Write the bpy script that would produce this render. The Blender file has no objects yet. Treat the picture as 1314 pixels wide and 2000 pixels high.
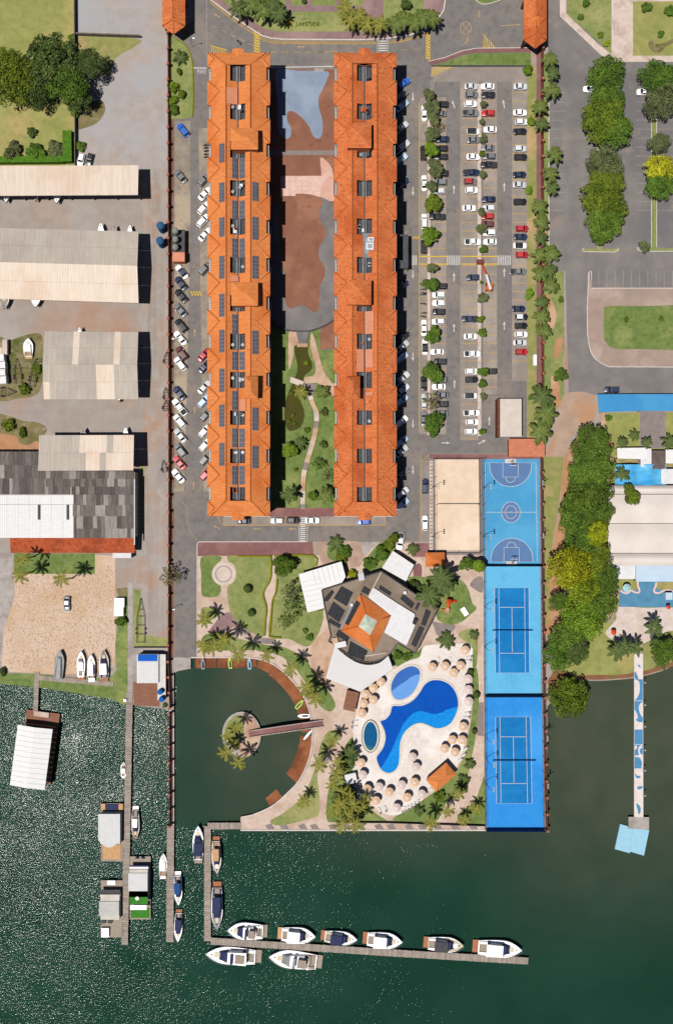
import bpy, bmesh, math, random
import numpy as np
from mathutils import Vector, Matrix

random.seed(7)
sc = bpy.context.scene
COL = sc.collection
HC = 265.0          # drone height above the ground, metres
PXM = 7.0           # survey pixels per metre on the ground

# ------------------------------------------------------------------ camera, sky, sun, exposure
cam = bpy.data.objects.new('camera', bpy.data.cameras.new('camera'))
COL.objects.link(cam)
cam.location = (0, 0, HC)
cam.rotation_euler = (0, 0, 0)
cam.data.sensor_fit = 'VERTICAL'
cam.data.angle = 2 * math.atan((1000 / PXM) / HC)
cam.data.clip_start = 1.0
cam.data.clip_end = 2000
sc.camera = cam

SUN_AZ = Vector((-0.836, -0.548, 0))         # horizontal direction towards the sun
SUN_TAN = 0.35                               # shadow length per metre of height
sun_dir = Vector((SUN_AZ.x * SUN_TAN, SUN_AZ.y * SUN_TAN, 1)).normalized()
sl = bpy.data.lights.new('sun', 'SUN')
sl.energy = 5.0
sl.angle = math.radians(0.55)
sl.color = (1.0, 0.955, 0.89)
sun = bpy.data.objects.new('sun', sl)
COL.objects.link(sun)
sun.location = (0, 0, 300)
sun.rotation_euler = sun_dir.to_track_quat('Z', 'Y').to_euler()

world = bpy.data.worlds.new('World')
sc.world = world
world.use_nodes = True
wn = world.node_tree
bg = wn.nodes['Background']
sky = wn.nodes.new('ShaderNodeTexSky')
sky.sky_type = 'NISHITA'
sky.sun_disc = False
sky.air_density = 0.6
sky.dust_density = 0.3
sky.sun_elevation = math.atan(1 / SUN_TAN)
sky.sun_rotation = math.atan2(sun_dir.x, sun_dir.y)
wn.links.new(sky.outputs[0], bg.inputs[0])
bg.inputs[1].default_value = 0.05
sc.view_settings.view_transform = 'Standard'
sc.view_settings.look = 'None'
sc.view_settings.gamma = 1
sc.view_settings.use_curve_mapping = False
sc.view_settings.exposure = 0.64
sc.render.film_transparent = False
sc.cycles.use_denoising = False
sc.cycles.max_bounces = 6
sc.cycles.diffuse_bounces = 2
sc.cycles.transparent_max_bounces = 12
sc.cycles.sample_clamp_indirect = 4

# ------------------------------------------------------------------ helpers
GAIN = 2.25     # displayed linear value of a sunlit albedo of 1 (sun, sky and exposure together)


def lin(v):
    v /= 255.0
    return v / 12.92 if v <= 0.04045 else ((v + 0.055) / 1.055) ** 2.4


def D(r, g, b, k=1.0):
    return tuple(min(0.86, k * lin(c) / GAIN) for c in (r, g, b))


def W(px, py, z=0.0):
    k = (HC - z) / HC
    return Vector(((px - 657) / PXM * k, (1000 - py) / PXM * k, z))


def Z(ox, oy, f):
    return lambda pts: [(ox + x / f, oy + y / f) for x, y in pts]


def rect(x0, y0, x1, y1):
    return [(x0, y0), (x1, y0), (x1, y1), (x0, y1)]


def smooth(pts, n=5, closed=True):
    out = []
    m = len(pts)
    for i in range(m if closed else m - 1):
        p0, p1, p2, p3 = [pts[(i + k) % m] if closed else pts[max(0, min(m - 1, i + k))] for k in (-1, 0, 1, 2)]
        for j in range(n):
            t = j / n
            out.append(tuple(0.5 * (2 * b + (c - a) * t + (2 * a - 5 * b + 4 * c - d) * t * t + (3 * b - a - 3 * c + d) * t ** 3)
                             for a, b, c, d in zip(p0, p1, p2, p3)))
    if not closed:
        out.append(tuple(pts[-1]))
    return out


def ellipse(cx, cy, rx, ry, n=40, rot=0, a0=0, a1=360):
    r = math.radians(rot)
    out = []
    full = abs(a1 - a0) >= 359
    for i in range(n if full else n + 1):
        a = math.radians(a0 + (a1 - a0) * i / n)
        x, y = rx * math.cos(a), ry * math.sin(a)
        out.append((cx + x * math.cos(r) - y * math.sin(r), cy + x * math.sin(r) + y * math.cos(r)))
    return out


class MB:
    """collects faces with material slots for one mesh"""
    def __init__(self):
        self.v, self.f, self.m, self.mats = [], [], [], []

    def slot(self, mat):
        if mat not in self.mats:
            self.mats.append(mat)
        return self.mats.index(mat)

    def face(self, pts, mat):
        i = len(self.v)
        self.v += [tuple(p) for p in pts]
        self.f.append(tuple(range(i, i + len(pts))))
        self.m.append(self.slot(mat))

    def add(self, verts, faces, mat):
        i = len(self.v)
        self.v += [tuple(p) for p in verts]
        s = self.slot(mat)
        for f in faces:
            self.f.append(tuple(i + k for k in f))
            self.m.append(s)

    def box(self, c, s, mat, rz=0.0, taper=1.0):
        x, y, z = s[0] / 2, s[1] / 2, s[2] / 2
        co, si = math.cos(rz), math.sin(rz)
        vs = []
        for dz in (-1, 1):
            t = taper if dz > 0 else 1
            for dx, dy in ((-1, -1), (1, -1), (1, 1), (-1, 1)):
                a, b = dx * x * t, dy * y * t
                vs.append((c[0] + a * co - b * si, c[1] + a * si + b * co, c[2] + dz * z))
        self.add(vs, [(3, 2, 1, 0), (4, 5, 6, 7), (0, 1, 5, 4), (1, 2, 6, 5), (2, 3, 7, 6), (3, 0, 4, 7)], mat)

    def prism(self, pts, z0, z1, mat, bottom=False):
        """pts: world xy outline; closed slab from z0 to z1"""
        n = len(pts)
        if poly_area(pts) < 0:
            pts = pts[::-1]
        vs = [(p[0], p[1], z1) for p in pts] + [(p[0], p[1], z0) for p in pts]
        fs = [tuple(range(n))] + [(i, n + i, n + (i + 1) % n, (i + 1) % n) for i in range(n)]
        if bottom:
            fs.append(tuple(range(2 * n - 1, n - 1, -1)))
        self.add(vs, fs, mat)

    def tube(self, pts, radii, mat, n=6, cap=True):
        rings = []
        for i, p in enumerate(pts):
            p = Vector(p)
            d = (Vector(pts[min(i + 1, len(pts) - 1)]) - Vector(pts[max(i - 1, 0)])).normalized()
            a = Vector((1, 0, 0)) if abs(d.x) < 0.9 else Vector((0, 1, 0))
            u = d.cross(a).normalized()
            w = d.cross(u)
            rr = radii[i] if isinstance(radii, (list, tuple)) else radii
            rings.append([tuple(p + (u * math.cos(t) + w * math.sin(t)) * rr) for t in [2 * math.pi * k / n for k in range(n)]])
        vs = [v for r in rings for v in r]
        fs = []
        for i in range(len(rings) - 1):
            for k in range(n):
                fs.append((i * n + k, i * n + (k + 1) % n, (i + 1) * n + (k + 1) % n, (i + 1) * n + k))
        if cap:
            fs.append(tuple(range(len(vs) - n, len(vs))))
            fs.append(tuple(range(n - 1, -1, -1)))
        self.add(vs, fs, mat)

    def mesh(self, name, smooth_shade=False):
        me = bpy.data.meshes.new(name)
        me.from_pydata(self.v, [], self.f)
        for mt in self.mats:
            me.materials.append(mt)
        if len(self.mats) > 1:
            me.polygons.foreach_set('material_index', self.m)
        if smooth_shade:
            me.polygons.foreach_set('use_smooth', [True] * len(me.polygons))
        me.update()
        return me

    def build(self, name, parent=None, smooth_shade=False, origin=None):
        if origin is not None:
            o = Vector(origin)
            self.v = [(x - o.x, y - o.y, z - o.z) for x, y, z in self.v]
        ob = link(name, self.mesh(name, smooth_shade), parent)
        if origin is not None:
            ob.location = origin
        return ob


def poly_area(pts):
    a = 0
    for i in range(len(pts)):
        x0, y0 = pts[i][0], pts[i][1]
        x1, y1 = pts[(i + 1) % len(pts)][0], pts[(i + 1) % len(pts)][1]
        a += x0 * y1 - x1 * y0
    return a / 2


def link(name, data, parent=None, loc=None, rz=0.0, scale=None):
    o = bpy.data.objects.new(name, data)
    COL.objects.link(o)
    if parent is not None:
        o.parent = parent
    if loc is not None:
        o.location = loc
    if rz:
        o.rotation_euler = (0, 0, rz)
    if scale is not None:
        o.scale = scale if isinstance(scale, (tuple, list)) else (scale,) * 3
    return o


def tag(o, label=None, cat=None, group=None, kind=None):
    if label:
        o['label'] = label
    if cat:
        o['category'] = cat
    if group:
        o['group'] = group
    if kind:
        o['kind'] = kind
    return o


def empty(name, loc, rz=0.0, label=None, cat=None, group=None, scale=None):
    o = link(name, None, None, loc, rz, scale)
    o.empty_display_size = 0.5
    return tag(o, label, cat, group)


ORD = ['first', 'second', 'third', 'fourth', 'fifth', 'sixth', 'seventh', 'eighth', 'ninth', 'tenth', 'eleventh', 'twelfth',
       'thirteenth', 'fourteenth', 'fifteenth', 'sixteenth', 'seventeenth', 'eighteenth', 'nineteenth', 'twentieth'] + \
      ['twenty-' + x for x in ('first', 'second', 'third', 'fourth', 'fifth', 'sixth', 'seventh', 'eighth', 'ninth')] + ['thirtieth'] + \
      ['thirty-' + x for x in ('first', 'second', 'third', 'fourth', 'fifth', 'sixth', 'seventh', 'eighth', 'ninth')] + ['fortieth'] + \
      ['forty-' + x for x in ('first', 'second', 'third', 'fourth', 'fifth', 'sixth', 'seventh', 'eighth', 'ninth')]

# ------------------------------------------------------------------ materials
MATS = {}


def mat(name, c, c2=None, sc_=0.5, rough=0.85, lo=0.35, hi=0.65, c3=None, sc3=0.06, lo3=0.5, hi3=0.62, bump=0.0, bsc=3.0,
        metal=0.0, spec=0.08, rnd=0.0, coat=0.0, stretch=None, c4=None, sc4=2.5, lo4=0.62, hi4=0.7, tint=None, emit=None):
    if name in MATS:
        return MATS[name]
    m = bpy.data.materials.new(name)
    m.use_nodes = True
    nt = m.node_tree
    N, L = nt.nodes, nt.links
    b = N['Principled BSDF']
    b.inputs['Roughness'].default_value = rough
    b.inputs['Metallic'].default_value = metal
    b.inputs['Specular IOR Level'].default_value = spec
    b.inputs['Coat Weight'].default_value = coat
    b.inputs['Coat Roughness'].default_value = 0.08
    geo = N.new('ShaderNodeNewGeometry')
    vec = geo.outputs['Position']
    if stretch:
        mp = N.new('ShaderNodeMapping')
        mp.inputs['Scale'].default_value = stretch
        L.new(vec, mp.inputs[0])
        vec = mp.outputs[0]

    def noise(scale, detail=5, v=None, rgh=0.6):
        n = N.new('ShaderNodeTexNoise')
        n.inputs['Scale'].default_value = scale
        n.inputs['Detail'].default_value = detail
        n.inputs['Roughness'].default_value = rgh
        L.new(v or vec, n.inputs['Vector'])
        return n.outputs['Fac']

    def rng(x, a, d):
        r = N.new('ShaderNodeMapRange')
        r.inputs['From Min'].default_value = a
        r.inputs['From Max'].default_value = d
        L.new(x, r.inputs['Value'])
        return r.outputs['Result']

    def mix(f, a, d):
        x = N.new('ShaderNodeMix')
        x.data_type = 'RGBA'
        L.new(f, x.inputs[0])
        for s, k in ((a, 6), (d, 7)):
            if isinstance(s, tuple):
                x.inputs[k].default_value = (*s, 1)
            else:
                L.new(s, x.inputs[k])
        return x.outputs[2]
    col = c
    if c2:
        col = mix(rng(noise(sc_), lo, hi), col, c2)
    if c3:
        col = mix(rng(noise(sc3, 4, geo.outputs['Position']), lo3, hi3), col, c3)
    if c4:
        col = mix(rng(noise(sc4, 3, geo.outputs['Position']), lo4, hi4), col, c4)
    if tint:
        at = N.new('ShaderNodeAttribute')
        at.attribute_name = 'tint'
        col = mix(at.outputs['Fac'], col, tint)
    if rnd:
        oi = N.new('ShaderNodeObjectInfo')
        hs = N.new('ShaderNodeHueSaturation')
        r1 = N.new('ShaderNodeMapRange')
        r1.inputs['To Min'].default_value = 1 - rnd
        r1.inputs['To Max'].default_value = 1 + rnd
        L.new(oi.outputs['Random'], r1.inputs['Value'])
        L.new(r1.outputs[0], hs.inputs['Value'])
        r2 = N.new('ShaderNodeMapRange')
        r2.inputs['To Min'].default_value = 0.5 - rnd * 0.05
        r2.inputs['To Max'].default_value = 0.5 + rnd * 0.05
        w2 = N.new('ShaderNodeMath')
        w2.operation = 'FRACT'
        w3 = N.new('ShaderNodeMath')
        w3.operation = 'MULTIPLY'
        w3.inputs[1].default_value = 7.31
        L.new(oi.outputs['Random'], w3.inputs[0])
        L.new(w3.outputs[0], w2.inputs[0])
        L.new(w2.outputs[0], r2.inputs['Value'])
        L.new(r2.outputs[0], hs.inputs['Hue'])
        if isinstance(col, tuple):
            hs.inputs['Color'].default_value = (*col, 1)
        else:
            L.new(col, hs.inputs['Color'])
        col = hs.outputs[0]
    if isinstance(col, tuple):
        b.inputs['Base Color'].default_value = (*col, 1)
    else:
        L.new(col, b.inputs['Base Color'])
    if bump:
        bp = N.new('ShaderNodeBump')
        bp.inputs['Strength'].default_value = 1.0
        bp.inputs['Distance'].default_value = bump
        L.new(noise(bsc, 3, geo.outputs['Position']), bp.inputs['Height'])
        L.new(bp.outputs[0], b.inputs['Normal'])
    MATS[name] = m
    return m


m_dirt = mat('yard_ground', D(172, 162, 154), D(164, 152, 144), 0.35, c3=D(186, 136, 104), sc3=0.035, lo3=0.5, hi3=0.74,
             c4=D(180, 174, 170), sc4=0.09, lo4=0.48, hi4=0.8, bump=0.03, bsc=6)
m_asph = mat('asphalt', D(134, 129, 126), D(125, 120, 118), 0.3, c3=D(144, 135, 128), sc3=0.05, c4=D(110, 103, 98), sc4=0.6,
             lo4=0.5, hi4=0.9, bump=0.01, bsc=12)
m_asph_r = mat('asphalt_street', D(140, 135, 132), D(127, 121, 119), 0.2, c3=D(120, 117, 118), sc3=0.04, c4=D(150, 138, 130), sc4=0.12,
               lo4=0.58, hi4=0.7, bump=0.01, bsc=12)
m_bay = mat('worn_bay_paving', D(158, 148, 140), D(146, 136, 129), 0.4, c3=D(172, 160, 149), sc3=0.08, c4=D(128, 116, 108), sc4=1.3,
            lo4=0.64, hi4=0.74)
m_bay_l = mat('worn_bay_paving_pale', D(162, 152, 138), D(140, 130, 120), 0.3, c3=D(184, 168, 146), sc3=0.1, c4=D(126, 116, 108), sc4=1.0,
              lo4=0.62, hi4=0.74)
m_lawn = mat('lawn_grass', D(146, 154, 94), D(130, 142, 82), 0.35, c3=D(168, 166, 108), sc3=0.07, lo3=0.45, hi3=0.65, c4=D(108, 124, 68),
             sc4=0.7, lo4=0.48, hi4=0.88, bump=0.04, bsc=5)
m_lawn_dry = mat('lawn_grass_dry', D(164, 164, 98), D(146, 150, 84), 0.22, c3=D(186, 166, 110), sc3=0.06, lo3=0.5, hi3=0.68,
                 c4=D(126, 136, 78), sc4=0.5, lo4=0.48, hi4=0.85, bump=0.04, bsc=5)
m_lawn_green = mat('lawn_grass_green', D(124, 142, 80), D(108, 128, 68), 0.4, c3=D(148, 156, 94), sc3=0.09, c4=D(92, 112, 58), sc4=0.8,
                   lo4=0.48, hi4=0.85, bump=0.04, bsc=5)
m_weeds = mat('weedy_ground', D(118, 112, 66), D(150, 136, 104), 0.25, c3=D(92, 100, 50), sc3=0.16, c4=D(170, 150, 128), sc4=0.5,
              lo4=0.58, hi4=0.7, bump=0.06, bsc=3)
m_verge = mat('verge_grass', D(160, 158, 100), D(138, 142, 82), 0.4, c3=D(196, 164, 124), sc3=0.12, lo3=0.52, hi3=0.66, bump=0.04, bsc=5)
m_bare = mat('bare_earth', D(196, 150, 114), D(180, 130, 92), 0.3, c3=D(206, 170, 140), sc3=0.12, bump=0.03, bsc=4)
m_shore = mat('shore_earth', D(150, 104, 76), D(128, 92, 66), 0.4, c3=D(120, 112, 64), sc3=0.2)
m_kerb = mat('kerb_white', D(228, 218, 212), D(206, 194, 186), 0.8)
m_conc = mat('concrete', D(188, 180, 176), D(172, 164, 158), 0.6, c3=D(160, 150, 144), sc3=0.15)
m_pale_conc = mat('pale_concrete', D(226, 208, 196), D(208, 190, 178), 0.5, c3=D(196, 174, 160), sc3=0.2)
m_pinkpav = mat('pinkish_paving', D(156, 128, 128), D(142, 116, 116), 0.5, c3=D(166, 138, 134), sc3=0.1)
m_redpav = mat('red_paving', D(146, 104, 102), D(132, 92, 92), 0.6, c3=D(154, 114, 110), sc3=0.15)
m_greypav = mat('grey_paving', D(152, 140, 138), D(138, 128, 126), 0.6)
m_path = mat('stone_path', D(222, 200, 184), D(206, 182, 166), 0.7, c3=D(196, 168, 150), sc3=0.1, c4=D(224, 204, 188), sc4=1.5)
m_sandpave = mat('sandy_paving', D(214, 184, 160), D(196, 162, 138), 0.4, c3=D(186, 148, 122), sc3=0.12)
m_yellow = mat('yellow_paint', D(216, 176, 84), D(196, 156, 80), 1.2)
m_yellow_b = mat('yellow_paint_bright', D(232, 196, 70), D(212, 176, 70), 1.2)
m_yellow_f = mat('yellow_paint_faded', D(206, 172, 118), D(176, 150, 118), 0.9)
m_white = mat('white_paint', D(226, 222, 218), D(206, 200, 196), 1.2)
m_white_f = mat('white_paint_faded', D(186, 180, 176), D(160, 154, 150), 1.0)
m_black_p = mat('dark_paint', D(70, 66, 66))

m_tile = mat('roof_tile', D(240, 152, 88), D(216, 124, 68), 1.0, rough=0.9, stretch=(.45, 2.6, 1), lo=.3, hi=.72, c3=D(216, 118, 60), sc3=0.1, lo3=0.5, hi3=0.66,
             c4=D(150, 74, 36), sc4=2.2, lo4=0.63, hi4=0.72, bump=0.03, bsc=4)
m_tile_r = mat('roof_tile_weathered', D(234, 138, 82), D(202, 108, 64), 1.0, rough=0.9, stretch=(.45, 2.6, 1), lo=.3, hi=.72, c3=D(200, 102, 56), sc3=0.12, lo3=0.48, hi3=0.64,
               c4=D(138, 68, 38), sc4=2.0, lo4=0.58, hi4=0.68, bump=0.03, bsc=4)
m_tile_d = mat('roof_tile_red', D(192, 98, 60), D(170, 80, 50), 0.9, rough=0.9, c3=D(150, 72, 48), sc3=0.2, c4=D(120, 60, 44), sc4=1.8,
               lo4=0.58, hi4=0.68, bump=0.03, bsc=4)
m_ridge = mat('ridge_cap', D(212, 122, 66), D(176, 92, 48), 1.5)
m_pinkroof = mat('pink_metal_sheet', D(226, 152, 120), D(216, 142, 110), 0.5, rough=0.6)
m_wall = mat('terracotta_wall', D(196, 122, 88), D(184, 112, 80), 0.4)
m_wall_w = mat('white_wall', D(222, 214, 206), D(206, 198, 190), 0.5)
m_dark = mat('shaft_shade', (0.03, 0.03, 0.033), (0.045, 0.045, 0.05), 1.0)  # shade inside the light wells, put into the colour
m_grey_roof = mat('grey_deck', D(150, 150, 152), D(130, 130, 134), 0.8)
m_greyd = mat('dark_grey', D(92, 92, 96), D(80, 80, 84), 0.8)
m_metal = mat('galvanised_metal', D(176, 178, 182), rough=0.4, metal=0.3)
m_black = mat('black_rubber', (0.012, 0.012, 0.013), rough=0.8)
m_solar = mat('solar_glass', (0.045, 0.048, 0.062), (0.06, 0.063, 0.078), 0.6, rough=0.3, spec=0.5)
m_solarf = mat('solar_frame', D(170, 172, 178), rough=0.4)
m_collect = mat('pool_heating_mat', (0.012, 0.013, 0.016), (0.020, 0.021, 0.024), 1.5, rough=0.8, spec=.1, stretch=(1, 1, 1))
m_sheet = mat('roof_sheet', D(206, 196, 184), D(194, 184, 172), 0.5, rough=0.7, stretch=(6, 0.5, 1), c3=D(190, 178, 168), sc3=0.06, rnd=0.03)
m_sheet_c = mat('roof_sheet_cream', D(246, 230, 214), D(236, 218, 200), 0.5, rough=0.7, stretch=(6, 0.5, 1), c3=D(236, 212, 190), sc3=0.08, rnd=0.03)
m_sheet_w = mat('roof_sheet_white', D(246, 246, 246), D(236, 236, 236), 0.5, rough=0.6, stretch=(1, 4, 1))
m_white_roof = mat('white_roof', D(238, 238, 240), D(228, 228, 230), 0.8, rough=0.7)
m_fibro = mat('fibre_cement', D(124, 116, 112), D(104, 98, 94), 0.9, rough=0.9, stretch=(3, 0.6, 1), rnd=0.32)
m_steel = mat('shed_steel', D(150, 146, 142), D(130, 126, 122), 0.8)
m_brownroof = mat('gravel_roof', D(140, 124, 108), D(128, 112, 98), 0.5, c3=D(154, 138, 122), sc3=0.15)
m_court1 = mat('court_blue', D(82, 166, 216), D(74, 156, 206), 0.3, c4=D(90, 170, 216), sc4=1.2, lo4=.5, hi4=.8, c3=D(92, 174, 222), sc3=0.06)
m_court2 = mat('court_light_blue', D(108, 194, 240), D(98, 186, 234), 0.25, c4=D(118, 196, 234), sc4=.9, lo4=.5, hi4=.8, c3=D(86, 178, 230), sc3=0.04)
m_court3 = mat('court_bright_blue', D(54, 152, 236), D(46, 144, 228), 0.25, c4=D(66, 158, 234), sc4=.9, lo4=.5, hi4=.8, c3=D(72, 166, 244), sc3=0.04)
m_courtd = mat('court_deep_blue', D(24, 126, 198), D(20, 118, 190), 0.3, c4=D(40, 134, 200), sc4=.7, lo4=.5, hi4=.8, c3=D(34, 136, 206), sc3=0.08)
m_courtg = mat('court_slate_blue', D(100, 134, 182), D(94, 128, 176), 0.3)
m_sandc = mat('court_sand', D(242, 218, 194), D(232, 206, 180), 0.4, c3=D(246, 224, 202), sc3=0.08)
m_netd = mat('net_navy', D(30, 90, 150))
m_screen = mat('fence_screen', D(36, 108, 160), D(30, 98, 150), 0.6)
m_fence = mat('fence_brick', D(126, 76, 60), D(104, 62, 50), 1.2)
m_post = mat('post_cap', D(196, 122, 98), D(180, 106, 84), 1.5)
m_wood = mat('weathered_wood', D(178, 166, 156), D(156, 143, 133), 1.5, rnd=0.14)
m_woodb = mat('brown_wood', D(156, 112, 92), D(136, 94, 76), 1.2, stretch=(0.4, 4, 1), c4=D(110, 72, 58), sc4=2)
m_pad = mat('ramp_clay', D(164, 104, 70), D(140, 84, 54), 0.4, c3=D(120, 72, 48), sc3=0.15)
m_pooldeck = mat('pool_deck_stone', D(240, 232, 226), D(226, 214, 206), 0.9, c3=D(246, 240, 236), sc3=0.1, c4=D(220, 204, 190), sc4=1.6, lo4=0.6, hi4=0.68)
m_coping = mat('pool_coping', D(232, 224, 214), D(218, 208, 196), 1.2)
m_rock = mat('pale_rubble', D(226, 202, 182), D(212, 182, 158), 1.2, c3=D(206, 172, 136), sc3=0.05, lo3=0.48, hi3=0.62, bump=0.1, bsc=2.2)
m_stone = mat('rubble_stone', D(236, 212, 190), D(214, 180, 150), 0.8, rnd=0.25)
m_brownctr = mat('brown_court_paving', D(150, 104, 84), D(140, 96, 78), 0.25, c3=D(164, 116, 94), sc3=0.08, c4=D(128, 88, 72), sc4=0.5)
m_bluegr = mat('blue_grey_paving', D(146, 162, 184), D(136, 152, 174), 0.4, c3=D(154, 170, 192), sc3=0.08)
m_greyctr = mat('grey_court_paving', D(132, 128, 128), D(118, 114, 114), 0.4, c3=D(142, 136, 134), sc3=0.1)
m_pinkctr = mat('pink_court_paving', D(226, 184, 168), D(212, 166, 150), 0.5, c3=D(234, 200, 188), sc3=0.2)
m_pond = mat('pond_water', D(82, 78, 24), D(74, 72, 22), 0.3, rough=0.12, spec=0.5)
m_hedge = mat('hedge_leaf', D(150, 144, 34), D(120, 122, 26), 1.5, bump=0.12, bsc=4)
m_hedge_g = mat('hedge_leaf_green', D(92, 134, 36), D(66, 106, 24), 1.4, bump=0.15, bsc=3)
m_beige_tent = mat('tent_cloth_beige', D(238, 230, 224), D(230, 218, 208), 0.15, rough=0.8)
m_blue_roof = mat('blue_roof', D(70, 152, 210), D(64, 146, 204), 0.4, c3=D(78, 160, 214), sc3=0.1, rough=0.7)
m_tarp = mat('blue_tarp', D(30, 158, 232), D(110, 200, 246), 0.12, rough=0.6)
m_tarp_l = mat('pale_blue_cloth', D(206, 226, 244), D(196, 218, 238), 0.3)
m_bluefloor = mat('blue_terrace', D(96, 152, 186), D(84, 138, 174), 0.4)
m_sandpatch = mat('beach_sand', D(228, 214, 206), D(212, 194, 184), 0.5, c4=D(190, 168, 156), sc4=1.5)
m_red = mat('red_plastic', D(226, 84, 40))
m_trunk = mat('bark', D(120, 100, 84), D(96, 80, 66), 2.0)
m_palmtrunk = mat('palm_bark', D(150, 136, 120), D(124, 110, 96), 2.0)

# foliage: dark base mixed towards a light tint face by face
def leaf(name, dark, light, rnd=0.16):
    return mat(name, dark, tint=light, rough=0.75, spec=0.08, rnd=rnd)


LEAF = {
    'dark': leaf('leaf_dark', (0.018, 0.030, 0.008), (0.062, 0.088, 0.022)),
    'grey': leaf('leaf_grey_green', (0.032, 0.043, 0.017), (0.105, 0.122, 0.048)),
    'olive': leaf('leaf_olive', (0.026, 0.043, 0.004), (0.100, 0.132, 0.013)),
    'green': leaf('leaf_green', (0.020, 0.043, 0.006), (0.078, 0.128, 0.016)),
    'bright': leaf('leaf_bright', (0.032, 0.062, 0.005), (0.125, 0.185, 0.016)),
    'lime': leaf('leaf_lime', (0.042, 0.066, 0.004), (0.165, 0.205, 0.012)),
    'yellow': leaf('leaf_yellow_green', (0.060, 0.076, 0.004), (0.25, 0.265, 0.010)),
    'blossom': leaf('leaf_yellow_blossom', (0.066, 0.072, 0.006), (0.297, 0.281, 0.013)),
    'brown': leaf('leaf_brownish', (0.048, 0.045, 0.017), (0.155, 0.140, 0.051)),
}
m_frond = mat('palm_frond', (0.026, 0.042, 0.009), tint=(0.120, 0.150, 0.032), rough=0.6, spec=0.15, rnd=0.14)
m_frond_y = mat('palm_frond_golden', (0.050, 0.060, 0.011), tint=(0.22, 0.21, 0.036), rough=0.6, spec=0.15, rnd=0.12)
m_frond_d = mat('palm_frond_deep', (0.020, 0.036, 0.010), tint=(0.090, 0.122, 0.032), rough=0.6, spec=0.15, rnd=0.14)
# ------------------------------------------------------------------ the setting: water, land, pavements
SHEETS = 0


def sheet(name, pts, layer, m, kind='structure', thick=0.0, label=None):
    """flat piece of ground; layer n lies n * 2 cm above the base ground"""
    global SHEETS
    SHEETS += 1
    mb = MB()
    z = layer * 0.02 + (SHEETS % 29) * 0.0006
    w = [W(*p) for p in pts]
    w = [(p.x, p.y) for p in w]
    mb.prism(w, -0.05, z, m)
    return tag(mb.build(name), label, kind=kind)


def ribbon_pts(pts, width, closed=False):
    """outline (left side, right side) of a band along pts (pixels)"""
    n = len(pts)
    L_, R_ = [], []
    for i in range(n):
        if closed:
            a, b = pts[(i - 1) % n], pts[(i + 1) % n]
        else:
            a, b = pts[max(i - 1, 0)], pts[min(i + 1, n - 1)]
        dx, dy = b[0] - a[0], b[1] - a[1]
        d = math.hypot(dx, dy) or 1
        nx, ny = -dy / d * width / 2, dx / d * width / 2
        L_.append((pts[i][0] + nx, pts[i][1] + ny))
        R_.append((pts[i][0] - nx, pts[i][1] - ny))
    return L_, R_


def band(mb, pts, width, z0, z1, m, closed=False, wz=0.0):
    """raised or flat band along a pixel polyline"""
    a, b = ribbon_pts(pts, width, closed)
    n = len(pts)
    A = [W(*p, wz) for p in a]
    B = [W(*p, wz) for p in b]
    vs, fs = [], []
    for p, q in zip(A, B):
        vs += [(p.x, p.y, z1), (q.x, q.y, z1), (q.x, q.y, z0), (p.x, p.y, z0)]
    k = n if closed else n - 1
    for i in range(k):
        j = (i + 1) % n
        for s in range(4):
            if s == 2:
                continue
            t = (s + 1) % 4
            fs.append((i * 4 + s, i * 4 + t, j * 4 + t, j * 4 + s))
    if not closed:
        fs += [(0, 3, 2, 1), (4 * n - 4, 4 * n - 3, 4 * n - 2, 4 * n - 1)]
    mb.add(vs, fs, m)


def kerb(pts, width=2.2, h=0.14, m=None, closed=False, name='kerb'):
    mb = MB()
    band(mb, pts, width, -0.05, h, m or m_kerb, closed)
    return tag(mb.build(name), kind='structure')


# --- lake: a grid with wave strength and silt stored at its points
ZW = -0.9


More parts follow.
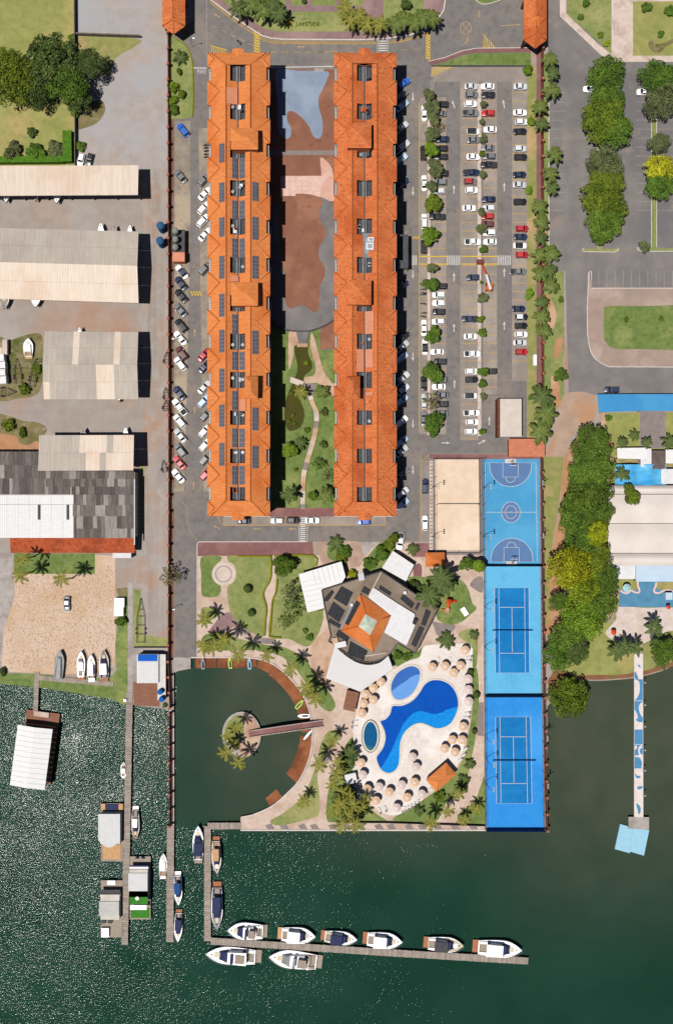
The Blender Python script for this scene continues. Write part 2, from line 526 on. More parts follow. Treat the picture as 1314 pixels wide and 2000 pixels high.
def make_lake():
    xs = np.r_[-9000, -4000, -1500, np.arange(-420, 1760, 14.0), 2800, 5000, 10000]
    ys = np.r_[np.arange(1230, 2400, 14.0), 3200, 5000, 10000]
    vs, wave, silt, glow = [], [], [], []

    def sst(a, b, x):
        t = max(0, min(1, (x - a) / (b - a)))
        return t * t * (3 - 2 * t)
    for y in ys:
        for x in xs:
            p = W(x, y, ZW)
            vs.append((p.x, p.y, ZW))
            wv = 0.84 + 0.2 * sst(300, 620, x) - 0.5 * sst(800, 1250, x)
            # lagoon behind the long wall lies still, so does the lee of the boat house
            lag = sst(330, 345, x) * (1 - sst(600, 640, x)) * (1 - sst(1590, 1640, y))
            wv *= 1 - 0.97 * lag
            lee2 = math.exp(-((x - 300) / 36) ** 2 - ((y - 1600) / 190) ** 2)
            wv *= 1 - 0.2 * lee2
            lee3 = sst(330, 345, x) * (1 - sst(1030, 1100, x)) * sst(1600, 1640, y) * (1 - sst(1820, 1900, y))
            wv *= 1 - 0.15 * lee3
            wv *= 1 - 0.55 * sst(1050, 1080, x) * (1 - sst(1620, 1800, y))
            wave.append(wv)
            s = sst(860, 1120, x) * (1 - sst(1480, 1960, y)) * 0.95
            s = max(s, lag * (0.55 * sst(370, 470, x) * (1 - 0.5 * sst(1480, 1560, y)) + 0.25))
            s = max(s, (1 - sst(1610, 1760, y)) * sst(480, 800, x) * 0.5)
            s = max(s, 0.35 * math.exp(-((x - 330) / 60) ** 2 - ((y - 1450) / 80) ** 2))
            silt.append(s)
    nx, ny = len(xs), len(ys)
    fs = [(j * nx + i, (j + 1) * nx + i, (j + 1) * nx + i + 1, j * nx + i + 1) for j in range(ny - 1) for i in range(nx - 1)]
    me = bpy.data.meshes.new('lake_water')
    me.from_pydata(vs, [], fs)
    for nm, d in (('wave', wave), ('silt', silt)):
        at = me.attributes.new(nm, 'FLOAT', 'POINT')
        at.data.foreach_set('value', d)
    me.polygons.foreach_set('use_smooth', [True] * len(me.polygons))
    m = bpy.data.materials.new('lake_water')
    m.use_nodes = True
    nt = m.node_tree
    N, L = nt.nodes, nt.links
    b = N['Principled BSDF']
    b.inputs['Roughness'].default_value = 0.098
    b.inputs['Specular IOR Level'].default_value = 0.055
    b.inputs['IOR'].default_value = 1.33
    geo = N.new('ShaderNodeNewGeometry')
    mp = N.new('ShaderNodeMapping')
    mp.inputs['Rotation'].default_value = (0, 0, math.radians(-12))
    mp.inputs['Scale'].default_value = (0.8, 1.35, 1)
    L.new(geo.outputs['Position'], mp.inputs[0])
    n1 = N.new('ShaderNodeTexNoise')
    n1.inputs['Scale'].default_value = 1.75
    n1.inputs['Detail'].default_value = 2
    n1.inputs['Roughness'].default_value = 0.55
    L.new(mp.outputs[0], n1.inputs['Vector'])
    n3 = N.new('ShaderNodeTexNoise')
    n3.inputs['Scale'].default_value = 0.09
    n3.inputs['Detail'].default_value = 2
    L.new(geo.outputs['Position'], n3.inputs['Vector'])
    at = N.new('ShaderNodeAttribute')
    at.attribute_name = 'wave'
    gust = N.new('ShaderNodeMapRange')
    gust.inputs['From Min'].default_value = 0.3
    gust.inputs['From Max'].default_value = 0.7
    gust.inputs['To Min'].default_value = 0.55
    gust.inputs['To Max'].default_value = 1.15
    L.new(n3.outputs['Fac'], gust.inputs['Value'])
    mu = N.new('ShaderNodeMath')
    mu.operation = 'MULTIPLY'
    L.new(at.outputs['Fac'], mu.inputs[0])
    L.new(gust.outputs[0], mu.inputs[1])
    mu2 = N.new('ShaderNodeMath')
    mu2.operation = 'MULTIPLY'
    mu2.inputs[1].default_value = WAVE_H
    L.new(mu.outputs[0], mu2.inputs[0])
    bp = N.new('ShaderNodeBump')
    bp.inputs['Strength'].default_value = 1.0
    L.new(mu2.outputs[0], bp.inputs['Distance'])
    L.new(n1.outputs['Fac'], bp.inputs['Height'])
    L.new(bp.outputs[0], b.inputs['Normal'])
    at2 = N.new('ShaderNodeAttribute')
    at2.attribute_name = 'silt'
    n4 = N.new('ShaderNodeTexNoise')
    n4.inputs['Scale'].default_value = 0.05
    n4.inputs['Detail'].default_value = 3
    L.new(geo.outputs['Position'], n4.inputs['Vector'])
    mx = N.new('ShaderNodeMix')
    mx.data_type = 'RGBA'
    mr = N.new('ShaderNodeMapRange')
    mr.inputs['From Min'].default_value = 0.35
    mr.inputs['From Max'].default_value = 0.65
    L.new(n4.outputs['Fac'], mr.inputs['Value'])
    L.new(mr.outputs[0], mx.inputs[0])
    mx.inputs[6].default_value = (*D(26, 61, 49), 1)
    mx.inputs[7].default_value = (*D(33, 68, 56), 1)
    mx2 = N.new('ShaderNodeMix')
    mx2.data_type = 'RGBA'
    L.new(at2.outputs['Fac'], mx2.inputs[0])
    L.new(mx.outputs[2], mx2.inputs[6])
    mx3 = N.new('ShaderNodeMix')
    mx3.data_type = 'RGBA'
    mr3 = N.new('ShaderNodeMapRange')
    mr3.inputs['From Min'].default_value = 0.3
    mr3.inputs['From Max'].default_value = 0.7
    n5 = N.new('ShaderNodeTexNoise')
    n5.inputs['Scale'].default_value = 0.12
    n5.inputs['Detail'].default_value = 6
    L.new(geo.outputs['Position'], n5.inputs['Vector'])
    L.new(n5.outputs['Fac'], mr3.inputs['Value'])
    L.new(mr3.outputs[0], mx3.inputs[0])
    mx3.inputs[6].default_value = (*D(68, 78, 64), 1)
    mx3.inputs[7].default_value = (*D(80, 86, 71), 1)
    L.new(mx3.outputs[2], mx2.inputs[7])
    L.new(mx2.outputs[2], b.inputs['Base Color'])
    me.materials.append(m)
    o = link('lake_water', me)
    tag(o, kind='structure')


WAVE_H = 0.15
make_lake()

FAR = 560
lagoon = smooth([(373, 1284), (420, 1284), (470, 1284), (505, 1287), (535, 1298), (562, 1320), (586, 1348), (601, 1378), (608, 1408),
                 (610, 1432), (608, 1462), (600, 1492), (584, 1524), (560, 1550), (530, 1575), (492, 1592)], 4, False)
land = [(-FAR, -FAR), (657 * 2 + FAR, -FAR), (657 * 2 + FAR, 1290)] + smooth([(1420, 1290), (1330, 1297), (1290, 1311), (1258, 1320), (1225, 1326),
        (1165, 1330), (1120, 1328), (1090, 1336), (1075, 1372)], 4, False) + [(1068, 1380), (1069, 1622), (470, 1622), (470, 1596)] + lagoon[::-1] + \
       [(373, 1306), (340, 1312), (340, 1386), (328, 1386), (262, 1377)] + smooth([(245, 1371), (200, 1362), (150, 1353), (75, 1341), (0, 1335), (-120, 1330), (-FAR, 1325)], 4, False)
mb = MB()
mb.prism([(W(*p).x, W(*p).y) for p in land], -5, 0.0, m_dirt)
tag(mb.build('ground'), kind='structure')

mb = MB()
for r_ in (rect(-9000, -9000, 10000, -FAR + 9), rect(-9000, -FAR + 9, -FAR + 9, 1325), rect(1314 + FAR - 9, -FAR + 9, 10000, 1290)):
    mb.prism([(W(*p).x, W(*p).y) for p in r_], -5, -.02, m_dirt)
tag(mb.build('terrain'), kind='structure')
# boat ramp and shores
sheet('boat_ramp', [(340, 1284), (372, 1284), (373, 1305), (358, 1307), (341, 1313)], 4, m_conc)
sheet('shore_bank', [(1076, 1370), (1068, 1330), (1090, 1296), (1180, 1316), (1314, 1270), (1420, 1262), (1420, 1291), (1330, 1296), (1290, 1309), (1258, 1318), (1225, 1324), (1165, 1328), (1120, 1326), (1092, 1334)], 1, m_shore)

# --- roads and car parks
sheet('hotel_road', [(378, -FAR), (1028, -FAR), (1036, 100), (1036, 886), (842, 886), (840, 1058), (387, 1058), (387, 1284), (341, 1284), (340, 62), (378, 40)], 1, m_asph)
sheet('street', [(1062, -FAR), (657 * 2 + FAR, -FAR), (657 * 2 + FAR, 772), (1165, 772), (1110, 775), (1103, 530), (1070, 530), (1070, 95), (1068, 60)], 1, m_asph_r)
sheet('dirt_lane', smooth([(1100, 772), (1160, 772), (1163, 810), (1150, 830), (1118, 850), (1098, 900), (1096, 950), (1090, 1000), (1085, 1060), (1070, 1090), (1062, 1200), (1060, 1000), (1062, 900), (1080, 850)], 4), 1, mat('lane_earth', D(190, 166, 148), D(176, 148, 128), .3, c3=D(192, 146, 114), sc3=.06, bump=.03, bsc=4))
sheet('yard_road', [(150, -560), (317, -560), (329, 70), (329, 331), (150, 331)], .5, mat('pale_yard', D(182, 174, 170), D(170, 161, 156), .4, c3=D(188, 164, 146), sc3=.05, lo3=.5, hi3=.8, c4=D(176, 176, 180), sc4=.06, lo4=.45, hi4=.7))
sheet('yard_road', [(275, 330), (330, 330), (331, 900), (331, 1290), (262, 1262), (262, 1100), (284, 1080), (280, 800)], 1, mat('yard_track', D(176, 168, 162), D(158, 146, 138), .5, stretch=(1, .06, 1), c3=D(182, 142, 116), sc3=.06, lo3=.46, hi3=.7, c4=D(184, 178, 174), sc4=.3, lo4=.5, hi4=.8))
z8 = Z(960, 310, 3.712)
sheet('parking_bay_paving', rect(898, 158, 934, 860), 2, m_bay)
sheet('parking_bay_paving', rect(943, 158, 970, 770), 2, m_bay)
sheet('parking_bay_paving', rect(999, 131, 1028, 745), 2, m_bay)
sheet('parking_bay_paving', rect(820, 190, 833, 848), 2, m_bay)
sheet('parking_bay_paving', rect(841, 190, 871, 848), 2, m_bay)
sheet('parking_bay_paving', [(842, 131), (1028, 131), (1028, 160), (845, 160)], 2, m_bay)
sheet('parking_bay_paving', [(341, 236), (372, 236), (372, 470), (360, 960), (341, 960)], 2, m_bay_l)
sheet('parking_bay_paving', [(388, 250), (412, 250), (412, 960), (398, 960), (392, 560)], 2, m_bay_l)
sheet('parking_bay_paving', rect(437, 1009, 752, 1026), 2, m_bay)
sheet('parking_bay_paving', rect(820, 900, 836, 1058), 2, m_bay)
sheet('planted_strip', rect(834, 184, 840, 850), 3, m_pale_conc)
sheet('planted_strip', rect(932, 164, 939, 852), 3, m_pale_conc)

# verge and brown footpath between the car park and the palm fence
sheet('verge', rect(1028, 128, 1052, 862), 2, m_verge)
sheet('verge', [(1060, 110), (1071, 110), (1071, 530), (1100, 530), (1100, 772), (1085, 800), (1062, 858), (1060, 530)], 2, m_lawn)
sheet('fence_footpath', rect(1047, 98, 1056, 762), 3, m_redpav)
for p in ([(1066, 575), (1078, 590), (1086, 620), (1074, 650), (1066, 640), (1072, 610)], [(1084, 665), (1098, 660), (1094, 690), (1082, 700)],
          [(1076, 735), (1090, 745), (1092, 790), (1082, 790), (1076, 760)]):
    sheet('worn_earth_patch', smooth(p, 4), 3, m_bare)
kerb([(1071, 190), (1071, 528)], 1.6)
kerb([(1072, 529), (1101, 529), (1101, 770)], 1.4, m=m_conc)

sheet('verge', [(1061, 892), (1100, 892), (1094, 960), (1074, 1090), (1070, 1220), (1062, 1220)], 2, m_verge)
sheet('belt_ground', smooth([(1110, 870), (1200, 850), (1195, 1100), (1205, 1180), (1150, 1230), (1066, 1240), (1066, 1130), (1090, 1020)], 4), .6, m_bare)
sheet('lake_grass', smooth([(1085, 1250), (1160, 1215), (1205, 1225), (1235, 1270), (1238, 1312), (1160, 1318), (1100, 1312)], 4), 3, m_lawn_dry)

# --- top roads: garden, pavements, kerbs
gk = [(408, -20), (412, 0), (456, 33), (496, 60), (512, 70), (530, 75), (552, 77), (700, 78), (745, 76), (790, 71), (828, 61), (850, 44), (866, 20), (872, -20)]
sheet('garden_pavement', gk + [(872, -FAR), (408, -FAR)], 3, m_pinkpav)
kerb(gk, 2.4)
lw = [(432, 0), (470, 26), (500, 46), (520, 58), (548, 62), (640, 62), (735, 61), (790, 55), (825, 46), (848, 28), (860, 0)]
sheet('garden_lawn', lw + [(860, -FAR), (432, -FAR)], 4, m_lawn)
for r in (rect(557, 11, 748, 23), rect(557, -FAR, 568, 23), rect(598, -FAR, 608, 12), rect(655, -FAR, 664, 12), rect(710, -FAR, 748, 36), rect(826, -60, 858, 28)):
    sheet('garden_path', r, 5, m_pinkpav)
sheet('median_lawn', [(843, 128), (870, 121), (905, 108), (930, 104), (1036, 103), (1036, 128)], 3, m_lawn_green)
sheet('median_pavement', [(838, 118), (868, 114), (900, 101), (930, 95), (1036, 94), (1036, 102), (930, 103), (903, 107), (870, 120), (842, 127), (836, 124)], 4, m_redpav)
kerb([(836, 120), (868, 113), (900, 100), (930, 94.5), (1034, 93.5)], 1.4)
kerb([(842, 129.5), (1036, 129.5)], 1.6, h=0.5, m=m_greyd, name='low_wall')
sheet('traffic_island_planting', smooth([(930, -25), (945, -25), (985, -20), (990, -3), (960, 6), (940, 8), (926, -2)], 4), 3, m_lawn_green)
kerb(smooth([(926, -2), (940, 8), (960, 6), (990, -5)], 4, False), 1.4)

# fence-side planting strip near PARE
sheet('planting_strip', smooth([(330, 85), (345, 76), (360, 86), (371, 104), (376, 130), (377, 200), (374, 228), (338, 232), (330, 228)], 3), 3, m_lawn)
kerb(smooth([(343, 76), (360, 86), (371, 104), (376.5, 130), (377.5, 200), (376, 229)], 4, False), 2.2, h=0.3, m=m_hedge, name='clipped_edging')

# street corner, drives and lawns of the neighbour (top right)
sheet('paved_apron', [(1093, -FAR), (1105, -FAR), (1105, 26), (1165, 84), (1196, 108), (1190, 122), (1175, 108), (1093, 33)], 3, m_pale_conc)
kerb([(1093, -30), (1093, 31), (1176, 110)], 1.6)
sheet('front_lawn', [(1106, -FAR), (1193, -FAR), (1193, 105), (1170, 84), (1106, 27)], 3, m_lawn)
sheet('driveway', rect(1195, -FAR, 1234, 121), 3, m_pale_conc)
kerb([(1194, -30), (1194, 110)], 1.8)
kerb([(1224, -30), (1224, 96)], 1.6)
sheet('front_lawn', rect(1235, 3, 1400, 109), 4, m_lawn_dry)
sheet('pavement', rect(1234, -FAR, 1400, 121), 3, m_pale_conc)
z4 = Z(960, 0, 3.712)
sheet('mown_curve', smooth(z4([(1130, 310), (1160, 295), (1190, 320), (1250, 310), (1314, 280), (1314, 310), (1260, 340), (1220, 380), (1180, 385), (1145, 360)]), 4), 5, m_weeds)

# medians of the street parking
for x0, x1, y0, y1 in ((1165.5, 1175, 125, 488), (1271, 1281, 190, 488)):
    sheet('parking_median', rect(x0, y0, x1, y1), 3, m_lawn)
    kerb([(x0, y0), (x0, y1 - 5)], 1.3)
    kerb([(x1, y0), (x1, y1 - 5)], 1.3)
sheet('parking_median', rect(1137, 486, 1207, 491), 4, m_lawn)
kerb([(1140, 484.5), (1136, 487), (1138, 491.5), (1200, 492.5), (1207, 488), (1205, 484)], 1.5)
sheet('parking_median', rect(1243, 485, 1400, 490), 4, m_lawn)
kerb([(1243, 483), (1246, 489.5), (1260, 491), (1400, 491)], 1.5)
ring = [(1150, 530), (1153, 562), (1400, 562), (1400, 717), (1192, 717)] + smooth([(1185, 716), (1168, 706), (1153, 688), (1147, 660)], 4, False) + [(1146, 600), (1147, 535)]
sheet('pavement', ring, 3, m_pale_conc if False else mat('brownish_pavement', D(178, 156, 144), D(164, 144, 132), 0.3, c3=D(188, 168, 156), sc3=0.1))
kerb([(1154, 530), (1154, 563), (1400, 563)], 1.6)
kerb([(1152, 529), (1148.5, 534), (1146, 600)] + smooth([(1146, 650), (1153, 688), (1168, 706), (1188, 716.5)], 4, False) + [(1400, 717.5)], 1.6)
sheet('corner_lawn', smooth([(1186, 598), (1250, 598), (1400, 598), (1400, 640), (1400, 682), (1250, 682), (1200, 681), (1182, 668), (1178, 650), (1179, 610)], 4), 4, m_lawn_green)

# --- left yard: lawns, weeds, stone lot
sheet('yard_lawn', [(-FAR, -FAR), (148, -FAR), (150, 330), (-FAR, 330)], 2, m_lawn_dry)
sheet('rough_grass', smooth([(150, 72), (210, 72), (276, 78), (255, 96), (225, 115), (212, 150), (180, 130), (152, 110)], 4), 1, m_verge)
sheet('rough_grass', smooth([(150, 215), (195, 195), (206, 215), (190, 240), (165, 250), (152, 250)], 4), 1, m_weeds)
zA = Z(0, 640, 7.69)
sheet('weedy_plot', smooth(zA([(-60, 190), (150, 190), (330, 130), (560, 80), (640, 160), (660, 500), (640, 800), (560, 1000), (300, 1060), (-60, 1040)]), 4), 1, m_weeds)
sheet('weedy_plot', smooth(zA([(-60, 1330), (150, 1330), (350, 1400), (560, 1420), (700, 1500), (680, 1600), (590, 1640), (580, 1830), (-60, 1840)]), 4), 1, m_weeds)
sheet('worn_earth_patch', smooth(zA([(-60, 1620), (80, 1600), (260, 1640), (300, 1740), (440, 1760), (560, 1700), (590, 1840), (-60, 1840)]), 4), 2, m_bare)
sheet('boat_yard_apron', [(-FAR, 1030), (22, 1080), (30, 1140), (26, 1190), (12, 1230), (4, 1300), (-FAR, 1320)], 1, m_conc)
sheet('lot_lawn', rect(28, 1081, 186, 1121), 2, m_lawn_green)
sheet('stone_lot', [(28, 1121), (70, 1121), (185, 1119), (185, 1083), (225, 1086), (226, 1240), (224, 1300), (205, 1312), (120, 1318), (20, 1312), (4, 1300), (8, 1230), (22, 1190), (30, 1160)], 1, m_rock)
zS = Z(0, 1260, 3.865)
sheet('shore_grass', smooth(zS([(-200, 220), (0, 215), (280, 215), (560, 245), (850, 230), (890, 60), (880, 0), (965, 0), (965, 430), (850, 405), (700, 385), (380, 330), (0, 292), (-200, 285)]), 3), 2, m_lawn_green)
sheet('shore_grass', [(232, 1200), (250, 1150), (250, 1330), (229, 1330), (226, 1260)], 3, m_lawn_green)
sheet('shore_grass', [(228, 1150), (250, 1147), (250, 1165), (234, 1170)], 2, m_weeds)
sheet('trailer_lawn', [(261, 1150), (275, 1152), (280, 1240), (328, 1246), (328, 1263), (261, 1263)], 2, m_lawn)
sheet('yard_path', rect(250, 1137, 260, 1352), 3, m_conc)
sheet('shed_side_grass', [(274, 905), (283, 905), (281, 1040), (276, 1040)], 1, m_lawn)
sheet('timber_deck', [(260, 1332), (312, 1334), (312, 1380), (262, 1377)], 3, m_woodb)
sheet('concrete_pad', [(260, 1265), (328, 1265), (328, 1335), (260, 1333)], 2, m_conc)

# --- lakeside garden
sheet('red_promenade', [(386, 1058), (610, 1058), (612, 1084), (386, 1086)], 3, m_redpav)
kerb([(385.5, 1284), (385.5, 1062), (388, 1058.3), (600, 1058)], 1.6)
sheet('garden_ground', [(386, 1086), (648, 1084), (700, 1060), (835, 1060), (945, 1080), (945, 1622), (470, 1622), (470, 1597), (500, 1590), (535, 1573), (563, 1550), (588, 1524), (604, 1492),
                        (611, 1462), (613, 1432), (611, 1408), (604, 1378), (589, 1347), (565, 1318), (537, 1296), (505, 1284), (386, 1283)], 2, m_path)
zG = Z(380, 1060, 4.693)
sheet('garden_lawn', smooth(zG([(65, 130), (235, 125), (240, 160), (200, 200), (172, 250), (175, 320), (210, 370), (240, 395), (240, 450), (215, 490), (150, 500), (90, 495), (65, 460), (62, 300)]), 4), 4, m_lawn_green)
sheet('garden_lawn', smooth(zG([(305, 120), (400, 118), (600, 118), (698, 120), (700, 250), (690, 350), (640, 430), (632, 490), (655, 590), (650, 700), (640, 855), (560, 840), (440, 770), (350, 670), (310, 560), (303, 400), (350, 370), (378, 320), (380, 250), (355, 200), (310, 170)]), 3), 4, m_lawn)
sheet('garden_lawn', smooth(zG([(735, 115), (900, 112), (1085, 115), (1110, 215), (1180, 600), (1150, 800), (1060, 940), (980, 940), (860, 880), (690, 870), (685, 700), (715, 560), (745, 480), (750, 350), (735, 220)]), 3), 4, m_lawn)
sheet('garden_lawn', smooth(zG([(65, 600), (160, 595), (225, 610), (235, 660), (180, 690), (120, 740), (65, 740)]), 4), 4, m_lawn_green)
sheet('garden_lawn', smooth(zG([(70, 870), (150, 825), (250, 815), (330, 830), (380, 870), (450, 890), (530, 910), (590, 930), (560, 980), (400, 985), (200, 990), (70, 985)]), 4), 4, m_lawn_green)
zL = Z(320, 1260, 3.865)
sheet('garden_lawn', smooth(zL([(660, -20), (780, 0), (900, 15), (1000, 60), (1080, 120), (1140, 220), (1230, 330), (1285, 420), (1290, 470), (1250, 500), (1180, 460), (1110, 350), (1040, 240), (960, 140), (850, 70), (700, 40)]), 4), 4, m_lawn_green)
sheet('garden_lawn', smooth(zL([(1230, 660), (1290, 640), (1340, 650), (1300, 720), (1230, 800), (1160, 960), (1170, 1100), (1170, 1270), (1100, 1310), (880, 1360), (800, 1330), (900, 1270), (1010, 1180), (1090, 1060), (1150, 900), (1180, 760)]), 4), 4, m_lawn)
sheet('garden_lawn', smooth([(638, 1600), (640, 1550), (652, 1510), (672, 1460), (692, 1440), (692, 1500), (700, 1540), (730, 1585), (752, 1600), (745, 1604), (660, 1606)], 4), 4, m_lawn_green)
sheet('garden_lawn', smooth([(766, 1600), (800, 1580), (840, 1552), (880, 1520), (904, 1480), (915, 1430), (922, 1380), (920, 1310), (932, 1310), (934, 1380), (928, 1440), (918, 1490), (905, 1540), (870, 1570), (850, 1605), (800, 1606)], 4), 4, m_lawn_green)
sheet('garden_lawn', smooth([(900, 1606), (895, 1590), (925, 1565), (940, 1530), (945, 1520), (946, 1608)], 4), 4, m_lawn_green)
sheet('garden_lawn', smooth([(918, 1270), (926, 1240), (932, 1240), (930, 1300), (918, 1296)], 4), 4, m_lawn_green)
zP = Z(640, 940, 3.865)
sheet('playground_lawn', smooth(zP([(900, 760), (960, 735), (1020, 760), (1060, 820), (1090, 920), (1120, 960), (1070, 1010), (1010, 1060), (940, 1082), (870, 1070), (820, 1030), (830, 960), (860, 880)]), 4), 4, m_lawn_green)
sheet('garden_lawn', smooth(zP([(980, 1160), (1040, 1120), (1110, 1115), (1130, 1160), (1100, 1240), (1040, 1210)]), 4), 4, m_lawn)
sheet('restaurant_bed', smooth(zP([(270, 620), (330, 530), (400, 460), (480, 460), (520, 500), (500, 600), (420, 660), (300, 680)]), 4), 4, m_lawn_green)
sheet('restaurant_bed', smooth(zP([(600, 740), (700, 720), (820, 760), (840, 900), (760, 960), (640, 900)]), 4), 4, m_lawn_green)
sheet('restaurant_bed', smooth(zP([(470, 1250), (560, 1240), (660, 1290), (720, 1250), (720, 1320), (560, 1400), (480, 1360)]), 4), 4, m_lawn_green)
sheet('round_bed', smooth(zP([(40, 470), (100, 460), (150, 500), (160, 560), (120, 610), (50, 600), (0, 570), (0, 500)]), 5), 4, m_lawn_green)
sheet('round_drive', smooth(zP([(-60, 500), (0, 460), (120, 450), (240, 460), (270, 520), (270, 600), (220, 650), (100, 680), (-40, 620)]), 4), 3, mat('worn_drive', D(190, 164, 146), D(170, 142, 126), 0.4, c3=D(212, 190, 172), sc3=0.15))
sheet('white_pavement', zP([(245, 458), (385, 458), (330, 510), (285, 570), (268, 540)]), 4, m_conc)
sheet('red_pavement', zP([(620, 465), (765, 467), (795, 540), (735, 570), (640, 572)]), 4, m_redpav)
sheet('red_pavement', smooth(zP([(650, 640), (690, 620), (710, 660), (700, 740), (660, 760), (645, 700)]), 4), 4, m_redpav)
sheet('grey_pavement', smooth(zP([(1070, 780), (1110, 730), (1165, 725), (1168, 840), (1100, 810)]), 3), 4, m_greypav)
sheet('grey_pavement', smooth(zP([(790, 1060), (850, 1070), (960, 1085), (920, 1150), (830, 1165), (800, 1100)]), 3), 4, m_greypav)
sheet('grey_pavement', zL([(1150, 860), (1250, 830), (1250, 870), (1150, 900)]), 4, m_greypav)
sheet('grey_pavement', smooth(zG([(350, 640), (420, 700), (330, 790), (240, 810), (130, 820), (200, 720), (260, 650)]), 3), 3, m_pinkpav)
sheet('grey_pavement', zG([(440, 770), (520, 820), (500, 850), (420, 830)]), 4, m_greypav)
sheet('grey_pavement', zG([(610, 870), (740, 880), (720, 930), (590, 925)]), 4, m_greypav)
sheet('grey_pavement', [(932, 1372), (944, 1372), (944, 1438), (931, 1436)], 4, m_greypav)
sheet('sandy_terrace', smooth([(610, 1258), (640, 1230), (660, 1240), (655, 1300), (640, 1340), (618, 1330), (606, 1290)], 3), 3, m_sandpave)
sheet('shore_walk', [(470, 1598), (540, 1600), (640, 1604), (944, 1612), (944, 1622), (470, 1622)], 3, m_path)
for i in range(14):
    a = 520 + i * 30 + random.uniform(-6, 6)
    sheet('walk_slab', [(a, 1612), (a + 12, 1608), (a + 20, 1621), (a + 6, 1621)], 4, m_greypav)
mb = MB()
band(mb, [(470, 1621), (944, 1621), (1068, 1621)], 3, -4, 0.25, m_kerb)
tag(mb.build('quay_wall'), kind='structure')
mb = MB()
band(mb, [(x, y) for x, y in lagoon] + [(471, 1596)], 2.4, -4, 0.2, m_kerb)
tag(mb.build('lagoon_wall'), kind='structure')
# paths with the round plaza
sheet('round_plaza', ellipse(473 - 36, 1121, 23, 23), 5, m_pale_conc)
mb = MB()
band(mb, ellipse(437, 1121, 15.5, 15.5), 1.6, 0.0, 0.12, m_greypav, closed=True)
tag(mb.build('plaza_ring'), kind='structure')

# pool terrace
zD = Z(640, 1260, 3.865)
sheet('pool_terrace', smooth(zD([(715, 20), (760, 0), (900, -10), (1075, 0), (1090, 120), (1088, 280), (1085, 440), (1050, 640), (1010, 830), (950, 950), (850, 1050), (760, 1110), (680, 1180), (560, 1265), (480, 1285), (400, 1260), (330, 1200),
                                 (250, 1120), (182, 1040), (190, 930), (205, 830), (190, 640), (225, 480), (240, 380), (330, 290), (470, 200), (600, 120), (690, 90)]), 3), 5, m_pooldeck)

# --- sports courts (sheets with sunken run-off)
sheet('court_pavement', [(836, 887), (1054, 887), (1060, 1625), (946, 1622), (944, 1084), (838, 1084)], 3, m_greypav)
sheet('red_pavement', [(838, 887), (1054, 887), (1054, 896), (838, 896)], 4, m_redpav)
sheet('sand_court', [(847, 897), (934, 897), (936, 1077), (849, 1077)], 5, m_sandc)
sheet('ball_court', [(942, 897), (1052, 897), (1054, 1104), (944, 1104)], 5, m_court1)
sheet('tennis_court', [(945, 1106), (1054, 1106), (1056, 1356), (946, 1356)], 5, m_court2)
sheet('tennis_court', [(947, 1358), (1057, 1358), (1062, 1619), (949, 1619)], 5, m_court3)
sheet('tennis_playing_area', [(965, 1148), (1032, 1148), (1033.5, 1314), (966.5, 1314)], 6, m_courtd)
sheet('tennis_playing_area', [(967, 1400), (1035, 1400), (1038, 1569), (969, 1569)], 6, m_courtd)
zB = Z(830, 880, 5.256)


def bpt(pts):
    return zB(pts)


arc1 = ellipse(874, 150, 215, 220, 24, a0=0, a1=180)
arc2 = ellipse(887, 1120, 215, 220, 24, a0=180, a1=360)
sheet('court_arc', bpt([(658, 128)] + [(x, y) for x, y in arc1[::-1] if y > 128] + [(1088, 128)]), 6, m_courtg)
sheet('court_arc', bpt([(672, 1142)] + [(x, y) for x, y in arc2 if y < 1142] + [(1102, 1142)]), 6, m_courtg)
sheet('court_circle', bpt(ellipse(878, 633, 94, 106)), 6, m_courtg)


def lines(name, segs, width, z, m, wide=None):
    mb = MB()
    for s in segs:
        closed = s[0] == 'c'
        pts = s[1:] if closed else s
        band(mb, list(pts), width, z - 0.015, z, m, closed)
    return tag(mb.build(name), kind='structure')


lines('ball_court_lines', [
    tuple(['c'] + bpt([(615, 126), (1133, 126), (1148, 1142), (628, 1142)])),
    tuple(bpt([(618, 633), (1140, 633)])),
    tuple(['c'] + bpt(ellipse(878, 633, 94, 106))), tuple(['c'] + bpt(ellipse(878, 633, 58, 67))), tuple(['c'] + bpt(ellipse(878, 633, 5, 5, 10))),
    tuple(bpt([(658, 126)] + arc1[::-1][1:-1] + [(1088, 126)])), tuple(bpt([(672, 1142)] + arc2[1:-1] + [(1102, 1142)])),
    tuple(bpt([(796, 126), (796, 272), (952, 272), (952, 126)])), tuple(bpt([(806, 1142), (806, 994), (962, 994), (962, 1142)])),
    tuple(bpt(ellipse(873, 274, 48, 54, 14, a0=0, a1=180))), tuple(bpt(ellipse(882, 994, 48, 54, 14, a0=180, a1=360))),
], 0.9, 0.135, m_white)
for (x0, x1, y0, y1, xb0, xb1, nm) in ((965, 1032, 1148, 1314, 966.5, 1033.5, 'a'), (967, 1035, 1400, 1569, 969, 1038, 'b')):
    def q(u, v):
        return (x0 + (xb0 - x0) * v + u * ((x1 - x0) * (1 - v) + (xb1 - xb0) * v), y0 + (y1 - y0) * v)
    lines('tennis_court_lines', [
        ('c', q(0, 0), q(1, 0), q(1, 1), q(0, 1)), (q(.125, 0), q(.125, 1)), (q(.875, 0), q(.875, 1)),
        (q(.125, .23), q(.875, .23)), (q(.125, .77), q(.875, .77)), (q(.5, .23), q(.5, .77))], 0.9, 0.135, m_white)

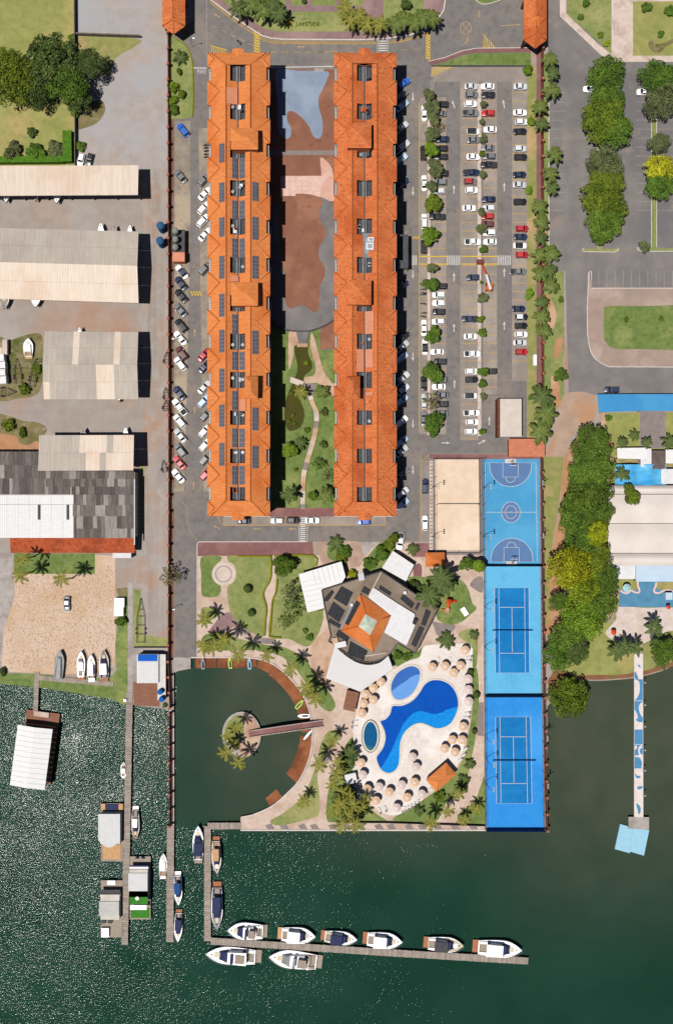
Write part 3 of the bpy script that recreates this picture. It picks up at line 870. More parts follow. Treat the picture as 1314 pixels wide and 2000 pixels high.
# --- hotel court (north end paved, south end garden)
sheet('court_paving', rect(528, 136, 652, 640), 3, m_brownctr)
zH = Z(320, 0, 3.865)
sheet('wavy_paving', smooth(zH([(850, 535), (1000, 535), (1230, 540), (1232, 600), (1200, 670), (1168, 740), (1172, 820), (1195, 900), (1200, 980), (1185, 1035), (1150, 1045), (1120, 1015), (1085, 940), (1020, 870), (960, 838), (930, 860), (935, 920), (960, 970), (955, 1030), (920, 1048), (880, 1020), (860, 950), (855, 750)]), 4), 4, m_bluegr)
sheet('court_band', rect(528, 294, 655, 303), 4, m_greypav)
zC = Z(320, 310, 3.865)
sheet('pink_paving', smooth(zC([(1180, -5), (1230, 20), (1265, 70), (1278, 130), (1280, 250), (1280, 320), (1180, 290), (1190, 130)]), 3), 4, m_pinkctr)
sheet('pink_paving', zC([(880, 130), (1190, 130), (1190, 290), (880, 290)]), 5, m_pinkctr)
for i in range(6):
    for j in range(4):
        x, y = 905 + i * 47, 134 + j * 38
        sheet('paving_slab', zC(rect(x, y, x + 43, y + 34)), 6, mat('pale_slab', D(236, 206, 194), D(222, 184, 170), 0.8))
sheet('oval_court', [(x, y) for x, y in smooth(zC([(880, 300), (960, 268), (1050, 262), (1150, 280), (1230, 310), (1290, 360), (1320, 480), (1320, 900), (1310, 1180), (1250, 1240), (1120, 1295), (1000, 1300), (900, 1285), (800, 1220), (790, 900), (790, 500)]), 4)], 5, m_greyctr)
sheet('wavy_paving', smooth(zC([(880, 300), (960, 270), (1050, 265), (1150, 282), (1200, 330), (1170, 390), (1175, 460), (1215, 530), (1215, 600), (1175, 660), (1168, 740), (1210, 810), (1215, 880), (1180, 950), (1170, 1050), (1175, 1110), (1140, 1160), (1090, 1130), (1040, 1105), (960, 1130), (915, 1080), (915, 900), (880, 700), (870, 450)]), 4), 6, m_brownctr)
kerb(smooth(zC([(795, 1205), (820, 1235), (900, 1287), (1000, 1303), (1120, 1298), (1250, 1243), (1305, 1190)]), 4, False), 2.2, .9, m_greyd, name='low_wall')
sheet('brown_pad', Z(530, 630, 5.407)([(520, 60), (660, -10), (690, 30), (690, 270), (515, 285)]), 4, m_brownctr)
zK = Z(530, 630, 5.407)
sheet('court_lawn', zK([(-5, 60), (150, 70), (190, 100), (400, 90), (510, 60), (520, 290), (700, 290), (700, 1960), (-5, 1960)]), 3, m_lawn_green)
sheet('court_pond', smooth(zK([(260, 230), (380, 240), (390, 330), (430, 430), (420, 500), (350, 560), (340, 620), (300, 700), (310, 830), (345, 930), (345, 1010), (310, 1100), (240, 1140), (180, 1135), (140, 1040), (140, 880), (180, 740), (240, 600), (275, 500), (265, 400), (248, 330)]), 4), 4, m_pond)
sheet('court_path', smooth(zK([(430, 110), (480, 260), (510, 380), (560, 520), (640, 640), (690, 640), (690, 770), (620, 760), (560, 690), (480, 640), (360, 640), (350, 580), (440, 560), (470, 470), (430, 330), (410, 200)]), 4), 5, m_sandpave)
sheet('court_path', smooth(zK([(190, 90), (255, 90), (285, 220), (240, 250), (235, 330), (220, 400), (185, 500), (178, 250)]), 3), 5, m_sandpave)
sheet('court_path', zK([(330, 640), (480, 650), (440, 760), (380, 760)]), 5, m_greypav)
pth = smooth(zK([(410, 770), (430, 850), (470, 940), (475, 1040), (460, 1160), (430, 1280), (395, 1400), (355, 1530), (335, 1650), (330, 1780), (330, 1900), (330, 1970)]), 5, False)
segc = [m_pale_conc, m_sandpave, m_greypav]
for i in range(0, len(pth) - 1, 3):
    mb = MB()
    band(mb, pth[i:i + 4], 9.5, 0.0, 0.1 + 0.002 * (i % 2), segc[(i // 3) % 3] if i % 2 else segc[(i // 4) % 3])
    tag(mb.build('garden_path_slab'), kind='structure')
kerb([(x + 5.6, y) for x, y in pth], 1.2, 0.25, m_hedge, name='clipped_edging')
kerb([(x - 5.6, y) for x, y in pth], 1.0, 0.2, m_hedge_g, name='clipped_edging')
sheet('red_pavement', rect(528, 992, 652, 1009), 4, m_redpav)
mb = MB()
mb.prism([(W(*p).x, W(*p).y) for p in zK([(205, 575), (345, 625), (325, 680), (190, 630)])], 0, 0.5, m_pale_conc)
tag(mb.build('pond_footbridge'), 'white slab footbridge crossing the green pond in the hotel court', 'footbridge')
mb = MB()
mb.prism([(W(*p).x, W(*p).y) for p in zK([(255, 80), (400, 80), (375, 225), (290, 225)])], 0, 0.5, m_greyctr)
mb.prism([(W(*p).x, W(*p).y) for p in zK([(272, 225), (385, 225), (385, 262), (272, 262)])], 0, 0.7, m_sandpave)
tag(mb.build('court_steps'), kind='structure')

# --- neighbour's grounds on the right
zR = Z(1150, 760, 8.01)
sheet('neighbour_lawn', zR([(255, 370), (790, 365), (790, 920), (420, 900), (310, 780), (255, 660)]), 3, m_lawn_dry)
sheet('neighbour_lawn', zR([(1180, 360), (1800, 360), (1800, 920), (1180, 900)]), 3, m_lawn_dry)
sheet('stone_walk', zR([(165, 360), (250, 360), (255, 670), (175, 660)]), 3, m_sandpave)
sheet('neighbour_drive', zR([(790, 340), (1175, 350), (1180, 920), (800, 920)]), 4, m_greypav)
zQ = Z(1150, 1090, 8.0)
sheet('neighbour_ground', [(1190, 870), (1420, 870), (1420, 1290), (1320, 1290), (1260, 1310), (1195, 1310), (1170, 1260), (1200, 1200)], 2, m_verge)
sheet('blue_terrace', zQ([(470, 340), (1900, 340), (1900, 780), (460, 760)]), 4, m_bluefloor)
sheet('terrace_lawn', smooth(zQ([(440, 340), (735, 340), (735, 490), (600, 500), (500, 490), (440, 420)]), 2), 5, m_lawn_dry)
sheet('terrace_lawn', zQ([(1045, 380), (1900, 340), (1900, 490), (1045, 490)]), 5, m_lawn_dry)
kerb(smooth(zQ([(480, 500), (540, 545), (600, 540), (650, 505), (700, 530), (760, 540), (780, 500), (755, 440), (750, 350)]), 3, False), 3.5, 0.25, mat('pink_kerb', D(240, 212, 204), D(226, 196, 188), 1))
kerb(smooth(zQ([(1040, 380), (1030, 440), (1005, 500), (1020, 535), (1080, 545), (1150, 510), (1230, 500), (1314, 520)]), 3, False), 3.5, 0.25, MATS['pink_kerb'])
sheet('sand_beach', smooth(zQ([(450, 765), (900, 780), (1500, 780), (1500, 1100), (1200, 1150), (870, 1320), (620, 1380), (400, 1300), (250, 1180), (330, 1060), (420, 950)]), 4), 4, m_sandpatch)
sheet('beach_path', zQ([(735, 770), (835, 775), (850, 1100), (830, 1330), (810, 1500), (720, 1520), (720, 1100), (730, 900)]), 5, m_pale_conc)
# ------------------------------------------------------------------ buildings
def wxy(pts, z):
    return [(W(x, y, z).x, W(x, y, z).y) for x, y in pts]


def hip_mesh(x0, y0, x1, y1, ze, zr, m, ridge_y=True):
    """simple hip roof over a world rectangle, faces only (with soffit edge)"""
    mb = MB()
    w, d = x1 - x0, y1 - y0
    if w >= d:
        a, b = (x0 + d / 2, (y0 + y1) / 2), (x1 - d / 2, (y0 + y1) / 2)
    else:
        a, b = ((x0 + x1) / 2, y0 + w / 2), ((x0 + x1) / 2, y1 - w / 2)
    c = [(x0, y0, ze), (x1, y0, ze), (x1, y1, ze), (x0, y1, ze)]
    A, B = (*a, zr), (*b, zr)
    if w >= d:
        mb.face([c[0], c[1], B, A], m); mb.face([c[1], c[2], B], m); mb.face([c[2], c[3], A, B], m); mb.face([c[3], c[0], A], m)
    else:
        mb.face([c[0], c[1], A], m); mb.face([c[1], c[2], B, A], m); mb.face([c[2], c[3], B], m); mb.face([c[3], c[0], A, B], m)
    for i in range(4):
        p, q = c[i], c[(i + 1) % 4]
        mb.face([(p[0], p[1], ze - 0.25), (q[0], q[1], ze - 0.25), q, p], m)
    mb.face([(p[0], p[1], ze - 0.25) for p in c][::-1], m)
    return mb


def capline(mb, a, b, m, r=0.16):
    mb.tube([a, b], r, m, 5)


ZE, ZR = 12.0, 13.9           # eaves and ridge of the hotel wings
m_glass = mat('window_glass', (0.02, 0.025, 0.03), rough=0.1, spec=0.6)
m_rail = mat('white_rail', D(232, 226, 220))
m_redbox = mat('rust_orange', D(206, 112, 62), D(170, 84, 50), 1.0)


def wing(px0, px1, gut, r0, r1, tile, label, towers, nm):
    """one tiled wing: px columns of eaves, ridges and gutter as seen at roof height"""
    yt, yb = 103, 1008
    k = lambda x, z=ZE: (x - 657) / PXM * (HC - z) / HC
    ky = lambda y, z=ZE: (1000 - y) / PXM * (HC - z) / HC
    X0, X1, XG, XR0, XR1 = k(px0 + 7), k(px1 - 7), k(gut), k(r0, ZR), k(r1, ZR)
    XE0, XE1 = k(px0), k(px1)
    YT, YB = ky(yt), ky(yb)
    root = empty('hotel_wing', ((X0 + X1) / 2, (YT + YB) / 2, 0), 0, label, 'building', 'tiled hotel wings')
    off = Vector(root.location)

    def done(mb, name, parent=root, **kw):
        o = mb.build(name, parent, **kw)
        if parent is root:
            o.location = -off
        return o
    # walls with the notches of the recessed balconies
    rec = [(131 + 74.6 * i, 157.5 + 74.6 * i) for i in range(12)]
    mb = MB()
    outl, outr = [], []
    wy = lambda y: ky(y)
    inset = 0.8
    yy = YT - inset
    outl.append((XE0 + inset + 0.2, yy)); outr.append((XE1 - inset - 0.2, yy))
    for a, b in rec:
        for lst, xo, xi in ((outl, XE0 + inset + 0.2, X0 + inset), (outr, XE1 - inset - 0.2, X1 - inset)):
            lst += [(xo, wy(a)), (xi, wy(a)), (xi, wy(b)), (xo, wy(b))]
    yy = YB + inset
    outl.append((XE0 + inset + 0.2, yy)); outr.append((XE1 - inset - 0.2, yy))
    mb.prism(outl + outr[::-1], 0, ZE - 0.3, m_wall)
    done(mb, 'wall')
    # windows and balconies of the recesses on the three floors, one per recess and floor
    wb = MB(); wb.box((0, 0, 0), (0.12, 2.6, 1.9), m_glass); wme = wb.mesh('window')
    bb = MB(); bb.box((0, 0, 0), (1.3, 3.4, 0.16), m_wall_w); bme = bb.mesh('balcony')
    rb = MB()
    for i in range(6):
        rb.box((0, -1.5 + i * 0.6, 0.55), (0.12, 0.18, 1.0), m_rail)
    rb.box((0, 0, 1.08), (0.14, 3.4, 0.1), m_rail)
    rme = rb.mesh('railing')
    for a, b in rec:
        ym = (wy(a) + wy(b)) / 2
        for fl in range(3):
            z = 1.6 + fl * 3.6
            for x, sgn in ((X0 + inset, -1), (X1 - inset, 1)):
                o = link('window', wme, root, Vector((x + sgn * 0.03, ym, z)) - off)
                if (sgn > 0) == (px0 < 600) or fl == 2:
                    bo = link('balcony', bme, root, Vector((x + sgn * 0.68, ym, z + 0.9)) - off)
                    link('railing', rme, bo, (sgn * 0.6, 0, 0.05))
    # main roof planes: two parallel ridges with a gutter valley between, hipped at both ends
    mb = MB()
    zg = ZE + 0.55
    ya, yb2 = YT, YB
    rT, rB = YT - (XR0 - X0) * 0.95, YB + (XR0 - X0) * 0.95
    mb.face([(X0, yb2, ZE), (X0, ya, ZE), (XR0, rT, ZR), (XR0, rB, ZR)][::-1], tile)
    mb.face([(X1, yb2, ZE), (X1, ya, ZE), (XR1, rT, ZR), (XR1, rB, ZR)], tile)
    mb.face([(X0, ya, ZE), (X1, ya, ZE), (XR1, rT, ZR), (XR0, rT, ZR)][::-1], tile)
    mb.face([(X0, yb2, ZE), (X1, yb2, ZE), (XR1, rB, ZR), (XR0, rB, ZR)], tile)
    # inner slopes, split around the light wells
    SX0, SX1 = k(gut - 14.5), k(gut + 14.5)
    zs0 = ZR - (ZR - zg) * (SX0 - XR0) / (XG - XR0)
    zs1 = ZR - (ZR - zg) * (XR1 - SX1) / (XR1 - XG)
    shafts = [(131 + 74.6 * i, 162 + 74.6 * i - (3 if i > 8 else 0)) for i in range(12)]
    y = rT
    for a, b in shafts + [(None, None)]:
        y2 = ky(a) if a else rB
        if y2 < y:
            mb.face([(XR0, y, ZR), (XR0, y2, ZR), (XG, y2, zg), (XG, y, zg)], tile)
            mb.face([(XG, y, zg), (XG, y2, zg), (XR1, y2, ZR), (XR1, y, ZR)], tile)
        if a:
            y3 = min(ky(b), y2)
            ytop = min(ky(a), rT)
            mb.face([(XR0, ytop, ZR), (XR0, y3, ZR), (SX0, y3, zs0), (SX0, ytop, zs0)], tile)
            mb.face([(SX1, ytop, zs1), (SX1, y3, zs1), (XR1, y3, ZR), (XR1, ytop, ZR)], tile)
            y = y3
    # eaves edge, down to the wall head
    for p, q in (((X0, YT), (X0, YB)), ((X1, YB), (X1, YT)), ((X1, YT), (X0, YT)), ((X0, YB), (X1, YB))):
        mb.face([(p[0], p[1], ZE), (q[0], q[1], ZE), (q[0], q[1], ZE - 0.3), (p[0], p[1], ZE - 0.3)], m_ridge)
    roof = done(mb, 'roof')
    # gutter and ridge caps
    mb = MB()
    mb.box((XG, (rT + rB) / 2, zg + 0.04), (0.35, rT - rB, 0.12), m_greyd)
    done(mb, 'gutter')
    mb = MB()
    for xr in (XR0, XR1):
        capline(mb, (xr, rT, ZR + 0.02), (xr, rB, ZR + 0.02), m_ridge)
    for xe, xr in ((X0, XR0), (X1, XR1)):
        capline(mb, (xe, YT, ZE), (xr, rT, ZR), m_ridge)
        capline(mb, (xe, YB, ZE), (xr, rB, ZR), m_ridge)
    done(mb, 'ridge_cap', smooth_shade=True)
    # light wells: floor deck, kerb walls, two dark strips painted as shaft shade and a machine or two
    for i, (a, b) in enumerate(shafts):
        ya_, yb_ = ky(a), ky(b)
        mb = MB()
        zf = ZE - 0.22
        mb.face([(SX0, yb_, zf), (SX1, yb_, zf), (SX1, ya_, zf), (SX0, ya_, zf)], m_greyd)
        for p, q, zt0, zt1 in (((SX0, ya_), (SX0, yb_), zs0, zs0), ((SX1, yb_), (SX1, ya_), zs1, zs1)):
            mb.face([(p[0], p[1], zf), (q[0], q[1], zf), (q[0], q[1], zt1), (p[0], p[1], zt0)], m_greyd)
        for yv, s in ((ya_, 1), (yb_, -1)):
            mb.face([(SX0, yv, zf), (SX1, yv, zf), (SX1, yv, zs1), (XG, yv, zg), (SX0, yv, zs0)], m_greyd)
        mb.box((XG, (ya_ + yb_) / 2, zf + 0.3), (1.05, ya_ - yb_ - 0.1, 0.6), m_grey_roof)
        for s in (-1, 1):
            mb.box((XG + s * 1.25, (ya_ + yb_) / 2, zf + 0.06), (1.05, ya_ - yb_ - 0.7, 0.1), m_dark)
        w_ = done(mb, 'light_well')
        rr = random.Random(i + int(px0))
        mb = MB()
        for _ in range(rr.randint(0, 3)):
            sx = rr.choice((-1, 1))
            if rr.random() < 0.4:
                c = (XG + sx * 1.3 - off.x, rr.uniform(yb_ + .8, ya_ - .8) - off.y, zf + 0.4)
                mb.tube([c, (c[0], c[1], c[2] + 0.8)], 0.45, m_metal, 10)
            else:
                mb.box((XG + sx * rr.uniform(0.3, 1.3) - off.x, rr.uniform(yb_ + .8, ya_ - .8) - off.y, zf + 0.9), (rr.uniform(0.5, 1.0), rr.uniform(0.5, 1.3), 0.9),
                       rr.choice([m_metal, m_white_roof, m_greyd, m_redbox]), 0)
        if mb.v:
            mb.v = [(x + off.x, y_ + off.y, z) for x, y_, z in mb.v]
            mo = mb.build('rooftop_unit', w_)
    # hipped bay roofs that break the eaves between the recesses
    ends = [yt] + [v for ab in rec for v in ab] + [yb]
    bays = [(ends[i], ends[i + 1]) for i in range(0, len(ends), 2)]
    bm_cache = {}
    for n, (a, b) in enumerate(bays):
        for side in (0, 1):
            xe = XE0 if side == 0 else XE1
            xin = XR0 if side == 0 else XR1
            key = (side, round(b - a, 1))
            ya_, yb_ = ky(a), ky(b)
            ym = (ya_ + yb_) / 2
            if True:
                s = 1 if side == 0 else -1
                hh = (ya_ - yb_) / 2
                hh = min(hh, 3.6)
                ap = (xe + s * min(hh * 1.05, abs(xin - xe) * 0.8), ym, ZE + 0.36 * hh * 1.03)
                if n in (0, len(bays) - 1):
                    ap = (xe + s * hh, ym, ZE + 0.36 * hh)
                inn = (xin - s * 0.1, ym, ap[2])
                mb = MB()
                P = [(xe, yb_, ZE + 0.02), (xe, ya_, ZE + 0.02)]
                Q = [(xin, yb_, ZE + 0.02), (xin, ya_, ZE + 0.02)]
                f1, f2, f3 = [P[0], ap, P[1]], [P[1], ap, inn, Q[1]], [Q[0], inn, ap, P[0]]
                if side == 1:
                    f1, f2, f3 = f1[::-1], f2[::-1], f3[::-1]
                for f in (f1, f2, f3):
                    mb.face(f, tile)
                for p, q in ((P[0], P[1]),):
                    mb.face([(p[0], p[1], ZE - 0.3), (q[0], q[1], ZE - 0.3), q, p], m_ridge)
                for p, xq in ((P[0], X0 if side == 0 else X1), (P[1], X0 if side == 0 else X1)):
                    mb.face([p, (xq, p[1], p[2]), (xq, p[1], ZE - 0.3), (p[0], p[1], ZE - 0.3)], m_ridge)
                mb.face([(xe, yb_, ZE - 0.3), (xe, ya_, ZE - 0.3), (X0 if side == 0 else X1, ya_, ZE - 0.3), (X0 if side == 0 else X1, yb_, ZE - 0.3)], m_wall)
                bo = done(mb, 'bay_roof')
                mb = MB()
                for p in P:
                    capline(mb, (p[0] - off.x, p[1] - off.y, p[2]), (ap[0] - off.x, ap[1] - off.y, ap[2]), m_ridge, 0.12)
                mb.v = [(x + off.x, y_ + off.y, z) for x, y_, z in mb.v]
                mb.build('hip_cap', bo, True)
    # porch roofs at both ends
    for yv, s, h in ((YT, 1, 1.0), (YB, -1, 1.1)):
        mb = MB()
        hw = 1.6
        xm = XG
        mb.face([(xm - hw, yv, ZE - 0.05), (xm - hw, yv + s * h, ZE - 0.05), (xm, yv + s * h, ZE + 0.5), (xm, yv - s * 1.2, ZE + 0.55)], tile)
        mb.face([(xm + hw, yv, ZE - 0.05), (xm + hw, yv + s * h, ZE - 0.05), (xm, yv + s * h, ZE + 0.5), (xm, yv - s * 1.2, ZE + 0.55)], tile)
        mb.face([(xm - hw, yv + s * h, ZE - 0.05), (xm + hw, yv + s * h, ZE - 0.05), (xm, yv + s * h, ZE + 0.5)], tile)
        mb.box((xm, yv + s * h * 0.45, ZE / 2 - 0.1), (2 * hw - 0.5, h * 0.8, ZE - 0.2), m_wall)
        done(mb, 'porch_roof')
    # lift towers
    for tx0, ty0, tx1, ty1 in towers:
        zt = 16.0
        a, b = W(tx0, ty1, zt), W(tx1, ty0, zt)
        mb = hip_mesh(a.x, a.y, b.x, b.y, zt, zt + 1.5, tile)
        mb.box(((a.x + b.x) / 2, (a.y + b.y) / 2, (ZE - 1 + zt) / 2 - 0.2), (b.x - a.x - 0.5, b.y - a.y - 0.5, zt - ZE + 0.6), m_wall)
        to = done(mb, 'lift_tower')
    # patches of pink sheet in place of tiles
    return root, k, ky, XR0, XR1, XG, zg, X0, X1


m_tileL, m_tileR = m_tile, m_tile_r
wl = wing(405, 527.5, 465.3, 441.6, 489.5, m_tileL, 'long orange tiled hotel wing with solar panels beside the fence', [(451, 250, 504, 292), (452, 551, 504, 597), (478, 735, 504, 779)], 'L')
wr = wing(652, 774.5, 711.3, 688.0, 736.5, m_tileR, 'long orange tiled hotel wing without solar panels beside the car park', [(677, 240, 725, 289), (680, 547, 725, 595), (676, 735, 703, 780)], 'R')

# white tops and flues on the roof of the wing without panels
def rooftop(name, px, py, z, size, m, label, cat, group=None, tube=False):
    mb = MB()
    p = W(px, py, z)
    if tube:
        mb.tube([(0, 0, -1.2), (0, 0, size[2])], size[0], m, 10)
        mb.tube([(0, 0, size[2]), (0, 0, size[2] + 0.15)], size[0] * 1.3, m_metal, 10)
    else:
        mb.box((0, 0, 0), size, m)
        mb.box((0, 0, size[2] / 2 + 0.03), (size[0] * 0.6, size[1] * 0.6, 0.08), m_metal)
    o = mb.build(name)
    o.location = p
    return tag(o, label, cat, group)


rooftop('air_conditioning_unit', 722, 482, 13.4, (2.0, 1.9, 1.3), m_white_roof, 'white cooling unit on hotel roof halfway down the car-park wing', 'cooling unit')
rooftop('air_conditioning_unit', 724, 469, 13.4, (1.6, 1.2, 1.6), m_white_roof, 'smaller white cooling unit just above the larger one on the wing', 'cooling unit')
rooftop('roof_deck', 720, 480, 12.7, (3.0, 6.5, 0.5), m_grey_roof, 'grey walkway deck under the cooling units on the wing', 'roof deck')
for i, (x, y, w, h, g) in enumerate(((453, 187, 2.9, 4.3, 0), (474.5, 791, 1.6, 3.1, 0), (721, 630, 2.3, 6.0, 1), (703.5, 704, 1.9, 6.0, 1), (721, 700, 2.0, 4.9, 1), (721, 769, 1.9, 1.0, 1), (458.5, 544, 2.0, 1.5, 0))):
    mb = MB()
    p = W(x, y, 13.6)
    left = x < (465 if g == 0 else 711)
    sl_ = 0.26 if left else -0.26
    w2 = w / 2
    mb.add([(-w2, -h / 2, sl_ * w2), (w2, -h / 2, -sl_ * w2), (w2, h / 2, -sl_ * w2), (-w2, h / 2, sl_ * w2),
            (-w2, -h / 2, sl_ * w2 - 0.9), (w2, -h / 2, -sl_ * w2 - 0.9), (w2, h / 2, -sl_ * w2 - 0.9), (-w2, h / 2, sl_ * w2 - 0.9)],
           [(0, 1, 2, 3), (0, 4, 5, 1), (1, 5, 6, 2), (2, 6, 7, 3), (3, 7, 4, 0)], m_pinkroof)
    for q in range(int(w / 0.5)):
        xq = -w2 + 0.25 + q * 0.5
        mb.box((xq, 0, -sl_ * xq + 0.03), (0.08, h, 0.05), m_pinkroof)
    o = mb.build('sheet_metal_patch')
    o.location = p
    tag(o, 'pink ribbed sheet patch on the %s wing roof, %s from the road end' % ('solar' if g == 0 else 'car-park', ORD[{0: 0, 6: 1, 1: 2, 2: 0, 3: 1, 4: 2, 5: 3}[i]]), 'roof sheet', 'pink sheet patches on the hotel roofs')

# solar arrays on the first wing, each module a part
pm = MB()
pm.box((0, 0, 0), (1, 1, 0.05), m_solarf)
pm.box((0, 0, 0.03), (0.93, 0.95, 0.04), m_solar)
pme = pm.mesh('solar_panel')


def solar(px0, py0, px1, py1, nx, ny, xa, xb, za, zb, label):
    """array on the slope that runs from world x xa (height za) to xb (height zb)"""
    cx, cy = (px0 + px1) / 2, (py0 + py1) / 2
    zc = za + (zb - za) * ((cx - 657) / PXM * (HC - 13) / HC - xa) / (xb - xa)
    p = W(cx, cy, zc)
    root = empty('solar_array', (p.x, p.y, zc + 0.22), 0, label, 'solar array', 'solar arrays on the hotel roof')
    ang = -math.atan2(zb - za, xb - xa)
    root.rotation_euler = (0, ang, 0)
    k = (HC - zc) / HC / PXM
    w, h = (px1 - px0) * k, (py1 - py0) * k
    for i in range(nx):
        for j in range(ny):
            o = link('solar_panel', pme, root, ((i + .5) / nx * w - w / 2, (j + .5) / ny * h - h / 2, 0))
            o.scale = (w / nx * 0.96, h / ny * 0.97, 1)
    mb = MB()
    for s in (-1, 1):
        mb.box((s * w * 0.3, 0, -0.12), (0.08, h * 0.98, 0.18), m_metal)
    mb.build('mounting_rail', root)


_, k, ky, XR0, XR1, XG, zg, X0, X1 = wl
rows = [(281, 318), (357, 395), (425, 463), (500, 545), (574, 619), (644, 689), (720, 766), (790, 834), (865, 910)]
for i, (a, b) in enumerate(rows):
    solar(427.5, a, 439.3, b, 2, 6, X0, XR0, ZE, ZR, 'solar array on the fence-side slope, %s from the road end' % ORD[i])
rows = [(356, 393), (424, 469), (500, 545), (646, 692), (796, 841), (871, 915)]
for i, (a, b) in enumerate(rows):
    solar(492.3, a, 505.3, b, 2, 6, XR1, X1, ZR, ZE, 'solar array on the courtyard-side slope, %s from the road end' % ORD[i])
rows = [(309, 349), (392, 429), (466, 504), (614, 653), (687, 723), (764, 801), (837, 874), (910, 947)]
for i, (a, b) in enumerate(rows):
    solar(453, a, 464, b, 2, 4, XR0, XG, ZR, zg, 'solar array in the roof valley facing the court, %s from the road end' % ORD[i])
rows = [(309, 349), (392, 429), (466, 504), (687, 723), (837, 874), (910, 947)]
for i, (a, b) in enumerate(rows):
    solar(467, a, 478.5, b, 2, 4, XG, XR1, zg, ZR, 'solar array in the roof valley facing the fence, %s from the road end' % ORD[i])


# --- long sheds of the boat yard: gabled or single-pitch, roof sheets as separate parts
def shed(pts, h, rise, ny, nx, m_top, m_bot, label, parts_rows=None, single=False):
    """pts: roof corner pixels TL, TR, BR, BL"""
    TL, TR, BR, BL = [W(x, y, h) for x, y in pts]
    root = empty('boat_shed', ((TL + BR) / 2).to_tuple()[:2] + (0,), 0, label, 'shed', 'open boat sheds of the yard')
    off = Vector(root.location)

    def at(u, v):
        a, b = TL.lerp(TR, u), BL.lerp(BR, u)
        p = a.lerp(b, v)
        p.z = h + (rise * v if single else rise * (1 - abs(2 * v - 1)))
        return p - off
    vs = [j / ny for j in range(ny + 1)]
    for j in range(ny):
        for i in range(nx):
            g = 0.012
            u0, u1 = i / nx, (i + 1) / nx
            v0, v1 = vs[j], vs[j + 1]
            q = [at(u0, v0), at(u1, v0), at(u1, v1), at(u0, v1)]
            lift = 0.02 * ((i + j) % 2)
            ctr = sum(q, Vector()) / 4
            q = [ctr + (p - ctr) * 0.994 + Vector((0, 0, lift)) for p in q]
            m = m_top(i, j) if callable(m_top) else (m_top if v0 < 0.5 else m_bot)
            mb = MB()
            mb.add(q + [p - Vector((0, 0, 0.06)) for p in q], [(3, 2, 1, 0), (0, 1, 5, 4), (1, 2, 6, 5), (2, 3, 7, 6), (3, 0, 4, 7), (4, 5, 6, 7)], m)
            nr = 5
            for r_ in range(1, nr):
                a, b = q[0].lerp(q[1], r_ / nr), q[3].lerp(q[2], r_ / nr)
                d = Vector((0.05, 0, 0))
                up = Vector((0, 0, 0.045))
                mb.face([a - d, b - d, b + up, a + up][::-1], m)
                mb.face([a + up, b + up, b + d, a + d][::-1], m)
            mb.build('roof_sheet', root)
    mb = MB()
    n = max(3, int((TR - TL).length / 6))
    for u in [i / n * 0.97 + 0.015 for i in range(n + 1)]:
        for v in (0.14, 0.86):
            p = at(u, v)
            mb.box((p.x, p.y, (p.z - 0.1) / 2), (0.25, 0.25, p.z - 0.15), m_steel)
    mb.build('steel_frame', root)
    mb = MB()
    for v in (0.012, 0.988):
        a, b = at(0, v), at(1, v)
        for s in (0.0,):
            mb.tube([a - Vector((0, 0, 0.18)), b - Vector((0, 0, 0.18))], 0.13, m_steel, 6)
    mb.build('eaves_beam', root)
    return root


shed([(-60, 324), (271, 322.5), (271, 383), (-60, 385)], 6.5, 0.9, 1, 28, m_sheet_c, m_sheet_c, 'narrow cream-roofed boat shed next to the hedge', single=True)
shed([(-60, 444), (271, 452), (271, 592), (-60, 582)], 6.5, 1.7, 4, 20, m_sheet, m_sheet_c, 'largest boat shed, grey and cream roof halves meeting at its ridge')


def mt3(i, j):
    if j == 3 and i == 0 or (9 <= i <= 11 and j >= 2) or (i in (5, 12) and j < 2):
        return m_sheet_c
    return m_sheet


shed([(88, 647), (270.5, 648), (270.5, 780), (86.5, 780)], 6.5, 1.5, 4, 16, mt3, None, 'square grey boat shed with a few pale replaced roof sheets')
shed([(77, 850), (262, 849.5), (262, 919), (77, 920)], 7.4, 0.8, 2, 14, lambda i, j: m_sheet_c if i >= (6 if j == 0 else 7) and (i + j) % 5 else m_sheet, None, 'grey boat shed standing against the patched warehouse roof', single=True)


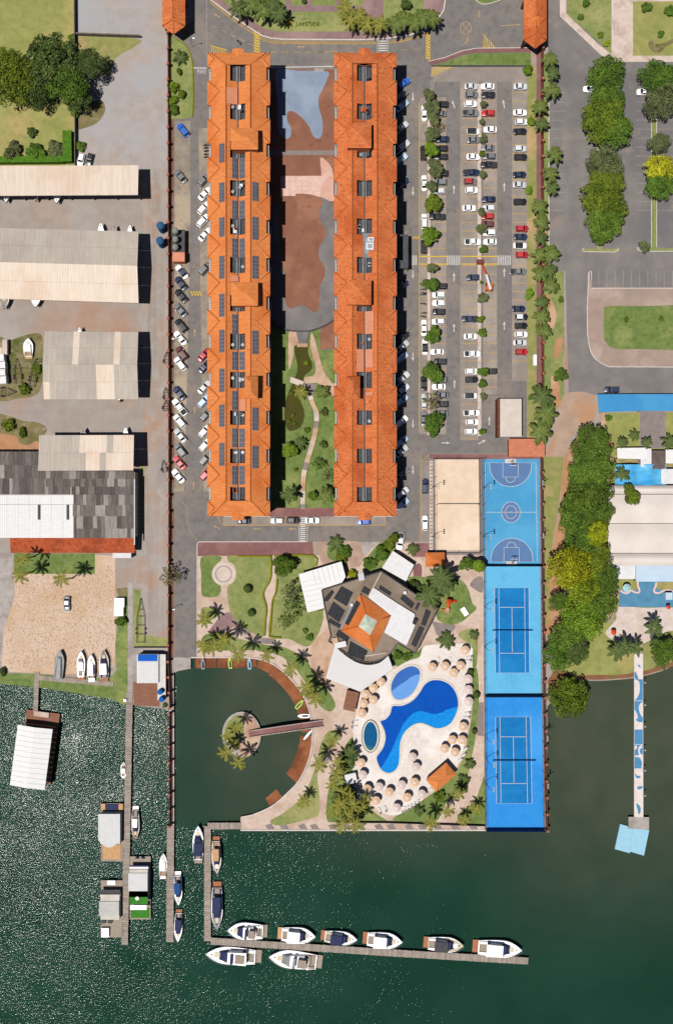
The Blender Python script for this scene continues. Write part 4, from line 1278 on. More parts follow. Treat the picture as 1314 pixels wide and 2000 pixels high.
# patched warehouse: fibre sheets, a white half and a tiled lean-to
def warehouse():
    root = empty('warehouse', tuple(W(130, 970)[:2]) + (0,), 0, 'warehouse with patched grey sheets, white roof half and tiled edge', 'warehouse')
    off = Vector(root.location)
    h = 5.0
    R = random.Random(3)

    def sheetpart(x0, y0, x1, y1, z, m, name='roof_sheet', dz=0.0, tilt=0.0):
        mb = MB()
        c = W((x0 + x1) / 2, (y0 + y1) / 2, z) - off
        a, b = W(x0, y1, z) - off - c, W(x1, y0, z) - off - c
        mb.box((0, 0, 0), (b.x - a.x, b.y - a.y, 0.06), m)
        nr = max(1, int((b.x - a.x) / 0.45))
        for i in range(nr):
            xx = a.x + (i + 0.5) * (b.x - a.x) / nr
            mb.box((xx, 0, 0.05), (0.09, b.y - a.y, 0.05), m)
        o = mb.build(name, root)
        o.location = c + Vector((0, 0, dz))
        o.rotation_euler = (tilt, 0, 0)
        return o
    pale = mat('patched_sheet_pale', D(176, 170, 164), D(150, 144, 138), 0.9, stretch=(3, 0.6, 1), rnd=0.1)
    n = 0
    for y0, y1, hasx in ((882, 908, (-40, 76)), (908, 934, (-40, 76)), (934, 965, (-40, 140)), (920, 935, (77, 262)), (935, 950, (77, 262)), (950, 965, (140, 262)),
                         (966, 986, (143, 264)), (986, 1008, (143, 264)), (1008, 1032, (143, 264)), (1032, 1050, (143, 264))):
        x = hasx[0]
        while x < hasx[1] - 2:
            w = R.choice((6.5, 7.5, 13, 9))
            w = min(w, hasx[1] - x)
            pl = R.random() < (0.12 if x < 200 else 0.26)
            if y0 == 934 and 12 < x < 25:
                pl = True
            sheetpart(x, y0, x + w - 0.3, y1 + 0.8, h, pale if pl else m_fibro, dz=R.uniform(0, 0.05) + 0.08 * (n % 2), tilt=R.uniform(-0.01, 0.01))
            n += 1
            x += w
    # white half
    for i in range(9):
        x = -50 + i * 21.6
        for y0, y1 in ((967, 985), (985, 1016), (1016, 1050)):
            sheetpart(x, y0, x + 21.4, y1 + 0.5, h + 0.1, m_sheet_w, dz=0.02 * ((i + int(y0)) % 2))
    for x in (77, 133):
        sheetpart(x - 2.5, 986, x + 2.5, 1015, h + 0.26, m_greyd, 'skylight')
    mb = MB()
    a, b = W(20, 1050, 4.4) - off, W(264, 1080, 3.6) - off
    mb.add([(a.x, a.y, 4.5), (b.x, a.y, 4.5), (b.x, b.y, 3.7), (a.x, b.y, 3.7), (a.x, a.y, 4.2), (b.x, a.y, 4.2), (b.x, b.y, 3.5), (a.x, b.y, 3.5)],
           [(3, 2, 1, 0), (0, 1, 5, 4), (1, 2, 6, 5), (2, 3, 7, 6), (3, 0, 4, 7), (4, 5, 6, 7)], m_tile_d)
    mb.build('tiled_lean_to', root)
    mb = MB()
    a, b = W(-60, 1048, h) - off, W(263, 884, h) - off
    c0 = W(76, 922, h) - off
    mb.prism([(a.x, a.y), (b.x, a.y), (b.x, c0.y), (c0.x, c0.y), (c0.x, b.y), (a.x, b.y)], 0, h - 0.15, m_wall_w)
    mb.build('wall', root)
    mb = MB()
    mb.box(tuple((W(263.5, 1000, h) - off)[:2]) + (h + 0.15,), (0.25, 18, 0.4), m_white_roof)
    mb.build('gutter', root)


warehouse()


# --- gatehouse roofs over the two entrances
def gatehouse(pts_rect, nose, h, ridge_dir, label, wing_pts=None):
    (x0, y0, x1, y1) = pts_rect
    a, b = W(x0, y1, h), W(x1, y0, h)
    root = empty('gatehouse', ((a.x + b.x) / 2, (a.y + b.y) / 2, 0), 0, label, 'gatehouse', 'tiled gatehouses at the entrances')
    off = Vector(root.location)
    xm = (a.x + b.x) / 2
    n = W((x0 + x1) / 2, nose, h)
    zr = h + 1.5
    mb = MB()
    A = [(a.x, b.y, h), (a.x, a.y, h), (n.x, n.y, h), (b.x, a.y, h), (b.x, b.y, h)]
    rp = (xm, a.y + 1.0, zr)
    rq = (xm, b.y, zr)
    mb.face([A[0], A[1], rp, rq], m_tile_r)
    mb.face([A[1], A[2], rp], m_tile_r)
    mb.face([A[2], A[3], rp], m_tile_r)
    mb.face([A[3], A[4], rq, rp], m_tile_r)
    for i in range(4):
        p, q = A[i], A[i + 1]
        mb.face([p, (p[0], p[1], h - 0.25), (q[0], q[1], h - 0.25), q], m_ridge)
    mb.v = [(x - off.x, y - off.y, z) for x, y, z in mb.v]
    mb.build('roof', root)
    mb = MB()
    for p in (A[1], A[2], A[3]):
        capline(mb, p, rp, m_ridge)
    capline(mb, rp, rq, m_ridge)
    mb.v = [(x - off.x, y - off.y, z) for x, y, z in mb.v]
    mb.build('ridge_cap', root, True)
    for p in ((a.x + .6, a.y + .8), (b.x - .6, a.y + .8), (a.x + .6, b.y - .8), (b.x - .6, b.y - .8), (a.x + .6, (a.y + b.y) / 2), (b.x - .6, (a.y + b.y) / 2)):
        mb = MB()
        mb.box((p[0] - off.x, p[1] - off.y, (h - 0.1) / 2), (0.6, 0.6, h - 0.1), m_fence)
        mb.build('pillar', root)
    mb = MB()
    mb.box((0, (b.y - a.y) * 0.18, 1.3), ((b.x - a.x) * 0.5, (b.y - a.y) * 0.35, 2.6), m_wall)
    mb.build('guard_booth', root)
    if wing_pts:
        wx, wy_, ww, wl_ = wing_pts
        mb = MB()
        c = W(wx, wy_, h + 0.7) - off
        mb.face([(c.x - ww, c.y + wl_, h + 0.9), (c.x, c.y - wl_, h + 1.3), (c.x, c.y + wl_, h + 2.1)], m_tile)
        mb.face([(c.x, c.y - wl_, h + 1.3), (c.x + ww, c.y + wl_, h + 0.9), (c.x, c.y + wl_, h + 2.1)], m_tile)
        mb.face([(c.x - ww, c.y + wl_, h + 0.9), (c.x, c.y + wl_, h + 2.1), (c.x + ww, c.y + wl_, h + 0.9)], m_tile)
        mb.build('dormer', root)


gatehouse((317, -70, 362, 51), 67, 6.0, 'y', 'tiled gatehouse roof at the fence beside the boat-yard road', None)
gatehouse((1022, -90, 1067, 78), 95, 6.0, 'y', 'tiled gatehouse roof with a small dormer by the street entrance', (1049, 45, 2.1, 1.2))


# --- restaurant by the pool
def flat(mb, pts, z0, z1, m, off):
    w = wxy(pts, z1)
    mb.prism([(x - off.x, y - off.y) for x, y in w], z0, z1, m)


def restaurant():
    zr = Z(580, 1060, 4.38)
    c = W(717, 1215)
    root = empty('restaurant', (c.x, c.y, 0), 0, 'restaurant with brown flat roof and square tiled lantern roof beside the pool', 'building')
    off = Vector(root.location)
    main = zr([(215, 405), (720, 245), (1040, 460), (1205, 560), (1010, 945), (860, 862)] + smooth([(860, 862), (790, 950), (700, 1005), (600, 1022), (500, 995), (400, 930), (320, 872)], 4, False)[1:] + [(270, 842), (290, 795), (235, 540)])
    h = 5.0
    mb = MB(); flat(mb, main, 0, h, m_wall_w, off); mb.build('wall', root)
    mb = MB(); flat(mb, main, h - 0.02, h + 0.05, m_brownroof, off); mb.build('roof', root)
    mb = MB()
    w = wxy(main, h)
    px = [(657 + x * PXM, 1000 - y * PXM) for x, y in w]
    band(mb, px, 2.2, h - 0.5, h + 0.45, m_greyd, True)
    mb.v = [(x - off.x, y - off.y, z) for x, y, z in mb.v]
    mb.build('parapet', root)
    # tiled pyramid with a glazed lantern
    q = [Vector((*p, h + 0.35)) - off for p in wxy(zr([(540, 435), (805, 620), (655, 935), (375, 750)]), h + 0.4)]
    zt = h + 2.6
    l_ = [Vector((*p, zt)) - off for p in wxy(zr([(585, 610), (685, 670), (625, 790), (525, 715)]), zt)]
    mb = MB()
    for i in range(4):
        j = (i + 1) % 4
        mb.face([q[i], l_[i], l_[j], q[j]], m_tile)
        mb.face([q[i], q[j], q[j] - Vector((0, 0, 0.5)), q[i] - Vector((0, 0, 0.5))], m_ridge)
    mb.build('tiled_roof', root)
    mb = MB()
    for i in range(4):
        mb.tube([q[i], l_[i]], 0.15, m_ridge, 5)
    mb.build('hip_cap', root, True)
    ap = sum(l_, Vector()) / 4 + Vector((0, 0, 0.9))
    lg1 = mat('lantern_glass', D(214, 222, 206), D(196, 208, 192), 0.6, rough=0.35)
    lg2 = mat('lantern_glass_b', D(196, 206, 186), D(180, 192, 176), 0.6, rough=0.35)
    lan = None
    for i in range(4):
        j = (i + 1) % 4
        mid = (l_[i] + l_[j]) / 2
        for n, tri in enumerate(([l_[i], mid, ap], [mid, l_[j], ap])):
            mb = MB()
            mb.face(tri, lg1 if n else lg2)
            mb.face([p - Vector((0, 0, 0.05)) for p in tri][::-1], lg1)
            mb.build('lantern_pane', root)
    # white roof
    wr_ = zr([(655, 385), (860, 520), (1005, 610), (1010, 705), (935, 880), (745, 768), (805, 622), (610, 467)])
    mb = MB(); flat(mb, wr_, h, h + 0.8, m_white_roof, off); o = mb.build('white_roof', root)
    for i in range(10):
        t = (i + 0.5) / 10
        a0, b0 = zr([(655 + 205 * t, 392 + 135 * t)])[0], zr([(625 + 190 * t, 462 + 140 * t)])[0]
        A_, B_ = W(*a0, h + 0.8) - off, W(*b0, h + 0.8) - off
        mb = MB()
        mb.tube([A_ + Vector((0, 0, .03)), B_ + Vector((0, 0, .03))], 0.16, m_white_roof, 6)
        mb.build('roof_rib', o)
    # pool-heating mats
    mats_ = [[(380, 370), (480, 425), (425, 545), (312, 475)], [(310, 500), (410, 580), (360, 682), (258, 610)], [(300, 400), (318, 425), (265, 500), (228, 505), (235, 470)],
             [(280, 645), (378, 700), (365, 735), (268, 680)], [(355, 740), (450, 810), (430, 850), (330, 790)], [(455, 840), (605, 925), (570, 1010), (430, 950)], [(710, 360), (808, 425), (795, 455), (700, 395)],
             [(910, 435), (1005, 520), (980, 565), (880, 480)], [(1030, 510), (1055, 520), (1025, 580), (1003, 570)], [(1100, 565), (1145, 590), (1095, 715), (1058, 700)], [(1045, 710), (1090, 730), (1015, 895), (973, 870)],
             [(575, 368), (628, 402), (610, 448), (548, 418)], [(1000, 638), (1035, 660), (1010, 705), (985, 690)]]
    for i, pts in enumerate(mats_):
        zz = h + (1.02 if i == 12 else 0.14)
        mb = MB(); flat(mb, zr(pts), h, zz, m_collect, off)
        o = mb.build('heating_mat', root)
        P = zr(pts)
        if len(P) == 4 and i < 12:
            mb = MB()
            for t in (0.25, 0.5, 0.75):
                a = (P[0][0] + (P[1][0] - P[0][0]) * t, P[0][1] + (P[1][1] - P[0][1]) * t)
                b = (P[3][0] + (P[2][0] - P[3][0]) * t, P[3][1] + (P[2][1] - P[3][1]) * t)
                A_, B_ = W(*a, zz) - off, W(*b, zz) - off
                mb.tube([A_ + Vector((0, 0, .02)), B_ + Vector((0, 0, .02))], 0.05, m_greyd, 4)
            mb.build('pipe', o)
    # mat on the tiled slope
    P = zr([(505, 495), (548, 520), (450, 715), (410, 690)])
    zs = [h + 0.62, h + 1.05, h + 1.05, h + 0.62]
    vs = [W(x, y, z) - off for (x, y), z in zip(P, zs)]
    mb = MB()
    mb.add([v + Vector((0, 0, 0.12)) for v in vs] + vs, [(0, 1, 2, 3), (0, 4, 5, 1), (1, 5, 6, 2), (2, 6, 7, 3), (3, 7, 4, 0)], m_collect)
    mb.build('heating_mat', root)
    # odds and ends on the roof
    for (x, y, sx, sy, hz, m) in ((370, 868, 3.2, 1.5, 1.2, m_white_roof), (325, 835, 1.6, 1.6, 0.9, m_sandpave), (465, 530, 0.8, 0.8, 0.9, m_white_roof), (920, 425, 0.8, 0.8, 1.0, m_white_roof), (548, 290, 1.6, 2.0, 1.0, m_metal)):
        p = W(*zr([(x, y)])[0], h) - off
        mb = MB(); mb.box((p.x, p.y, h + hz / 2), (sx, sy, hz), m, math.radians(12)); mb.build('rooftop_unit', root)
    for n, (A, B) in enumerate((((720, 250), (610, 460)), ((580, 968), (765, 940)), ((465, 545), (375, 740)))):
        a, b = W(*zr([A])[0], h) - off, W(*zr([B])[0], h) - off
        mb = MB()
        mb.tube([(a.x, a.y, h + 0.2), (b.x, b.y, h + 0.2)], 0.2 if n < 2 else 0.45, m_pale_conc if n < 2 else m_metal, 6)
        mb.build('roof_pipe', root)


restaurant()
zr = Z(580, 1060, 4.38)


def canopy(name, pts, h, m, label, cat, ribs=None, rise=0.5, posts=True, thick=0.12):
    c = W(sum(p[0] for p in pts) / len(pts), sum(p[1] for p in pts) / len(pts))
    root = empty(name, (c.x, c.y, 0), 0, label, cat)
    off = Vector(root.location)
    mb = MB()
    flat(mb, pts, h - thick, h, m, off)
    mb.prism([p for p in [(x - off.x, y - off.y) for x, y in wxy(pts, h)]], h - thick - 0.01, h - thick, m, True)
    o = mb.build('canopy_roof', root)
    if ribs:
        A, B, d, n = ribs
        mb = MB()
        for i in range(n):
            t = (i + .5) / n
            p = W(A[0] + (B[0] - A[0]) * t, A[1] + (B[1] - A[1]) * t, h) - off
            mb.box((p.x, p.y, h + 0.08), (d[0], d[1], 0.2), m, math.radians(d[2]))
        mb.build('roof_rib', o)
    if posts:
        for x, y in pts[::max(1, len(pts) // 6)]:
            cx, cy = c.x, c.y
            p = W(x, y, h) - off
            mb = MB()
            mb.tube([(p.x * 0.93, p.y * 0.93, 0), (p.x * 0.93, p.y * 0.93, h - thick)], 0.12, m_metal, 8)
            mb.build('post', root)
    return root


wL = zr([(15, 270), (380, 160), (415, 290), (385, 340), (207, 400), (232, 560), (90, 597)])
ec = canopy('entrance_canopy', wL, 4.2, m_sheet_w, 'white L-shaped canopy roof joined to the restaurant by the lawn', 'canopy', None)
for i in range(13):
    a, b = ((130 + 40 * i, 238 - 12 * i), (163 + 40 * i, 366 - 12 * i)) if i < 7 else ((40 + 12 * (i - 7), 340 + 42 * (i - 7)), (205 + 7 * (i - 7), 300 + 44 * (i - 7)))
    if i == 6:
        continue
    A, B = [W(*q, 4.2) - Vector(ec.location) for q in zr([a, b])]
    mb = MB(); mb.tube([A, B], .13, m_sheet_w, 6); mb.build('roof_rib', ec)
canopy('service_canopy', zr([(820, 70), (1000, 190), (930, 330), (725, 215)]), 3.6, m_white_roof, 'white square service roof behind the restaurant next to white truck', 'canopy')
aw = zr([(320, 890)] + smooth([(345, 905), (400, 955), (500, 1020), (600, 1046), (700, 1030), (780, 968)], 3, False) + [(820, 1078), (540, 1275), (245, 1158)])
canopy('terrace_awning', aw, 3.4, mat('awning_white', D(232, 230, 230), D(224, 222, 222), 0.1), 'large white awning over the terrace between restaurant and pool', 'awning')
for i, (q, hh, lb, cat) in enumerate(((rect(831, 1079, 868, 1107), 3.2, 'small tiled hut by the sand court and big palms', 'hut'),)):
    a, b = W(q[0][0], q[2][1], hh), W(q[2][0], q[0][1], hh)
    root = empty('tiled_hut', ((a.x + b.x) / 2, (a.y + b.y) / 2, 0), 0, lb, cat)
    w, d = (b.x - a.x) / 2, (b.y - a.y) / 2
    hip_mesh(-w, -d, w, d, hh, hh + 1.3, m_tile).build('roof', root)
    mb = MB(); mb.box((0, 0, hh / 2 - 0.1), (2 * w - 0.8, 2 * d - 0.8, hh - 0.3), m_wall); mb.build('wall', root)
# pool bar, turned hip roof
P = [Vector((*p, 3.2)) for p in wxy([(833, 1522), (872.6, 1488), (889, 1514), (850.7, 1548.5)], 3.2)]
c = sum(P, Vector()) / 4
root = empty('pool_bar', (c.x, c.y, 0), 0, 'tiled pool bar roof turned askew at the edge of terrace', 'pool bar')
e = (P[1] - P[0])
rz_ = math.atan2(e.y, e.x)
root.rotation_euler = (0, 0, rz_)
w, d = e.length / 2, (P[2] - P[1]).length / 2
hip_mesh(-w, -d, w, d, 3.0, 4.6, m_tile).build('roof', root)
for sx in (-1, 1):
    for sy in (-1, 1):
        mb = MB(); mb.box((sx * (w - .5), sy * (d - .5), 1.45), (0.3, 0.3, 2.9), m_fence); mb.build('pillar', root)
mb = MB(); mb.box((0, 0, 0.55), (w * 1.4, d * 1.1, 1.1), m_wall_w); mb.build('counter', root)


# --- utility buildings in the car parks
def boxhouse(name, r, h, m_roof, m_w, label, cat, parapet=None):
    a, b = W(r[0], r[3], h), W(r[2], r[1], h)
    root = empty(name, ((a.x + b.x) / 2, (a.y + b.y) / 2, 0), 0, label, cat)
    w, d = b.x - a.x, b.y - a.y
    mb = MB(); mb.box((0, 0, h / 2 - 0.05), (w - 0.3, d - 0.3, h - 0.1), m_w); mb.build('wall', root)
    mb = MB(); mb.box((0, 0, h), (w, d, 0.16), m_roof); mb.build('roof', root)
    return root


t = boxhouse('plant_room', (337, 449, 361, 493), 2.6, m_greyd, m_wall, 'dark flat-roofed plant room with three round tanks by the fence', 'plant room')
t = boxhouse('pump_house', (337, 493, 361, 511), 3.2, m_pinkroof, m_wall, 'pink flat roofed pump house beside three round tanks at the fence', 'pump house')
m_tank = mat('tank_grey', D(150, 156, 146), D(136, 142, 132), 1)
for i, y in enumerate((455, 471, 486)):
    mb = MB()
    mb.tube([(0, 0, 0), (0, 0, 2.1), (0, 0, 2.5)], [0.85, 0.85, 0.55], m_tank, 16)
    mb.tube([(0, 0, 2.5), (0, 0, 2.62)], 0.3, m_tank, 10)
    o = mb.build('water_tank'); o.location = W(345, y, 2.7)
    tag(o, 'round grey-green water tank on the plant room, %s from pink pump house' % ORD[2 - i], 'water tank', 'tanks on the plant room')
m_tankb = mat('tank_blue', D(62, 106, 150), D(54, 96, 138), 1)
for i, y in enumerate((446, 475)):
    mb = MB()
    mb.tube([(0, 0, -1.5), (0, 0, 2.6), (0, 0, 3.1)], [1.1, 1.1, 0.7], m_tankb, 16)
    mb.tube([(0, 0, 3.1), (0, 0, 3.25)], 0.35, m_tankb, 10)
    o = mb.build('water_tank'); o.location = W(317 - i, y, 1.5)
    tag(o, 'round blue water tank outside the fence, %s the largest shed' % ('level with the corner of' if i == 0 else 'below the top corner of'), 'water tank', 'blue tanks outside the fence')
t = boxhouse('guard_house', (976, 779, 1018, 853), 3.4, mat('flat_cream_roof', D(224, 212, 202), D(214, 200, 190), 0.5), m_wall_w, 'cream flat-roofed kiosk with red edge near the ball court', 'kiosk')
mb = MB(); a = W(973, 816, 3.4); mb.box((a.x - t.location.x, 0, 1.75), (0.7, 10.6, 3.5), m_fence); mb.build('red_wall', t)
t = boxhouse('locker_room', (993, 857, 1063, 892), 3.0, m_tile_d if False else mat('pinkish_tile', D(216, 138, 108), D(200, 122, 94), 0.8, c4=D(180, 104, 80), sc4=2), m_wall, 'pinkish tiled changing-room roof at the head of the ball court', 'changing room')
# entrance canopy at the second wing, dark in the shade
canopy('drop_off_canopy', rect(771, 458, 797, 524), 4.5, m_greyd, 'grey flat drop-off canopy at the hotel door by the crosswalk', 'canopy')

# --- boat house on the lake and pier house
P = [Vector((*p, 5.0)) for p in wxy([(32, 1415), (100, 1424), (92, 1543), (21, 1534)], 4.2)]
c = sum(P, Vector()) / 4
root = empty('boat_house', (c.x, c.y, ZW), 0, 'white floating boat house at the end of a short pier', 'boat house')
ang = math.atan2((P[1] - P[0]).y, (P[1] - P[0]).x)
root.rotation_euler = (0, 0, ang)
w, d = (P[1] - P[0]).length / 2, (P[3] - P[0]).length / 2
n = 12
for s in (-1, 1):
    for i in range(n):
        y0, y1 = -d + 2 * d * i / n, -d + 2 * d * (i + 1) / n
        mb = MB()
        q = [Vector((0, y0, 5.6)), Vector((s * w, y0, 4.9)), Vector((s * w, y1 - 0.05, 4.9)), Vector((0, y1 - 0.05, 5.6))]
        if s < 0:
            q = q[::-1]
        mb.add(q + [p - Vector((0, 0, .08)) for p in q], [(0, 1, 2, 3), (7, 6, 5, 4), (0, 4, 5, 1), (1, 5, 6, 2), (2, 6, 7, 3), (3, 7, 4, 0)], m_sheet_w)
        mb.build('roof_sheet', root)
mb = MB(); mb.box((0.5, 1.8, 0.75), (2 * w - 0.2, 2 * d + 3.2, 0.3), m_woodb); mb.build('deck', root)
for sx in (-1, 1):
    for t_ in (-.9, -.3, .3, .9):
        mb = MB(); mb.tube([(sx * (w - .4), t_ * d, -2), (sx * (w - .4), t_ * d, 4.9)], 0.14, m_steel, 8); mb.build('post', root)
for sx in (-0.45, 0.5):
    mb = MB(); mb.box((sx * w, -d - 0.6, 1.2), (1.8, 1.4, 0.5), m_white_roof); mb.build('float', root)
mb = MB(); mb.box((0.2, d + 2.7, 1.0), (4.2, 1.4, 0.8), m_pale_conc); mb.build('landing', root)

# blue-edged white shed on the yard shore
root = boxhouse('shore_cabin', (268, 1278, 310, 1334), 3.5, m_white_roof, m_wall_w, 'white arched shed with a blue end beside the timber deck', 'shed')
mb = MB()
for i in range(10):
    mb.box((-2.5 + i * 0.55, -1.0, 3.66), (0.3, 5.9, 0.2), m_sheet_w)
mb.build('roof_rib', root)
mb = MB(); mb.box((0, 3.0, 3.62), (5.4, 1.8, 0.14), mat('blue_sheet', D(28, 100, 204))); mb.build('blue_sheet', root)
root = boxhouse('side_store', (308, 1278, 324, 1367), 2.8, mat('store_roof', D(226, 224, 220), D(214, 212, 208), 0.7), m_wall_w, 'long narrow white store roof between cabin and fence', 'store')
m_drum = mat('blue_drum', D(30, 104, 186))
for i, (x, y) in enumerate(((314.5, 1350), (317.5, 1364))):
    mb = MB(); mb.tube([(0, 0, 0), (0, 0, 1.4), (0, 0, 1.65)], [0.75, 0.75, 0.5], m_drum, 14)
    o = mb.build('water_drum'); o.location = W(x, y, 2.95) if i == 0 else W(x, y, 2.95)
    tag(o, 'bright blue water drum on the narrow store roof, %s' % ('farther from the lake' if i == 0 else 'closer to the lake'), 'water drum', 'drums on the store roof')

# --- neighbour's buildings
canopy('blue_carport', zR([(130, 80), (1900, 75), (1900, 345), (800, 340), (150, 362)]), 4.0, m_blue_roof, 'long flat blue roof along the street at the palm lane', 'carport')
canopy('white_pavilion', zR([(435, 920), (900, 915), (900, 1090), (800, 1095), (440, 1085)]), 3.5, m_sheet_w, 'white ribbed pavilion roof above the blue tarpaulin', 'pavilion')
boxhouse('neighbour_kitchen', (1271, 880, 1298, 916), 3.2, mat('stained_roof', D(120, 108, 104), D(96, 86, 82), 0.7, c4=D(160, 120, 100), sc4=1.2), m_wall_w, 'stained dark flat roof beside the white pavilion', 'kitchen')
boxhouse('white_box_house', (1250, 876, 1271, 912), 3.4, m_white_roof, m_wall_w, 'white flat-roofed block wedged between pavilion and dark roof', 'building')
canopy('end_pavilion', rect(1299, 878, 1400, 905), 3.3, m_sheet_w, 'white pavilion roof cut by the picture edge near blue tarpaulin', 'pavilion')


def tent(name, xs, ys, zf, m, label, cat):
    """billowing cloth: grid of pixels with a height function"""
    c = W((xs[0] + xs[-1]) / 2, (ys[0] + ys[-1]) / 2)
    mb = MB()
    nx, ny = len(xs), len(ys)
    vs = []
    for y in ys:
        for x in xs:
            z = zf(x, y)
            p = W(x, y, z)
            vs.append((p.x - c.x, p.y - c.y, z))
    mb.add(vs, [(j * nx + i, (j + 1) * nx + i, (j + 1) * nx + i + 1, j * nx + i + 1) for j in range(ny - 1) for i in range(nx - 1)], m)
    root = empty(name, (c.x, c.y, 0), 0, label, cat)
    o = mb.build('cloth', root, True)
    for x in (xs[0], xs[-1]):
        for y in (ys[0], ys[-1]):
            z = zf(x, y)
            p = W(x, y, z) - Vector((c.x, c.y, 0))
            q = MB(); q.tube([(p.x * .96, p.y * .96, 0), (p.x * .96, p.y * .96, z + 0.05)], 0.12, m_metal, 8); q.build('post', root)
    return root


tent('blue_tarpaulin', list(np.linspace(1200, 1300, 22)), list(np.linspace(907, 948, 10)), lambda x, y: 3.3 + 0.5 * math.sin(x * 0.16) + 0.35 * math.sin(y * 0.3 + x * 0.05), m_tarp, 'rumpled blue tarpaulin stretched above the big pale tents', 'tarpaulin')
for i, (y0, y1) in enumerate(((948, 965), (966, 1022), (1023, 1080), (1081, 1105))):
    tent('event_tent', list(np.linspace(1187 + i * 0, 1400, 20)), list(np.linspace(y0, y1, 9)),
         lambda x, y, a=y0, b=y1: 4.0 + 1.1 * math.sin(math.pi * (y - a) / (b - a)) + 0.15 * math.sin(x * 0.08), m_beige_tent,
         'pale event tent bay, %s counting from the blue tarpaulin' % ORD[i], 'tent')
tent('white_awning', list(np.linspace(1192, 1240, 8)), list(np.linspace(1103, 1131, 5)), lambda x, y: 3.3 + 0.1 * math.sin(x * 0.3), m_white_roof, 'white awning at the lake side of the tents, by yellow trees', 'awning')
tent('pale_blue_awning', list(np.linspace(1241, 1330, 12)), list(np.linspace(1102, 1136, 6)), lambda x, y: 3.4 + 0.25 * math.sin((x - 1241) / 90 * math.pi), m_tarp_l, 'pale blue awning at the lake side of the tents', 'awning')
tent('white_shade_sail', list(np.linspace(1290, 1330, 6)), list(np.linspace(916, 945, 6)), lambda x, y: 3.7 + 0.2 * math.sin(x * 0.2), m_white_roof, 'white shade sail at the end of the blue tarpaulin', 'shade sail')
mb = MB()
mb.tube([(0, 0, 2.5), (0, 0, 3.0)], [1.15, 0.2], mat('pale_mint', D(176, 216, 222)), 16)
mb.tube([(0, 0, 0), (0, 0, 2.6)], 0.06, m_metal, 6)
o = mb.build('parasol'); o.location = W(1218, 1147)
tag(o, 'pale mint round parasol on the blue terrace below the tents', 'parasol')
mb = MB()
mb.tube([(0, 0, 2.3), (0, 0, 2.8)], [0.75, 0.1], m_red, 14)
mb.tube([(0, 0, 0), (0, 0, 2.3)], 0.05, m_metal, 6)
o = mb.build('parasol'); o.location = W(1193, 1233)
tag(o, 'orange parasol on the sand by the big trees', 'parasol')
mb = MB()
mb.tube([(0, 0, 2.3), (0, 0, 2.8)], [0.6, 0.1], m_red, 14)
mb.tube([(0, 0, 0), (0, 0, 2.3)], 0.05, m_metal, 6)
o = mb.build('parasol'); o.location = W(1299, 1184)
tag(o, 'small orange parasol at the lower edge of blue terrace', 'parasol')
mb = MB(); mb.box((0, 0, 1.1), (1.6, 1.8, 2.2), m_tarp_l); mb.box((0, 0, 2.25), (1.9, 2.0, 0.1), m_tarp_l)
o = mb.build('lifeguard_booth'); o.location = W(1300, 1163)
tag(o, 'pale blue square booth on the blue terrace', 'booth')
# ------------------------------------------------------------------ road markings
def dash(mb, a, b, width, on, offl, m, z):
    L_ = math.hypot(b[0] - a[0], b[1] - a[1])
    t = 0
    while t < L_:
        u, v = t / L_, min(1, (t + on) / L_)
        band(mb, [(a[0] + (b[0] - a[0]) * u, a[1] + (b[1] - a[1]) * u), (a[0] + (b[0] - a[0]) * v, a[1] + (b[1] - a[1]) * v)], width, z - 0.012, z, m)
        t += on + offl


ZM = 0.085
mb = MB()
for x0, x1, ys in ((901, 930, [164 + 16.9 * i for i in range(42)]), (944, 970, [164 + 16.9 * i for i in range(36)]), (999, 1027, [164 + 16.9 * i for i in range(33)]),
                   (843, 871, [198 + 16.9 * i for i in range(38)])):
    for y in ys:
        if not (498 < y < 518):
            band(mb, [(x0, y), (x1, y + 0.3)], 0.9, ZM - 0.01, ZM, m_yellow)
tag(mb.build('bay_markings'), kind='structure')
mb = MB()
band(mb, [(818.5, 200), (818.5, 845)], 1.1, ZM - 0.01, ZM, m_yellow_b)
for y in (240, 281, 310, 385, 420, 497, 521, 570, 580, 590, 600, 612, 625, 690, 745, 770, 800):
    band(mb, [(818.5, y), (833, y)], 0.9, ZM - 0.01, ZM, m_yellow)
for i in range(26):
    y = 268 + i * 27
    band(mb, [(343, y), (368, y + 27)], 0.9, ZM - 0.01, ZM, m_yellow_f)
    if i < 25:
        band(mb, [(391, y + 36), (410, y + 14)], 0.9, ZM - 0.01, ZM, m_yellow_f)
for i in range(9):
    y = 150 + i * 95
    band(mb, [(770, y + 40), (797, y + 16)], 0.9, ZM - 0.01, ZM, m_yellow_f)
for x in (437, 467, 497, 527, 557, 587, 628, 660, 690, 720, 752):
    band(mb, [(x, 1009), (x, 1026)], 0.9, ZM - 0.01, ZM, m_yellow)
band(mb, [(437, 1026), (752, 1026)], 1.0, ZM - 0.01, ZM, m_yellow)
band(mb, [(425, 1010), (437, 1026)], 1.0, ZM - 0.01, ZM, m_yellow)
band(mb, [(355, 978), (366, 992), (366, 1022), (373, 1040), (386, 1055)], 1.0, ZM - 0.01, ZM, m_yellow_f)
band(mb, [(821, 890), (821, 1058)], 1.0, ZM - 0.01, ZM, m_yellow)
band(mb, [(838, 887), (821, 902)], 1.0, ZM - 0.01, ZM, m_yellow)
tag(mb.build('bay_markings'), kind='structure')
